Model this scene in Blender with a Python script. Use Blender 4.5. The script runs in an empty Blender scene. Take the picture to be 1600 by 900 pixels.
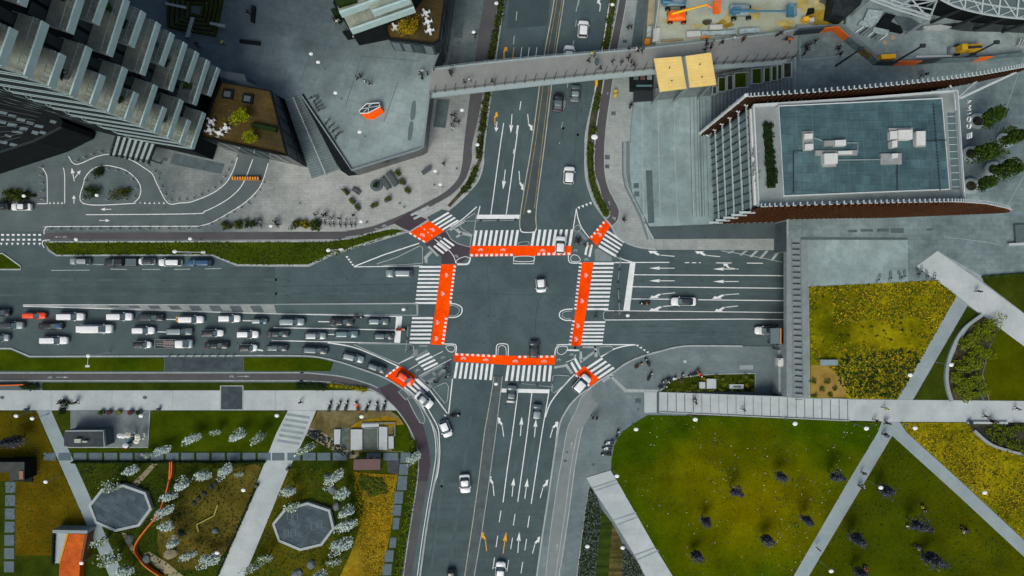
import bpy, bmesh, math, random
from mathutils import Vector, Matrix
from mathutils.geometry import delaunay_2d_cdt
random.seed(7)
scene = bpy.context.scene
col = scene.collection
S = 8.0      # plan units of the survey sheet per metre
H = 120.0    # height of the viewpoint over the street
DK = 5.6     # level of the raised plazas, footbridge and eastern park

def P(px, py, *zz):
    """survey-sheet point at level z -> world"""
    z = zz[-1] if zz else 0.0
    k = (H - z) / H / S
    return Vector(((px - 800) * k, (450 - py) * k, z))

def sstep(a, b, x):
    t = min(1, max(0, (x - a) / (b - a)))
    return t * t * (3 - 2 * t)

def park_z(px, py):
    return 0.14 + (DK - 0.14) * sstep(1060, 1325, px)

# ------------------------------------------------------------------ materials
def cool(c):
    """the stone, asphalt and metal greys of this place lean to a cool blue-green"""
    mx, mn = max(c), min(c)
    if mx <= 0 or (mx - mn) / mx > .34: return tuple(c)
    l = sum(c) / 3; t = 1 - sstep(.2, .6, l) * .75
    return (c[0]*(1-.09*t), c[1]*(1+.045*t), c[2]*(1+.065*t))
MATS = {}
def mat(name, c, rough=0.85, amt=0.25, big=0.08, fine=1.6, c2=None, spec=0.1, metal=0.0, bump=0.0, tile=None, spots=None, streak=None, thresh=(0.35, 0.65), patch=None):
    """procedural surface: base colour, broad and fine mottling, optional second colour, joints, spots"""
    if name in MATS: return MATS[name]
    c = cool(c); c2 = cool(c2) if c2 else None
    m = bpy.data.materials.new(name); m.use_nodes = True
    nt = m.node_tree; N = nt.nodes; L = nt.links
    b = N['Principled BSDF']
    b.inputs['Roughness'].default_value = rough
    b.inputs['Metallic'].default_value = metal
    b.inputs['Specular IOR Level'].default_value = spec
    geo = N.new('ShaderNodeTexCoord').outputs['Object'] if False else N.new('ShaderNodeNewGeometry').outputs['Position']
    def noise(scale, detail=4, rough_=0.6, vec=geo):
        n = N.new('ShaderNodeTexNoise'); n.inputs['Scale'].default_value = scale
        n.inputs['Detail'].default_value = detail; n.inputs['Roughness'].default_value = rough_
        L.new(vec, n.inputs['Vector']); return n.outputs['Fac']
    def maprange(v, a, bb, lo, hi):
        n = N.new('ShaderNodeMapRange'); n.inputs[1].default_value = a; n.inputs[2].default_value = bb
        n.inputs[3].default_value = lo; n.inputs[4].default_value = hi; L.new(v, n.inputs[0]); return n.outputs[0]
    def mix(fac, a, bcol, mode='MIX'):
        n = N.new('ShaderNodeMix'); n.data_type = 'RGBA'; n.blend_type = mode
        if isinstance(fac, (int, float)): n.inputs[0].default_value = fac
        else: L.new(fac, n.inputs[0])
        for sock, v in ((n.inputs[6], a), (n.inputs[7], bcol)):
            if isinstance(v, tuple): sock.default_value = (*v, 1)
            else: L.new(v, sock)
        return n.outputs[2]
    colr = tuple(c)
    if c2 is not None:
        fac = noise(big, 6, 0.65)
        if patch:   # a dry lawn patch, or shading painted into paving: centre and radii in metres, ragged border
            mp = N.new('ShaderNodeMapping'); mp.inputs['Location'].default_value = (-patch[0]/patch[2], -patch[1]/patch[3], 0); mp.inputs['Scale'].default_value = (1/patch[2], 1/patch[3], 0)
            L.new(geo, mp.inputs['Vector']); ln = N.new('ShaderNodeVectorMath'); ln.operation = 'LENGTH'; L.new(mp.outputs[0], ln.inputs[0])
            ad = N.new('ShaderNodeMath'); ad.operation = 'MULTIPLY_ADD'; L.new(ln.outputs['Value'], ad.inputs[0]); ad.inputs[1].default_value = -.38; L.new(fac, ad.inputs[2])
            n2 = noise(big*3.1, 5, .6); a2 = N.new('ShaderNodeMath'); a2.operation = 'MULTIPLY_ADD'; L.new(n2, a2.inputs[0]); a2.inputs[1].default_value = .35; L.new(ad.outputs[0], a2.inputs[2]); fac = a2.outputs[0]
        colr = mix(maprange(fac, thresh[0], thresh[1], 0, 1), tuple(c), tuple(c2))
    if amt:
        f1 = maprange(noise(big * 2.3 + 0.11, 5), 0.3, 0.7, 1 - amt, 1 + amt)
        f2 = maprange(noise(fine, 6, 0.75), 0.25, 0.75, 1 - amt * 0.9, 1 + amt * 0.9)
        mm = N.new('ShaderNodeMath'); mm.operation = 'MULTIPLY'; L.new(f1, mm.inputs[0]); L.new(f2, mm.inputs[1])
        cmb = N.new('ShaderNodeCombineColor')
        for i in range(3): L.new(mm.outputs[0], cmb.inputs[i])
        colr = mix(1.0, colr, cmb.outputs[0], 'MULTIPLY')
    if streak:  # worn wheel tracks / run-off: (angle, stretch, strength)
        ang, st, amt2 = streak
        mp = N.new('ShaderNodeMapping'); mp.inputs['Rotation'].default_value = (0, 0, ang); mp.inputs['Scale'].default_value = (0.02, st, 1)
        L.new(geo, mp.inputs['Vector'])
        f = maprange(noise(1.0, 3, 0.5, mp.outputs[0]), 0.35, 0.65, 1 - amt2, 1 + amt2)
        cmb = N.new('ShaderNodeCombineColor')
        for i in range(3): L.new(f, cmb.inputs[i])
        colr = mix(1.0, colr, cmb.outputs[0], 'MULTIPLY')
    if tile:   # (w, h, angle, joint strength, per-tile variation)
        w, h, ang, js, var = tile
        mp = N.new('ShaderNodeMapping'); mp.inputs['Rotation'].default_value = (0, 0, ang)
        L.new(geo, mp.inputs['Vector'])
        br = N.new('ShaderNodeTexBrick'); br.inputs['Scale'].default_value = 1.0
        br.inputs['Brick Width'].default_value = w; br.inputs['Row Height'].default_value = h
        br.inputs['Mortar Size'].default_value = 0.03
        br.inputs['Color1'].default_value = (1 - var, 1 - var, 1 - var, 1); br.inputs['Color2'].default_value = (1 + var, 1 + var, 1 + var, 1)
        br.inputs['Mortar'].default_value = (1 - js, 1 - js, 1 - js, 1)
        L.new(mp.outputs[0], br.inputs['Vector'])
        colr = mix(1.0, colr, br.outputs['Color'], 'MULTIPLY')
    if spots:  # (scale, colour, threshold)
        sc, sc_col, th = spots
        v = noise(sc, 2, 0.5)
        colr = mix(maprange(v, th, th + 0.05, 0, 1), colr, tuple(sc_col))
    if isinstance(colr, tuple): b.inputs['Base Color'].default_value = (*colr, 1)
    else: L.new(colr, b.inputs['Base Color'])
    if bump:
        bn = N.new('ShaderNodeBump'); bn.inputs['Strength'].default_value = bump; bn.inputs['Distance'].default_value = 0.15
        L.new(noise(fine * 1.3, 6, 0.7), bn.inputs['Height']); L.new(bn.outputs[0], b.inputs['Normal'])
    MATS[name] = m
    return m

def plain(name, c, rough=0.5, spec=0.4, metal=0.0, amt=0.08, coat=0.0):
    m = mat(name, c, rough, amt, 0.6, 4.0, spec=spec, metal=metal)
    m.node_tree.nodes['Principled BSDF'].inputs['Coat Weight'].default_value = coat
    return m

# ------------------------------------------------------------------ objects
def tag(o, label=None, cat=None, group=None, kind=None):
    if label: o['label'] = label
    if cat: o['category'] = cat
    if group: o['group'] = group
    if kind: o['kind'] = kind
    return o

def link(name, bm, mats, parent=None, origin=None, smooth=False):
    me = bpy.data.meshes.new(name)
    bmesh.ops.recalc_face_normals(bm, faces=bm.faces[:])
    if origin is not None:
        bmesh.ops.translate(bm, verts=bm.verts[:], vec=-Vector(origin))
    bm.to_mesh(me); bm.free()
    if not isinstance(mats, (list, tuple)): mats = [mats]
    for m in mats: me.materials.append(m)
    if smooth:
        for p in me.polygons: p.use_smooth = True
    o = bpy.data.objects.new(name, me); col.objects.link(o)
    if origin is not None: o.location = origin
    if parent is not None: o.parent = parent
    return o

def mesh_origin(bm):
    xs = [v.co for v in bm.verts]
    c = sum(xs, Vector()) / max(1, len(xs)); c.z = min(v.z for v in xs)
    return c

def solo(name, bm, mats, label, cat, group=None, smooth=False):
    """a thing that is one mesh, origin at its base"""
    return tag(link(name, bm, mats, origin=mesh_origin(bm), smooth=smooth), label, cat, group)

def struct(name, bm, mats):
    return tag(link(name, bm, mats), kind='structure')

def empty(name, loc, label, cat, group=None, rz=0.0, scale=(1, 1, 1)):
    o = bpy.data.objects.new(name, None); col.objects.link(o)
    o.location = loc; o.rotation_euler = (0, 0, rz); o.scale = scale
    o.empty_display_size = 0.3
    return tag(o, label, cat, group)

def copy_tree(o, parent=None):
    c = o.copy(); col.objects.link(c)
    if parent is not None:
        c.parent = parent
    for ch in KIDS.get(o.name, ()): 
        k = copy_tree(ch, c)
        KIDS.setdefault(c.name, []).append(k)
    return c
KIDS = {}
def kid(parent, o):
    KIDS.setdefault(parent.name, []).append(o); return o
def part(name, bm, mats, parent, smooth=False):
    return kid(parent, link(name, bm, mats, parent=parent, smooth=smooth))

# ------------------------------------------------------------------ shapes
def smooth_line(pts, n=6, closed=False):
    pts = [Vector((p[0], p[1], p[2] if len(p) > 2 else 0)) for p in pts]
    if len(pts) < 3: return [tuple(p) for p in pts]
    out = []
    m = len(pts)
    rng = range(m if closed else m - 1)
    for i in rng:
        if closed: p0, p1, p2, p3 = pts[(i-1) % m], pts[i], pts[(i+1) % m], pts[(i+2) % m]
        else: p0, p1, p2, p3 = pts[max(i-1, 0)], pts[i], pts[i+1], pts[min(i+2, m-1)]
        for k in range(n):
            t = k / n
            out.append(tuple(0.5 * ((2*p1) + (p2-p0)*t + (2*p0-5*p1+4*p2-p3)*t*t + (3*p1-p0-3*p2+p3)*t*t*t)))
    if not closed: out.append(tuple(pts[-1]))
    return out

def zof(z, px, py): return z(px, py) if callable(z) else z

def add_sheet(bm, poly, z, dz=0.0, cut=None, thick=None):
    """flat or terrain-following sheet from a survey polygon; thick gives it sides down by that much"""
    tb = bmesh.new()
    cv, _, cf, _, _, _ = delaunay_2d_cdt([Vector((p[0], p[1])) for p in poly], [], [list(range(len(poly)))], 1, 1e-4)
    vs = [tb.verts.new((v.x, v.y, 0)) for v in cv]
    for f in cf:
        try: tb.faces.new([vs[i] for i in f])
        except ValueError: pass
    if cut:
        for x in cut:
            bmesh.ops.bisect_plane(tb, geom=tb.verts[:] + tb.edges[:] + tb.faces[:], plane_co=(x, 0, 0), plane_no=(1, 0, 0))
    vmap = {}
    for v in tb.verts:
        vmap[v] = bm.verts.new(P(v.co.x, v.co.y, zof(z, v.co.x, v.co.y) + dz))
    faces = []
    for f in tb.faces:
        faces.append(bm.faces.new([vmap[v] for v in f.verts]))
    if thick:
        for e in [e for e in tb.edges if len(e.link_faces) == 1]:
            a, b = vmap[e.verts[0]], vmap[e.verts[1]]
            a2 = bm.verts.new(a.co - Vector((0, 0, thick))); b2 = bm.verts.new(b.co - Vector((0, 0, thick)))
            bm.faces.new((a, b, b2, a2))
    tb.free()
    return faces

def add_ribbon(bm, pts, w, z, closed=False, h=0.0):
    """strip of width w (survey units) along a line, optionally raised by h with sides"""
    n = len(pts); L, R = [], []
    for i, p in enumerate(pts):
        a = pts[(i - 1) % n] if closed or i > 0 else p
        b = pts[(i + 1) % n] if closed or i < n - 1 else p
        d = Vector((b[0] - a[0], b[1] - a[1])); d = d.normalized() if d.length > 1e-6 else Vector((1, 0))
        nn = Vector((-d.y, d.x)) * w / 2
        zz = zof(z, p[0], p[1])
        L.append(P(p[0] + nn.x, p[1] + nn.y, zz)); R.append(P(p[0] - nn.x, p[1] - nn.y, zz))
    vl = [bm.verts.new(v) for v in L]; vr = [bm.verts.new(v) for v in R]
    m = n if closed else n - 1
    for i in range(m):
        j = (i + 1) % n
        bm.faces.new((vl[i], vl[j], vr[j], vr[i]))
    if h:
        dl = [bm.verts.new(v - Vector((0, 0, h))) for v in L]; dr = [bm.verts.new(v - Vector((0, 0, h))) for v in R]
        for i in range(m):
            j = (i + 1) % n
            bm.faces.new((vl[i], dl[i], dl[j], vl[j])); bm.faces.new((vr[i], vr[j], dr[j], dr[i]))
        if not closed:
            for i in (0, n - 1): bm.faces.new((vl[i], vr[i], dr[i], dl[i]))

def add_box(bm, c, s, rz=0.0, mi=0, taper=1.0):
    """box centred in plan at c with its base at c.z, size s"""
    cx, cy, cz = c; x, y, z = s[0] / 2, s[1] / 2, s[2]
    ca, sa = math.cos(rz), math.sin(rz)
    vs = []
    for zz, t in ((0, 1.0), (z, taper)):
        for a, b in ((-x, -y), (x, -y), (x, y), (-x, y)):
            a *= t; b *= t
            vs.append(bm.verts.new((cx + a*ca - b*sa, cy + a*sa + b*ca, cz + zz)))
    for f in ((3,2,1,0), (4,5,6,7), (0,1,5,4), (1,2,6,5), (2,3,7,6), (3,0,4,7)):
        bm.faces.new([vs[i] for i in f]).material_index = mi
    return vs

def add_tube(bm, pts, r, sides=6, mi=0, cap=True):
    """tube through world points; r number or list"""
    pts = [Vector(p) for p in pts]; rings = []
    for i, p in enumerate(pts):
        d = (pts[min(i+1, len(pts)-1)] - pts[max(i-1, 0)])
        d = d.normalized() if d.length > 1e-9 else Vector((0, 0, 1))
        u = d.cross(Vector((0, 0, 1)) if abs(d.z) < 0.9 else Vector((1, 0, 0))).normalized(); v = d.cross(u)
        rr = r[i] if isinstance(r, (list, tuple)) else r
        rings.append([bm.verts.new(p + (u*math.cos(2*math.pi*k/sides) + v*math.sin(2*math.pi*k/sides))*rr) for k in range(sides)])
    for i in range(len(rings)-1):
        for k in range(sides):
            bm.faces.new((rings[i][k], rings[i][(k+1) % sides], rings[i+1][(k+1) % sides], rings[i+1][k])).material_index = mi
    if cap:
        bm.faces.new(rings[0]).material_index = mi; bm.faces.new(rings[-1][::-1]).material_index = mi

def add_lathe(bm, c, prof, sides=12, mi=0, sx=1.0, sy=1.0):
    """turned shape, prof = [(r, z)...] about the vertical through c"""
    rings = []
    for r, z in prof:
        rings.append([bm.verts.new((c[0] + sx*r*math.cos(2*math.pi*k/sides), c[1] + sy*r*math.sin(2*math.pi*k/sides), c[2] + z)) for k in range(sides)])
    for i in range(len(rings)-1):
        for k in range(sides):
            bm.faces.new((rings[i][k], rings[i][(k+1) % sides], rings[i+1][(k+1) % sides], rings[i+1][k])).material_index = mi
    bm.faces.new(rings[0][::-1]).material_index = mi; bm.faces.new(rings[-1]).material_index = mi

def add_prism(bm, poly, z1, z0, mi=0, side_mi=None):
    """solid block: survey polygon at level z1, walls straight down to z0"""
    top = [bm.verts.new(P(p[0], p[1], z1)) for p in poly]
    bot = [bm.verts.new((v.co.x, v.co.y, z0)) for v in top]
    bm.faces.new(top).material_index = mi
    n = len(poly)
    for i in range(n):
        bm.faces.new((top[i], bot[i], bot[(i+1) % n], top[(i+1) % n])).material_index = mi if side_mi is None else side_mi
    bm.faces.new(bot[::-1]).material_index = mi

def add_leaves(bm, c, rad, n, size, mi=0, shell=0.35, rnd=random, mats=1):
    """leaf-sized faces spread through a lumpy volume"""
    lumps = [(Vector((rnd.uniform(-.6, .6)*rad[0], rnd.uniform(-.6, .6)*rad[1], rnd.uniform(-.6, .6)*rad[2])), rnd.uniform(.35, .65)) for _ in range(7)]
    for _ in range(n):
        lc, lr = rnd.choice(lumps)
        d = Vector((rnd.gauss(0, 1), rnd.gauss(0, 1), rnd.gauss(0, 1))).normalized() * (rnd.random() ** shell)
        p = Vector(c) + lc + Vector((d.x*rad[0], d.y*rad[1], d.z*rad[2])) * lr
        u = Vector((rnd.gauss(0, 1), rnd.gauss(0, 1), rnd.gauss(0, .5))).normalized()
        v = u.cross(Vector((rnd.gauss(0, .5), rnd.gauss(0, .5), 1)).normalized()).normalized()
        s = size * rnd.uniform(.6, 1.4)
        q = [bm.verts.new(p + u*s), bm.verts.new(p + v*s*.6), bm.verts.new(p - u*s), bm.verts.new(p - v*s*.6)]
        bm.faces.new(q).material_index = mi + (rnd.randrange(mats) if mats > 1 else 0)

ORD = ['first','second','third','fourth','fifth','sixth','seventh','eighth','ninth','tenth','eleventh','twelfth','thirteenth','fourteenth','fifteenth','sixteenth','seventeenth','eighteenth','nineteenth','twentieth']
def lerp2(a, b, t): return (a[0] + (b[0]-a[0])*t, a[1] + (b[1]-a[1])*t)
def inpoly(x, y, poly):
    r = False; j = len(poly) - 1
    for i in range(len(poly)):
        xi, yi, xj, yj = poly[i][0], poly[i][1], poly[j][0], poly[j][1]
        if (yi > y) != (yj > y) and x < (xj-xi)*(y-yi)/(yj-yi) + xi: r = not r
        j = i
    return r
# ------------------------------------------------------------------ palette of the setting
M_asphalt = mat('asphalt', (.062, .084, .088), .9, .17, .05, 2.2, c2=(.079, .103, .107), bump=.15)
M_asphalt_old = mat('asphalt_old', (.074, .096, .098), .92, .16, .06, 2.0, c2=(.060, .078, .082), bump=.15, streak=(0.0, .9, .08))
M_asphalt_new = mat('asphalt_new', (.052, .070, .074), .88, .12, .06, 2.2, bump=.12)
M_island = mat('island_asphalt', (.085, .112, .114), .9, .12, .1, 2.0)
M_cycle = mat('cycle_asphalt', (.086, .078, .080), .9, .12, .06, 2.0)
M_cycle_purple = mat('cycle_resin', (.064, .047, .056), .9, .12, .07, 2.0)
M_kerb = mat('kerb_stone', (.34, .35, .34), .85, .18, .3, 3.0)
M_pave_light = mat('granite_setts', (.325, .322, .302), .88, .16, .06, 1.8, c2=(.235, .25, .243), tile=(1.6, .55, 0, .12, .05))
M_pave_grey = mat('grey_paving', (.120, .143, .147), .88, .16, .07, 1.8, c2=(.175, .198, .200), tile=(1.6, .8, 0, .1, .04))
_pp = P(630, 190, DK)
M_plaza = mat('plaza_stone', (.092, .112, .120), .8, .18, .035, 1.2, c2=(.262, .300, .296), tile=(2.2, 2.2, .25, .22, .07), thresh=(.10, .62), patch=(_pp.x, _pp.y, 21, 15))  # tower shade and corner dimming painted into the stone, paler to the south-east
M_plaza_e = mat('plaza_stone_east', (.125, .155, .157), .82, .24, .05, 1.1, c2=(.215, .255, .252), tile=(1.8, .9, 0, .2, .08))
M_fore = mat('forecourt_stone', (.195, .240, .243), .82, .20, .05, 1.0, c2=(.29, .345, .342), tile=(3.2, 8, .06, .18, .05))
M_walk = mat('walkway_concrete', (.44, .465, .458), .85, .10, .06, 1.5, c2=(.37, .395, .395), tile=(2.0, 2.0, 0, .06, .025))
M_walk_grey = mat('grey_walk_concrete', (.265, .295, .30), .85, .10, .07, 1.5, tile=(2.5, 2.5, .5, .06, .02))
M_deck = mat('bridge_deck', (.235, .222, .208), .85, .09, .06, 1.2, tile=(3, 50, .1, .05, .02))
M_concrete = mat('fair_concrete', (.27, .285, .285), .85, .15, .2, 1.5)
M_conc_dark = mat('dark_concrete', (.088, .108, .114), .85, .18, .2, 1.5)
M_slate = mat('slate_paving', (.052, .064, .072), .7, .2, .3, 2.0, tile=(1.3, 1.3, 0, .25, .18))
M_slab_blue = mat('bluestone_slab', (.105, .132, .150), .75, .15, .5, 2.0, tile=(.7, .7, 0, .12, .06))
M_white = mat('white_marking', (.70, .72, .71), .7, .10, .3, 3.0)
M_white_worn = mat('worn_marking', (.36, .38, .38), .8, .25, .3, 3.0)
M_cream = mat('cream_kerb_paint', (.38, .36, .29), .8, .2, .3, 2.0)
M_orange = mat('orange_resin', (1.0, .088, .0005), .85, .2, .12, 2.0, c2=(.80, .050, .002), spec=.02, spots=(2.3, (.50,.065,.012), .66))
M_yellow_mark = mat('yellow_marking', (.72, .36, .02), .75, .12, .3, 3.0)
M_grass = mat('lawn_grass', (.022, .046, .002), .95, .30, .07, 2.6, c2=(.050, .072, .002), spec=.0, bump=.35)
M_grass_dark = mat('lawn_grass_dark', (.020, .038, .004), .95, .32, .09, 2.6, c2=(.036, .050, .004), spec=.0, bump=.35)
_pc = P(1170, 795, 2.0)
M_lawn = mat('park_lawn', (.032, .066, .0008), 1.0, .30, .035, 2.4, c2=(.124, .114, .0006), spec=.0, bump=.3, thresh=(.17, .66), patch=(_pc.x, _pc.y, 21, 12.5))
M_lawn_brown = mat('dry_lawn', (.105, .072, .003), .95, .28, .05, 2.2, c2=(.060, .052, .003), spec=.0, bump=.35)
M_lawn_olive = mat('playground_lawn', (.040, .042, .005), .95, .26, .05, 2.2, c2=(.110, .088, .016), spec=.0, bump=.35, thresh=(.45, .62))
M_meadow = mat('flower_meadow', (.21, .185, .004), .95, .42, .055, 1.3, c2=(.085, .095, .002), spec=.0, bump=.6, spots=(1.2, (.035, .042, .004), .62), thresh=(.46, .62))
M_meadow_gold = mat('golden_meadow', (.30, .18, .007), .95, .36, .08, 1.6, c2=(.16, .125, .012), spec=.0, bump=.6, spots=(1.3, (.04, .04, .005), .64))
M_soil = mat('planting_soil', (.085, .075, .05), .95, .4, .2, 2.0, c2=(.035, .045, .02), bump=.6)
M_gravelbed = mat('grey_planting', (.085, .100, .080), .95, .5, .3, 2.4, c2=(.05, .062, .045), bump=.8)
M_sand = mat('sandy_gravel', (.30, .27, .17), .95, .25, .2, 2.0, c2=(.17, .15, .09), bump=.4)
M_site = mat('site_slab', (.40, .39, .27), .9, .16, .05, 1.2, c2=(.32, .345, .30), spots=None)
M_site_stain = mat('ochre_clay_stain', (.42, .31, .04), .9, .3, .1, 1.2, c2=(.20, .14, .02))
M_dirt = mat('dark_site_dirt', (.05, .055, .05), .95, .4, .1, 1.5, c2=(.12, .10, .05))

# ------------------------------------------------------------------ base: asphalt everywhere, pavements stand 12 cm proud
bm = bmesh.new()
R_ = 3000
vs = [bm.verts.new(v) for v in ((-R_, -R_, -.02), (R_, -R_, -.02), (R_, R_, -.02), (-R_, R_, -.02))]; bm.faces.new(vs)
struct('ground', bm, mat('far_ground', (.14, .15, .14), .9, .3, .01, .2, c2=(.06, .08, .04)))

_J = [0]
def jit():
    _J[0] = (_J[0] + 5) % 17
    return _J[0] * .00035

def sheet_obj(name, poly, z, m, dz=0.0, cut=None, thick=None, sm=False):
    if sm: poly = smooth_line(poly, 5, True)
    bm = bmesh.new(); add_sheet(bm, poly, z, dz, cut, thick); return struct(name, bm, m)

sheet_obj('road', [(-260,330),(1262,330),(1262,620),(1000,1060),(560,1060),(560,640),(-260,640)], 0, M_asphalt)
sheet_obj('road', [(640,330),(1000,330),(1010,-260),(640,-260)], 0, M_asphalt)
# surface patches of the carriageways
for name, pl, m in (
    ('road_patch', [(-260,417),(429,417),(429,477),(-260,477)], M_asphalt_old),
    ('road_patch', [(-260,478),(150,490),(429,490),(429,556),(-260,556)], mat('asphalt_mid', (.075,.096,.098), .9, .14, .05, 2.0, bump=.15)),
    ('road_patch', [(1044,391),(1262,391),(1262,487),(1044,487)], M_asphalt_old),
    ('road_patch', [(1160,499),(1262,499),(1262,541),(1160,541)], mat('asphalt_mid', (0,0,0))),
    ('road_patch', [(676,752),(745,757),(712,1060),(560,1060),(652,900),(668,800)], M_asphalt_old),
    ('road_patch', [(757,760),(857,767),(822,1060),(718,1060)], M_asphalt_old),
    ('road_patch', [(862,190),(918,205),(916,222),(856,215)], mat('asphalt_mid', (0,0,0))),
    ('road_patch', [(800,-60),(862,-60),(856,40),(792,45)], M_asphalt_new),
    ('road_patch', [(66,360),(-60,360),(-60,400),(30,416.5),(87,402),(70,388)], mat('asphalt_mid', (0,0,0)))):
    sheet_obj(name, pl, .004, m)

# ------------------------------------------------------------------ north-west pavement block
ROAD_NW = [(830,-260),(797,-60),(788,0),(775,90),(757,225),(755,257),(747,282),(732,300),(717,315),(700,329),(690,327),(667,339),(671,345),(638.6,363.5),(634,364),
           (590,377.5),(520,399),(482,417),(370,416),(330,400),(87,401),(74,392),(68,380),(68,355),(-260,355),(-260,-260)]
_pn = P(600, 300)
M_pave_nw = mat('forecourt_setts', (.105,.125,.127), .88, .14, .05, 1.8, c2=(.345,.335,.315), tile=(1.6, .55, 0, .16, .06), thresh=(.0, .42), patch=(_pn.x, _pn.y, 25, 20))  # corner dimming towards the west is painted into the setts colour
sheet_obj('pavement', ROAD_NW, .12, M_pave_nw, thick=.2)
cyc = [(800,-60),(779,0),(752,160),(738,225),(737,250),(727,280),(708,302),(680,319),(655,331),(640,340),(602,355),(575,364),(540,370),(500,374),(69,374)]
cyc_top = [(770,-60),(756,0),(733,160),(725,225),(722,257),(715,280),(695,300),(665,317),(640,330),(600,347),(575,355),(540,360.5),(500,362),(69,363.5)]
sheet_obj('cycle_path', smooth_line(cyc_top, 5) + smooth_line(cyc, 5)[::-1], .126, M_cycle)
sheet_obj('cycle_path', [(614,348),(640,331),(668,343),(640,361),(632,358),(624,354)], .130, M_cycle_purple)
grass_nw = [(70,378),(512,377),(550,372),(575,365),(600,359),(615,356.5),(626,358),(632,362),(590,374),(520,396),(481,414.5),(371,414),(331,398.5),(88,399),(76,391)]
sheet_obj('lawn', grass_nw, .15, M_grass)
def kerb(pts, w=2.2, z=.15, h=.17, closed=False, m=None, sm=0):
    if sm: pts = smooth_line(pts, sm, closed)
    bm = bmesh.new(); add_ribbon(bm, pts, w, z + jit(), closed, h); return struct('kerb', bm, m or M_kerb)
kerb(grass_nw, 2.4, .17, .19, True)
kerb(smooth_line(ROAD_NW[1:10], 5), 2.2, .14, .16)
# service road of the drop-off
serv = [(-260,318),(73,318),(73,285),(70,270),(66,258),(99,258),(101,275),(101,290),(104,262),(109,243),(119,257),(150,245),(170,241),(190,243),(208,250),(225,262),(238,272),(245,287),(262,317),
        (282,317),(300,315),(316,309),(332,302),(344,294),(354,285),(361,273),(366,260),(371,240),(424,240),(419,257),(410,284),(400,300),(391,309),(382,317),(372,324),(362,330),(348,339),(332,347),(322,351),(312,353.5),(300,354.5),(75,354.5),(68,357),(68,361.5),(-260,361.5)]
sheet_obj('service_road', serv, .124, mat('service_asphalt', (.112,.128,.130), .9, .12, .06, 2.0, c2=(.095,.110,.112)))
loop_in = [(130,318),(131,285),(134,276),(140,268),(147,263),(155,260),(167,258.5),(185,262),(196,266),(206,273),(214,281),(219,290),(220,299),(217,309),(210,316),(205,318)]
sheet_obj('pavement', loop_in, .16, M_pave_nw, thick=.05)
sheet_obj('island', [(-60,392),(4,396),(31,415),(31,420),(-60,420)], .12, M_grass, thick=.14)
kerb([(-60,392),(4,396),(32,416),(32,421),(-60,421)], 2.2, .16, .18)
# hedge strip soil along the north road, west side
hs = [(790,-60),(782,0),(766,90),(750,225),(749,245),(738,270),(722,295),(699,321),(703,324),(726,300),(742,276),(753,250),(755,225),(770,100),(787,0),(796,-60)]
sheet_obj('planting_bed', hs, .135, M_soil)
# dark floor gratings of the north-west pavement
for pl in ([(272,239),(351,256),(346,272),(265,256)], [(712,-20),(731,-20),(722,60),(709,58)], [(706,72),(720,73),(716,103),(700,102)], [(683,155),(703,155),(696,200),(677,198)]):
    bm = bmesh.new(); add_sheet(bm, pl, .128); struct('floor_grating', bm, M_conc_dark)

# ------------------------------------------------------------------ north-east pavement
ROAD_NE = [(972,-260),(957,-20),(953,0),(942,72),(930,140),(916,205),(914.5,230),(914,255),(916,280),(925,310),(934,326),(945,341),(955,353),(962,366),(975,377),(987,383),(1000,386.5),(1025,390),(1262,391),(1262,330),(1300,330),(1300,-260)]
sheet_obj('pavement', ROAD_NE, .12, M_pave_light, thick=.2)
kerb(smooth_line(ROAD_NE[1:18], 4), 2.4, .14, .16)
cyc_e = [(985,-60),(979,0),(966,72),(957,130),(948,190),(945,225),(944,250),(946,275),(952,297),(965,322),(967.5,334),(964,346),(955,353)]
cyc_w = [(974,-60),(967,0),(953,72),(943,130),(933,190),(930,225),(929,250),(930,270),(936,290),(941,308),(949,325),(952,333),(950,340),(946,343)]
sheet_obj('cycle_path', smooth_line(cyc_e, 5) + smooth_line(cyc_w, 5)[::-1], .126, M_cycle)
he = [(963,-60),(951,0),(939,75),(927,150),(919,205),(917.5,230),(917.5,255),(919.5,280),(928,308),(939,328),(947,340),(951,337),(950,329),(938,308),(930,288),(927,268),(927.5,230),(931,195),(940,140),(950,75),(963,0),(972,-60)]
sheet_obj('planting_bed', he, .135, M_soil)
kerb([(974,-60),(967,0),(953,72),(943,130),(933,190),(929.5,225),(928.5,250),(930,272),(936,291),(941,309),(951,327),(953,335),(949,341)], 1.6, .15, .1, sm=4)
kerb([(985,-60),(979,0),(966,72),(957,130),(948,190),(945,225),(944.5,250),(946,275),(952,297),(965,322),(967.5,334),(964,346),(956,353)], 1.3, .14, .05, sm=4)
# forecourt one low flight above the pavement
fore = [(1262,344),(1012,352),(978,300),(974,280),(976,225),(981,165),(1000,158),(1130,146),(1262,130)]
sheet_obj('forecourt', [(1262,347),(1015,354),(988,300),(985,280),(986,200),(990,160),(1130,146),(1262,130)], .6, M_fore, thick=.6)
for i, o in enumerate((0, 4, 8, 12)):
    kerb([(973+o, 222),(973+o,270),(977+o,292),(988+o,314),(1001+o,340),(1012+o,374)] if o < 9 else [(973+o,222),(973+o,270),(977+o,292),(988+o,314),(1005+o,345)], 2.6, .2+.11*i, .2+.11*i, m=M_fore if i % 2 else mat('step_stone', (.15,.168,.17), .85, .12, .2, 2))
bm = bmesh.new(); add_sheet(bm, [(1009,266),(1019,266),(1022.5,348),(1012.5,349)], .606); struct('floor_grating', bm, M_conc_dark)
for pl in ([(990,286),(998,286),(998,294),(990,294)], [(991,299),(999,299),(999,307),(991,307)]):
    bm = bmesh.new(); add_sheet(bm, pl, .606); struct('floor_grating', bm, M_conc_dark)
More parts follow.
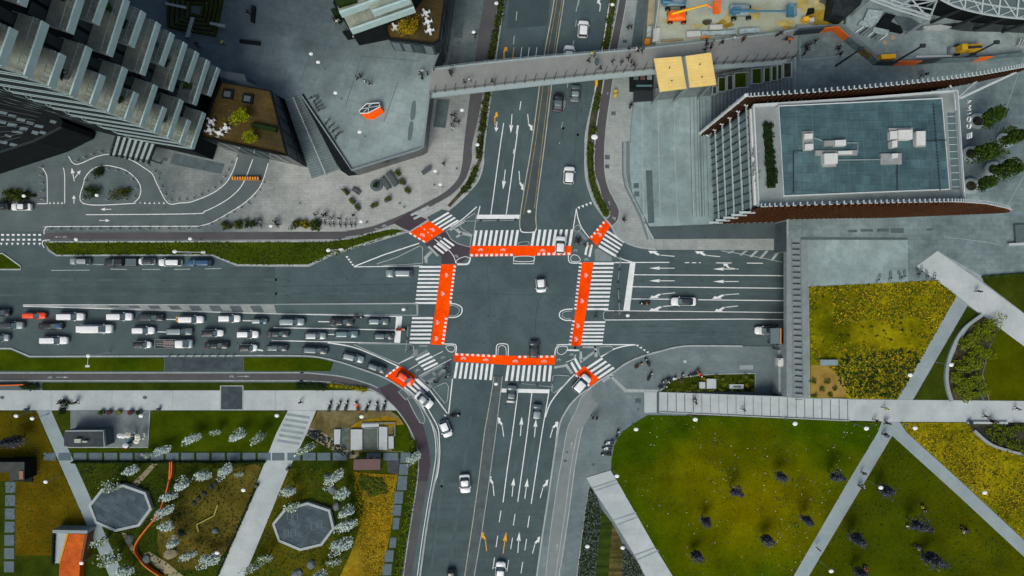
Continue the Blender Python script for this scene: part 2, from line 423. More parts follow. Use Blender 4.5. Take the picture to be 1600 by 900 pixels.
for x0, x1 in ((1003.5,1006),(1029,1032),(1054,1059),(1081,1084)):
    bm = bmesh.new(); add_ribbon(bm, [(x0,150),(x0,230),(x1,345)], 1.0, .607); struct('paving_joint', bm, M_kerb)
for pl in ([(945,242),(953,242),(953,249),(945,249)],[(945,257),(952,257),(952,263),(945,263)],[(973,62),(980,62),(980,67),(973,67)],[(955,174),(962,174),(962,180),(955,180)]):
    bm = bmesh.new(); add_sheet(bm, pl, .127); struct('floor_grating', bm, M_conc_dark)

# ------------------------------------------------------------------ south-west: verge, cycle path, walkway
SW = [(-260,544),(17,544.5),(46,557),(257,556.5),(400,555.5),(470,556),(500,558.5),(532,566),(565,577),(601,590.5),(630,608),(650,624),(667,648),(677,666),(682,680),(685,712),(682,740),(678,757),(671,797),(664,842),(656,900),(640,1060),(-260,1060)]
sheet_obj('pavement', SW, .12, M_island, thick=.2)
kerb([SW[0], SW[1], SW[2], SW[3]] + smooth_line(SW[4:21], 4), 2.2, .15, .17)
sheet_obj('lawn', [(-260,547),(16,547),(45,559.5),(256,559),(256,580),(60,580),(-260,577)], .15, M_grass)
sheet_obj('lawn', [(381,558.5),(470,558.5),(498,560),(521,566),(516,580),(381,580)], .15, M_grass)
bm = bmesh.new(); add_sheet(bm, [(257.5,558.5),(379.5,558.5),(379.5,579.5),(257.5,579.5)], .135); struct('dark_paving', bm, M_slate)
cs_t = [(-260,583),(400,582.5),(470,582.5),(500,584.5),(537,589),(575,599.5),(590,606)]
cs_b = [(-260,595),(400,595),(470,595),(512,597),(550,603),(585,611),(610,630),(625,647),(640,670),(651,697),(654,720),(652,752),(645,797),(637,850),(630,900),(610,1060)]
cs_r = [(590,606),(617,615),(635,630),(650,650),(661,675),(670,705),(672,727),(668,752),(660,797),(647,875),(644,900),(630,1060)]
sheet_obj('cycle_path', smooth_line(cs_t, 4) + smooth_line(cs_r, 4) + smooth_line(cs_b, 4)[::-1], .128, M_cycle)
sheet_obj('cycle_path', [(592,607),(612,598),(636,617),(652,640),(663,670),(671,705),(673,727),(668,752),(652,752),(654,720),(651,697),(640,670),(625,647),(610,630)], .132, M_cycle_purple)
kerb(cs_t, 1.6, .15, .06, sm=4); kerb(cs_b, 1.6, .15, .06, sm=4)
sheet_obj('lawn', [(66,598),(400,598),(470,598),(512,599.5),(550,606),(572,610),(66,610)], .15, M_grass_dark)
sheet_obj('walkway', [(-260,609.5),(573,610),(585,612),(602,624),(621,641),(-260,641)], .145, M_walk)
for x in (80, 175, 270, 430, 520):
    bm = bmesh.new(); add_ribbon(bm, [(x,610),(x,640.5)], .7, .149); struct('paving_joint', bm, M_walk_grey)
bm = bmesh.new(); add_sheet(bm, [(345.5,604),(378.5,604),(378.5,639.5),(345.5,639.5)], .17); struct('floor_grating', bm, M_slate)
kerb([(344.5,603),(379.5,603),(379.5,640.5),(344.5,640.5)], 2.0, .19, .1, True)
# park below the walkway: base lawns
sheet_obj('lawn', [(-260,641.5),(622,641.5),(636,665),(648,697),(651,722),(648,757),(641,800),(633,850),(626,900),(606,1060),(-260,1060)], .14, M_grass_dark)
sheet_obj('lawn', [(-260,643),(58,643),(70,676),(84,707),(140,830),(126,868),(24,868),(24,752),(-260,752)], .146, M_lawn_brown)
sheet_obj('lawn', [(234,643),(449,643),(431,676),(418,705),(112,705),(96,676),(100,699),(234,699)], .146, M_grass)
sheet_obj('lawn', [(118,724),(412,724),(398,757),(337,900),(200,900),(165,832)], .146, M_grass_dark)
sheet_obj('lawn', smooth_line([(300,745),(350,735),(404,726),(398,757),(350,865),(300,890),(258,880),(246,840),(262,790)], 4, True), .150, M_lawn_olive)
sheet_obj('lawn', [(452,732),(550,730),(560,757),(572,780),(565,820),(550,862),(530,900),(383,900),(400,857)], .146, mat('mossy_lawn', (.024, .048, .003), .95, .30, .06, 2.4, c2=(.075, .070, .005), spec=.0, bump=.35, thresh=(.42, .62)))
sheet_obj('path', [(57,641.3),(80,641.3),(95,676),(140,775),(162,830),(196,905),(260,1060),(235,1060),(173,905),(140,830),(72,676)], .16, M_walk_grey)
RAMP = [(450,641.3),(494,641.3),(480,676),(450,736),(400,857),(382,900),(320,1060),(270,1060),(337,900),(400,757),(432,676)]
sheet_obj('walkway', RAMP, .165, M_walk)
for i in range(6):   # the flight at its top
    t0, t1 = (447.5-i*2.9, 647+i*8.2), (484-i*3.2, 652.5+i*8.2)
    bm = bmesh.new(); add_ribbon(bm, [t0, t1], 4.2, .172); struct('stair_nosing', bm, mat('step_band_stone', (.245,.265,.268), .85, .14, .2, 2))  # wide grey band across the ramp in its own stone tone
sheet_obj('terrace', [(110,641.5),(234,641.5),(231,699),(158,699),(158,676),(110,676)], .17, mat('terrace_concrete', (.145,.155,.157), .85, .2, .12, 1.5, c2=(.20,.21,.21)))
kerb([(234,641.5),(231,699),(100,699)], 1.5, .2, .1)
sheet_obj('lawn', [(85,651),(109,651),(109,672),(94,672)], .155, M_grass_dark)
# stepping slabs
sl = [(68,87,0),(91,111,1)] + [(115+i*24, 135+i*24, 0) for i in range(13)] + [(425,444.5,0),(449,469,0),(473,493,0),(496,516,0),(520,542,0),(573,595,0),(599,622,0)]
bm = bmesh.new()
def slab(x0, x1, y0, y1, sk=0.0): add_sheet(bm, [(x0+sk,y0),(x1+sk,y0),(x1,y1),(x0,y1)], .175, thick=.05)
for x0, x1, k in sl: slab(x0, x1, 707.5, 719.5)
for y0, y1, x0, x1 in ((707,723,625,641),(725,742,623,637),(744,766,620,635),(768,787,615,629),(789,806,612,626),(809,827,613,623),(840,856,608,618),(860,878,600,614),(881,899,597,611)): slab(x0, x1, y0, y1, 1.5)
for i in range(7): slab(8.5-i*.4, 24-i*.4, 753+i*20.7, 770+i*20.7)
struct('stepping_slabs', bm, M_slab_blue)
# sandy rubble corner, beds with concrete slabs
sheet_obj('gravel_bed', [(497,642),(610,642),(622,650),(634,668),(636,700),(630,706),(565,706),(548,716),(540,706),(520,704),(478,680)], .155, mat('dry_bed', (.10,.085,.022), .95, .4, .12, 1.5, c2=(.16,.14,.075), bump=.5))
sheet_obj('gravel_bed', [(484,668),(500,674),(522,686),(535,696),(562,710),(560,716),(545,716),(540,706),(520,704),(478,680)], .160, M_sand)
sheet_obj('meadow', [(560,659),(606,649),(622,655),(629,664),(622,672),(596,662),(565,668),(546,668)], .160, M_meadow_gold)
sheet_obj('lawn', [(616,664),(633,664),(640,690),(641,705),(612,705)], .162, M_grass)
bm = bmesh.new()
add_sheet(bm, [(532,668),(546,668),(546,703),(534,700)], .19, thick=.04); add_sheet(bm, [(566,668),(592,668),(590,703),(568,703)], .19, thick=.04); struct('grey_bed', bm, mat('gravel_grey', (.10,.112,.098), .95, .3, .3, 2.4, bump=.5))
YEL = [(552,737),(580,740),(621,742),(617,775),(613,815),(605,858),(596,905),(575,1000),(500,1000),(530,903),(548,865),(563,822),(570,785),(560,760)]
sheet_obj('meadow', YEL, .160, M_meadow_gold)
bm = bmesh.new(); add_sheet(bm, [(604,716),(624,716),(622,742),(606,738)], .165); struct('dark_paving', bm, mat('brown_deck', (.055,.055,.06), .9, .2, .3, 2))

# ------------------------------------------------------------------ south-east pavement and sloping park
SE = [(1262,541),(1160,541),(1120,540.5),(1077,540.5),(1055,543),(1037,547.5),(1000,558),(978,568),(960,580.5),(938,594),(922,606),(905,618),(892,631),(884,643),(877,656),(872,675),(866,712),(857,775),(847,840),(838,905),(818,1060),(1300,1060),(1300,541)]
sheet_obj('pavement', [p for p in SE if p[0] < 1299] + [(1050,1060),(1020,760),(1262,640)], .12, M_pave_grey, thick=.2)
kerb(smooth_line(SE[1:20], 4), 2.4, .15, .17)
pl_l = [(924,606),(908,622),(901,640),(893,655),(886,672),(879,712),(868,775),(859,840),(852,905),(835,1060)]
pl_r = [(937,594),(946,604),(948,616),(938,628),(921,652),(911,668),(907,680),(898,730),(889,800),(877,880),(873,905),(860,1060)]
sheet_obj('cycle_path', smooth_line(pl_l, 4) + smooth_line(pl_r, 4)[::-1], .127, mat('cycle_concrete', (.215,.222,.217), .9, .1, .06, 2, c2=(.18,.188,.186)))
sheet_obj('cycle_path', smooth_line([(924,605),(937,593),(946,604),(948,618),(937,631),(925,622),(925,613)], 4, True), .131, mat('cycle_concrete_worn', (.150,.168,.166), .9, .12, .1, 2))
kerb(pl_l, 1.2, .14, .04, sm=4); kerb([(911,668),(907,680),(898,730),(889,800),(877,880),(873,905),(860,1060)], 1.6, .14, .04, sm=4)
kerb([(905,669),(901,681),(892,730),(883,800),(871,880),(867,905)], 1.2, .14, .03, sm=4)
CUT = list(range(1060, 1330, 12))
LAWN_SE = [(1012,648.5),(1200,652),(1262,654),(1330,658.5),(1377,660),(1371,678),(1322,758),(1240,900),(1160,1060),(1100,1060),(1051,900),(1003,822),(954.5,735),(955.5,717),(960,695),(972,675),(990,662)]
sheet_obj('lawn', LAWN_SE, park_z, M_lawn, .02, CUT)
sheet_obj('lawn', [(1394,681.5),(1500,777),(1600,870),(1800,1060),(1200,1060),(1264,900),(1330,783)], park_z, mat('park_lawn_dark', (.027,.052,.0010), .95, .28, .03, 2.4, c2=(.062,.070,.0012), spec=.0, bump=.35), .02, CUT)
sheet_obj('path', [(1372,675),(1378,658),(1405,658),(1416,675),(1500,751),(1600,844),(1800,1025),(1800,1052),(1600,870),(1500,777),(1394,681),(1264,900),(1186,1060),(1160,1060),(1240,900),(1322,758)], park_z, M_walk_grey, .03, CUT)
sheet_obj('meadow', [(1406,660),(1508,660.5),(1524,674),(1548,694),(1575,704),(1602,711),(1800,760),(1800,1020),(1600,843),(1500,750),(1417,675)], DK, M_meadow, .03)
sheet_obj('planting_bed', [(1512,660.5),(1800,662),(1800,758),(1604,710),(1576,703),(1550,693),(1527,673)], DK, mat('dark_bed', (.016,.018,.016), .95, .4, .2, 2, c2=(.05,.05,.03)), .035)
# skirt under the park slope is solid ground
# stairs-walk, planting strips beside the south road
sheet_obj('planting_bed', [(921,759),(932,776),(940,800),(930,905),(915,1060),(885,1060),(901.5,900)], .15, M_gravelbed)
sheet_obj('lawn', [(940,796),(957,818),(950,905),(935,1060),(915,1060),(930,905)], .152, mat('striped_grass', (.024,.044,.004), .95, .25, .1, 2, streak=(1.43,1.2,.3)))
sheet_obj('planting_bed', [(957,818),(973,850),(972,905),(965,1060),(935,1060),(950,905)], .152, mat('brown_bed', (.105,.075,.03), .95, .3, .1, 2, c2=(.045,.05,.01), streak=(1.43,1.4,.4)))
sheet_obj('planting_bed', [(973,850),(998,882),(1010,905),(1040,1060),(965,1060),(972,905)], .152, M_gravelbed)
kerb([(921,758),(914,802),(901.5,900),(885,1060)], 1.2, .17, .08, m=M_cream)
WS = [(916,746.5),(954,735),(964,751),(992,800),(1024,856),(1051,900),(1140,1060),(1095,1060),(1007,900),(993,870),(960,815),(925,762)]
def ws_z(px, py): return .2 + .35 * sstep(735, 760, py) + .35 * sstep(800, 816, py) + .35 * sstep(856, 872, py)
sheet_obj('stair_walk', WS, .26, M_walk, thick=.2)
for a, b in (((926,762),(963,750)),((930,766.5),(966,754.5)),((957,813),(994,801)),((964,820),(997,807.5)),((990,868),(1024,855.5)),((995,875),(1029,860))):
    bm = bmesh.new(); add_ribbon(bm, [a, b], 2.4, .268); struct('stair_nosing', bm, mat('step_band_stone', (0,0,0)))

# ------------------------------------------------------------------ raised east deck over the underpass
kd = (H - DK) / H
def up(px, py, z=0.15, zt=DK): # survey point at low level -> survey point at deck level straight above
    a = (H - z) / (H - zt); return (800 + (px-800)*a, 450 + (py-450)*a)
DECK_N = [(1245,40),(1800,20),(1800,393),(1229,393),(1229,346),(1240,150),(1240,90)]
DECK_S = [(1229,539),(1800,539),(1800,626),(1327,626),(1262,623),(1229,621)]
# solid ground of the deck: north block, bridge slab over the road, south block
def block(name, poly, zt, zb, m): 
    bm = bmesh.new(); add_prism(bm, poly, zt, zb); return struct(name, bm, m)
block('raised_plaza', [(1245,40),(1900,20),(1900,392.5),(1229,392.5),(1229,346),(1240,150),(1240,90)], DK-.03, 0, M_concrete)
block('deck_slab', [(1229,392.5),(1900,392.5),(1900,539),(1229,539)], DK-.03, DK-1.3, M_concrete)
block('raised_park', [(1229,539),(1900,539),(1900,640),(1336,640),(1331,625),(1262,623),(1229,621)], DK-.03, 0, M_concrete)
sheet_obj('plaza', [(1246,44),(1320,38),(1380,95),(1600,84),(1900,70),(1900,430),(1532,430),(1465,392),(1432,416),(1464,437),(1263,446),(1263,374),(1232,374),(1232,347),(1242,150)], DK, M_plaza_e)
sheet_obj('plaza', [(1263,375),(1418.5,375),(1419,443),(1263,446)], DK, M_fore, .006)
for pl in ([(1251,370),(1418,371),(1418,375),(1251,374.5)],[(1325,359),(1339,359),(1339,363),(1325,363)],[(1345,358),(1364,358),(1364,362),(1345,362)],[(1370,357),(1389,357),(1389,362),(1370,362)],[(1392,356.5),(1412,356.5),(1412,364),(1392,364)],[(1448,357),(1458,357),(1458,360),(1448,360)]):
    bm = bmesh.new(); add_sheet(bm, pl, DK, .012); struct('floor_grating', bm, M_conc_dark)
for pts in ([(1475,370),(1540,378),(1567,384)],[(1250,60),(1250,94)],[(1250,94),(1350,84)],[(1445,100),(1445,128)],[(1530,290),(1600,90)],[(1575,320),(1600,275)]):
    bm = bmesh.new(); add_ribbon(bm, pts, .9, DK+.008); struct('paving_joint', bm, M_walk_grey)
sheet_obj('deck_edge', [(1229,372),(1262,372),(1263,447),(1264,622),(1229,621)], DK, mat('deck_edge_stone', (.21,.225,.225), .85, .12, .2, 1.5), .004)
sheet_obj('meadow', [(1264,448),(1465,438),(1478,449.5),(1495,463),(1450,541),(1402,624),(1266,622)], DK, M_meadow, .02)
sheet_obj('gravel_bed', [(1267,570),(1295,572),(1318,595),(1322,621),(1267,621)], DK, mat('ochre_sand', (.28,.19,.05), .95, .2, .2, 2, c2=(.22,.15,.03)), .026)
sheet_obj('path', [(1495,462),(1511,475),(1495,505),(1426,624.5),(1402,624.5),(1450,541)], DK, M_walk_grey, .03)
sheet_obj('walkway', [(1465,392),(1532,440),(1600,490),(1900,710),(1900,765),(1600,541),(1512,475),(1480,450),(1432,416)], DK, M_walk, .04)
sheet_obj('lawn', [(1534,431.5),(1620,426),(1900,410),(1900,700),(1600,489),(1537,441)], DK, M_grass_dark, .03)
sheet_obj('lawn', [(1512,478),(1534,493),(1507,515),(1490,542),(1480,575),(1481,605),(1486,625),(1427,625)], DK, M_grass_dark, .026)
sheet_obj('planting_bed', [(1535,493),(1562,513),(1545,545),(1535,585),(1545,626),(1488,626),(1482,600),(1484,570),(1496,540),(1514,512)], DK, mat('bed_under_shrubs', (.06,.055,.025), .95, .4, .2, 2, c2=(.03,.032,.02)), .033)
sheet_obj('lawn', [(1562,513),(1600,541),(1900,764),(1900,632),(1546,626),(1536,585),(1546,545)], DK, mat('park_lawn_dark', (0,0,0)), .031)
sheet_obj('walkway', [(1325,624),(1600,626.5),(1900,630),(1900,662),(1600,660),(1405,659),(1325,657)], DK, M_walk, .045)
# solid ground of the sloping park (fills below the lawn from any side)
bm = bmesh.new(); add_sheet(bm, [(960,640),(1330,640),(1900,640),(1900,1060),(1060,1060),(954,735)], park_z, -.06, CUT, thick=.5); struct('terrain', bm, M_soil)
# sloped bank between the lawn walkway and the street
bm = bmesh.new(); add_sheet(bm, [(1040,606),(1044,597),(1060,590),(1090,586.5),(1120,585),(1180,584),(1180,612),(1032,612)], .16, thick=.1); struct('lawn', bm, M_grass_dark)
kerb([(1030,613),(1044,597),(1060,590.5),(1090,586.5),(1120,584.5),(1180,583.5),(1180,613)], 1.3, .2, .2)
sheet_obj('pavement', [(1180,541.5),(1207,541.5),(1210,612),(1181,612)], .13, M_pave_grey)

# dark glazed strip between forecourt and street
sheet_obj('glazed_strip', [(1013,354.5),(1100,351),(1226,347),(1226,373),(1110,373),(1021,373.5)], .64, mat('dark_glazed_strip', (.058,.085,.091), .35, .16, .1, 1.5, spec=.5), thick=.5)
kerb([(1008,349),(1021,374)], 2.5, .66, .5)

# trench repairs, sealed cracks, oil spots and tyre marks of the carriageways
rw = random.Random(21)
M_tar = mat('tar_seal', (.052,.068,.071), .7, .2, .3, 3); M_oil = mat('oil_spot', (.047,.060,.063), .6, .25, .6, 3); M_worn = mat('polished_asphalt', (.088,.112,.115), .85, .15, .1, 2)
for pts, w in (([(430,447),(655,444)],1.0),([(712,458),(890,462)],.8),([(860,0),(842,120),(826,220)],.8),([(905,120),(893,330)],.8),([(1000,520),(1160,519)],.8),([(690,700),(672,890)],.8),([(760,412),(770,548)],.7),([(150,452),(420,449)],.8),([(1046,391),(1046,487)],.7),([(838,620),(812,800)],.6),([(430,417),(429,477)],.8)):
    bm = bmesh.new(); p_ = smooth_line([(x+rw.uniform(-1,1), y+rw.uniform(-1,1)) for x, y in [lerp2(pts[i], pts[i+1], k/6) for i in range(len(pts)-1) for k in range(7)]], 2); add_ribbon(bm, p_, w, .0065 + jit()*.2); struct('road_seam', bm, M_tar)
for pts, w in (([(640,436),(430,437),(0,438)],4),([(640,458),(430,459),(0,461)],4),([(1200,440),(960,440)],3),([(1200,459),(960,459)],3),([(1200,508),(960,510)],4),([(1200,526),(960,527)],4),([(893,340),(903,210),(930,0)],5),([(862,340),(880,200),(905,0)],5),([(700,650),(690,760),(672,900)],5),([(735,650),(722,760),(700,900)],5),([(820,640),(800,760)],4),([(842,640),(820,780)],4),([(775,320),(800,170)],4),([(800,330),(818,180)],4)):
    bm = bmesh.new(); add_ribbon(bm, smooth_line([lerp2(pts[i], pts[i+1], k/5) for i in range(len(pts)-1) for k in range(6)], 2), w, .0056 + jit()*.15); struct('wheel_track', bm, mat('wheel_track_asphalt', (.070,.094,.098), .88, .18, .12, 2.5))
for pts in ([(735,520),(770,500),(800,488),(815,478)],[(846,490),(870,505),(886,516)],[(740,430),(775,452),(795,480)],[(870,430),(842,470),(836,520)]):
    bm = bmesh.new(); add_ribbon(bm, smooth_line(pts, 5), 1.0, .0075); struct('tyre_mark', bm, M_worn if pts[0][0] != 870 else M_oil)
for _ in range(120):
    x, y = rw.choice(((rw.uniform(20,640), rw.choice((499,521,540,437,459))+rw.gauss(0,1.5)), (rw.uniform(960,1220), rw.choice((420,440,459,477,520))+rw.gauss(0,1.5)), (rw.uniform(720,880), rw.uniform(420,545)), (rw.uniform(770,860)-0, rw.uniform(620,640))))
    r = rw.uniform(.5,1.6); bm = bmesh.new(); add_sheet(bm, [(x+r*1.5*math.cos(k*.785)*rw.uniform(.7,1.2), y+r*math.sin(k*.785)*rw.uniform(.7,1.2)) for k in range(8)], .0085 + jit()*.1); struct('oil_stain', bm, M_oil)
# ------------------------------------------------------------------ road markings (paint on the road, one object per marking group)
ZM = .012
def line(pts, w=1.5, m=None, z=ZM, name='lane_line', dash=None):
    bm = bmesh.new(); j_ = jit()
    if dash:
        (x0, y0), (x1, y1) = pts[0], pts[-1]; d = math.hypot(x1-x0, y1-y0); t = 0
        while t < d:
            a = t/d; b = min(1, (t+dash[0])/d)
            add_ribbon(bm, [lerp2(pts[0], pts[-1], a), lerp2(pts[0], pts[-1], b)], w, z + j_); t += dash[0]+dash[1]
    else: add_ribbon(bm, pts, w, z + j_)
    return struct(name, bm, m or M_white)
def cl(pts, w=1.3, n=5, closed=False, m=None, z=ZM): 
    bm = bmesh.new(); add_ribbon(bm, smooth_line(pts, n, closed), w, z + jit(), closed); return struct('lane_line', bm, m or M_white)

# islands of the junction: flush grey surfaces with pale kerb outlines
def island(poly, sm=0, z=.10, kw=1.3):
    p = smooth_line(poly, sm, True) if sm else poly
    sheet_obj('traffic_island', p, z, M_island, thick=.12)
    kerb(p, kw, z+.03, z+.05, True)
# NW group
sheet_obj('island_paving', [(656,388),(664,382),(672,379),(700,361),(718,346),(748,322),(744,345),(733,405),(729,412),(690,412),(655,413),(560,416)], .006, mat('island_asphalt', (0,0,0)))
sheet_obj('cycle_path', [(664,382),(694,362),(712,372),(735,388),(731,402),(722,410),(700,412),(690,412),(690,400)], .009, M_cycle_purple)
cl([(745,323),(722,343),(704,355)], 1.6); line([(750,322),(745.5,342)], 1.5); line([(655,380),(600,398),(553,416.5)], 1.6); line([(553,417),(660,415.5)], 1.2)
island([(588,412.5),(620,402),(656,384),(660,386),(660.5,411),(640,413),(600,414.5)])
island([(742,333),(744.5,337),(740,368),(722,358),(718,352),(722,346)])
island([(697,361),(704,356),(722,362),(737,366.5),(734,386),(716,381),(705,374)])
for pl in ([(701,358),(726,343),(729,346),(704,361)],[(709,358),(716,357),(723,366),(719,367)],[(712,369),(722,363),(737,367),(736,370),(722,367),(714,372)]):
    bm = bmesh.new(); add_sheet(bm, pl, .136); struct('tactile_paving', bm, M_kerb)
for pl in ([(664,411),(662,402),(672,392),(676,394),(668,403),(668,411)],[(668,386),(671,384),(686,399),(683,401)]):
    bm = bmesh.new(); add_sheet(bm, pl, .016); struct('tactile_paving', bm, M_kerb)
cl([(679,374),(700,390),(709,401),(712,411)], 1.0); cl([(735,402),(734,408),(730,413),(714,413.5)], 1.6); cl([(734,404),(727,401),(716,405),(713,411),(728,412),(733,408)], .9, closed=True)
# SW group
sheet_obj('island_paving', [(512,536),(690,538),(708,545),(711,552),(707,592),(701,645),(690,626),(672,602),(640,580),(580,550)], .006, mat('island_asphalt', (0,0,0)))
island([(552,538),(560,537),(640,537.5),(646,540),(647,552),(643,557),(622,568),(600,559)], 0)
island([(676,607),(690,600),(697,598),(701,604),(699,626),(695,630)], 0)
cl([(694,537.5),(710,538),(713,543),(712,552)], 1.6); cl([(697,541),(708,540),(711,545),(707,550),(700,548)], .9, closed=True)
line([(622,568.5),(648,556.5)], 1.0); line([(638,578),(666,562),(692,549)], .9); line([(654,588),(705,561)], .9)
for pl in ([(647,546),(653,546),(653,555),(647,557)],[(650,556),(667,546),(669,549),(652,559)],[(654,588),(690,570),(692,572.5),(657,591)],[(672,581),(677,580),(684,586),(679,588)],[(664,597),(680,588),(690,577),(700,577),(699,581),(692,582),(684,592),(668,601)],[(654,591),(659,590),(676,604),(673,607)],[(655,539),(668,539),(668,542),(655,542)]):
    bm = bmesh.new(); add_sheet(bm, pl, .016); struct('tactile_paving', bm, mat('tactile_grey', (.20,.215,.215), .85, .12, .3, 2))
cl([(512,535.5),(550,542),(587,556),(621,572)], 1.8); line([(652,592),(672,610),(687,630),(699,646)], 1.6); line([(707,592),(701,646)], 1.6)
cl([(651,622),(660,634),(668,650),(676,668),(680,686),(681,712),(677,740),(674,757),(668,790),(660,840),(652,900)], 1.0, z=.146); cl([(655,615),(672,645),(684,668),(686.5,690),(687,712),(684,740),(679,757),(672,795),(665,840),(657,900)], 1.3)
island([(636,622),(646,622),(656,636),(664,655),(662,662),(656,660),(648,646)], 0, .15)
island([(622,612),(630,608),(640,619),(634,625)], 0, .15)
# SE group
sheet_obj('island_paving', [(866,556),(870,542),(876,538),(994,538),(957,547),(937,560),(920,571),(898,585),(872,613),(862,615),(861,600)], .006, mat('island_asphalt', (0,0,0)))
cl([(867,555),(868,546),(872,540),(880,538.5),(990,538.5)], 1.6); cl([(872,543),(878,541),(886,542),(885,549),(878,554),(871,551)], .9, closed=True)
island([(936,542),(955,541),(958,544),(957,547),(938,557),(935,549)], 0)
island([(864,588),(868,586),(888,587),(891,590),(880,603),(866,614),(862,611)], 0)
for pl in ([(906,549),(909,549),(911,565),(907,568),(905,560)],[(908,562),(930,547),(933,549),(911,565)],[(928,541),(933,541),(934,557),(929,558)],[(910,541),(932,541),(932,544),(910,544)],[(866,576),(884,573),(892,584),(896,583),(886,568),(880,570),(866,572)]):
    bm = bmesh.new(); add_sheet(bm, pl, .016); struct('tactile_paving', bm, M_kerb)
for pl in ([(940,594),(956,583),(959,587),(943,598)],[(952,588),(957,588),(979,608),(1029,609),(1029,613),(976,613)]):
    bm = bmesh.new(); add_sheet(bm, pl, .136); struct('tactile_paving', bm, M_kerb)
line([(886,547),(905,547.5)], 2.4); cl([(884,566),(896,561),(900,554)], .9)
cl([(852,652),(859,632),(872,613),(890,593),(898,585)], 1.8); cl([(939,558),(957,546.5),(975,541),(993,538.5)], 1.8)
# NE group
sheet_obj('island_paving', [(900.5,327),(895,360),(893,410),(909,411),(990,410),(962,400),(935,385),(920,373),(908,356),(902,337)], .006, mat('island_asphalt', (0,0,0)))
cl([(900.5,326),(903,340),(909,356),(921,372)], 1.5); line([(900.5,326),(895,361)], 1.3); cl([(935,385),(962,401),(991,410.5)], 1.5); line([(912,410.5),(990,410.5)], 1.2)
island([(898,354),(904,351),(908,358),(905,361),(898,361)], 0)
cl([(888,399),(889,408),(894,411),(908,411)], 1.5); cl([(892,402),(896,398),(903,400),(907,406),(902,409),(893,408)], .9, closed=True)
for pl in ([(898,363),(907,361),(919,373),(915,377),(905,367),(901,381),(897,381)],[(929,390),(934,388),(956,402),(956,408),(930,408)]):
    bm = bmesh.new(); add_sheet(bm, pl, .016); struct('tactile_paving', bm, mat('tactile_grey', (0,0,0)))

# crossings
def zebra(p0, p1, q0, q1, n, duty=.5, z=.016, m=None):
    bm = bmesh.new()
    for i in range(n):
        a = (i + .0) / (n - 1 + duty); b = a + duty / (n - 1 + duty)
        add_sheet(bm, [lerp2(p0, p1, a), lerp2(p0, p1, b), lerp2(q0, q1, b), lerp2(q0, q1, a)], z)
    return struct('crosswalk', bm, m or M_white)
zebra((742,360),(811,359.5),(738,384),(807,384),9)
zebra((833,359),(896,358.5),(829,384),(892,384),8)
zebra((655.5,415.5),(648.5,475),(689,415.5),(682.5,475),10)
zebra((644,495.5),(639.5,537),(677,495.5),(672,537),7)
zebra((927.5,410.5),(917,484.5),(959.5,410.5),(950,484.5),12)
zebra((913,502),(907.5,539),(946,502),(941,539),7)
zebra((712.5,566),(771.5,569),(708.5,591),(768.5,594),8)
zebra((792.5,571),(862.5,571),(789,595),(860,596),9)
zebra((673,347),(691,361),(700,331),(717,345),4); zebra((641,335),(647.5,343.5),(669,321),(675.5,329.5),2,.5,.137,M_white_worn)
zebra((677,385),(694,371),(692,397),(710.5,383),4)
zebra((630,606.5),(649,590),(650,623),(670.5,610),4)
zebra((648.5,561),(663,579),(670,550.5),(685,568.5),4)
zebra((915,575),(935.5,592.5),(940,558.5),(960.5,575.5),4)
zebra((891,567.5),(899.5,559),(900,583.5),(909,575.5),2)
zebra((949,359.5),(935,385),(976,377),(962,401),5)
zebra((917,378),(926.5,383),(913,397.5),(922.5,402),2)
def band(poly, z=.018):
    bm = bmesh.new(); add_sheet(bm, poly, z); return struct('cycle_crossing', bm, M_orange)
band([(735,384),(893.5,384),(892,398.5),(734,401)]); band([(689.5,413),(712.5,413),(694,539),(673,538.5)]); band([(909,410),(927.5,410),(907.5,540.5),(892,540.5)])
band([(710,552),(800,556),(868,555.5),(867,569.5),(800,570.5),(709,564.5)])
band([(670.6,345),(693.7,361),(664.4,380),(638.6,364)]); band([(624,571),(650,588),(630,606.6),(601,587.5)]); band([(913,572),(937,593),(923,605.5),(898,585)]); band([(946,343),(954,353),(933,384),(920.5,372)])
def squares(a, b, n, w, h, z=.022, skip=()):
    bm = bmesh.new(); dx, dy = b[0]-a[0], b[1]-a[1]; d = math.hypot(dx, dy); ux, uy = dx/d, dy/d
    for i in range(n):
        if i in skip: continue
        c = lerp2(a, b, i/(n-1)); hx, hy = ux*w/2, uy*w/2; vx, vy = -uy*h/2, ux*h/2
        add_sheet(bm, [(c[0]-hx-vx,c[1]-hy-vy),(c[0]+hx-vx,c[1]+hy-vy),(c[0]+hx+vx,c[1]+hy+vy),(c[0]-hx+vx,c[1]-hy+vy)], z)
    return struct('block_marking', bm, M_white)
squares((737,398.8),(799,398.3),9,4.2,3.8); squares((842,397),(889,396.5),7,4.2,3.8)
squares((710.5,416.5),(704,471.5),10,2.9,4); squares((697,498),(692,536),7,3,4)
squares((907,411.5),(899,482),13,2.6,4); squares((896,502),(890.5,538),7,2.6,4)
squares((713.5,553.6),(772,556.2),8,4.2,3.4); squares((812,557.5),(863,557),7,4.2,3.4)
squares((641.5,365),(662,377),4,4.4,2.6); squares((657.5,353.5),(674.5,368),4,2.6,1); squares((604,587.5),(621,574),4,4.6,2.8)
squares((943,348),(924.5,370),5,2.8,4); squares((901,587.5),(919,601.5),2,4.5,2.8)
squares((4,367),(62,367),8,4.4,2.8,.02); squares((4,374.5),(62,374.5),8,4.4,2.8,.02)
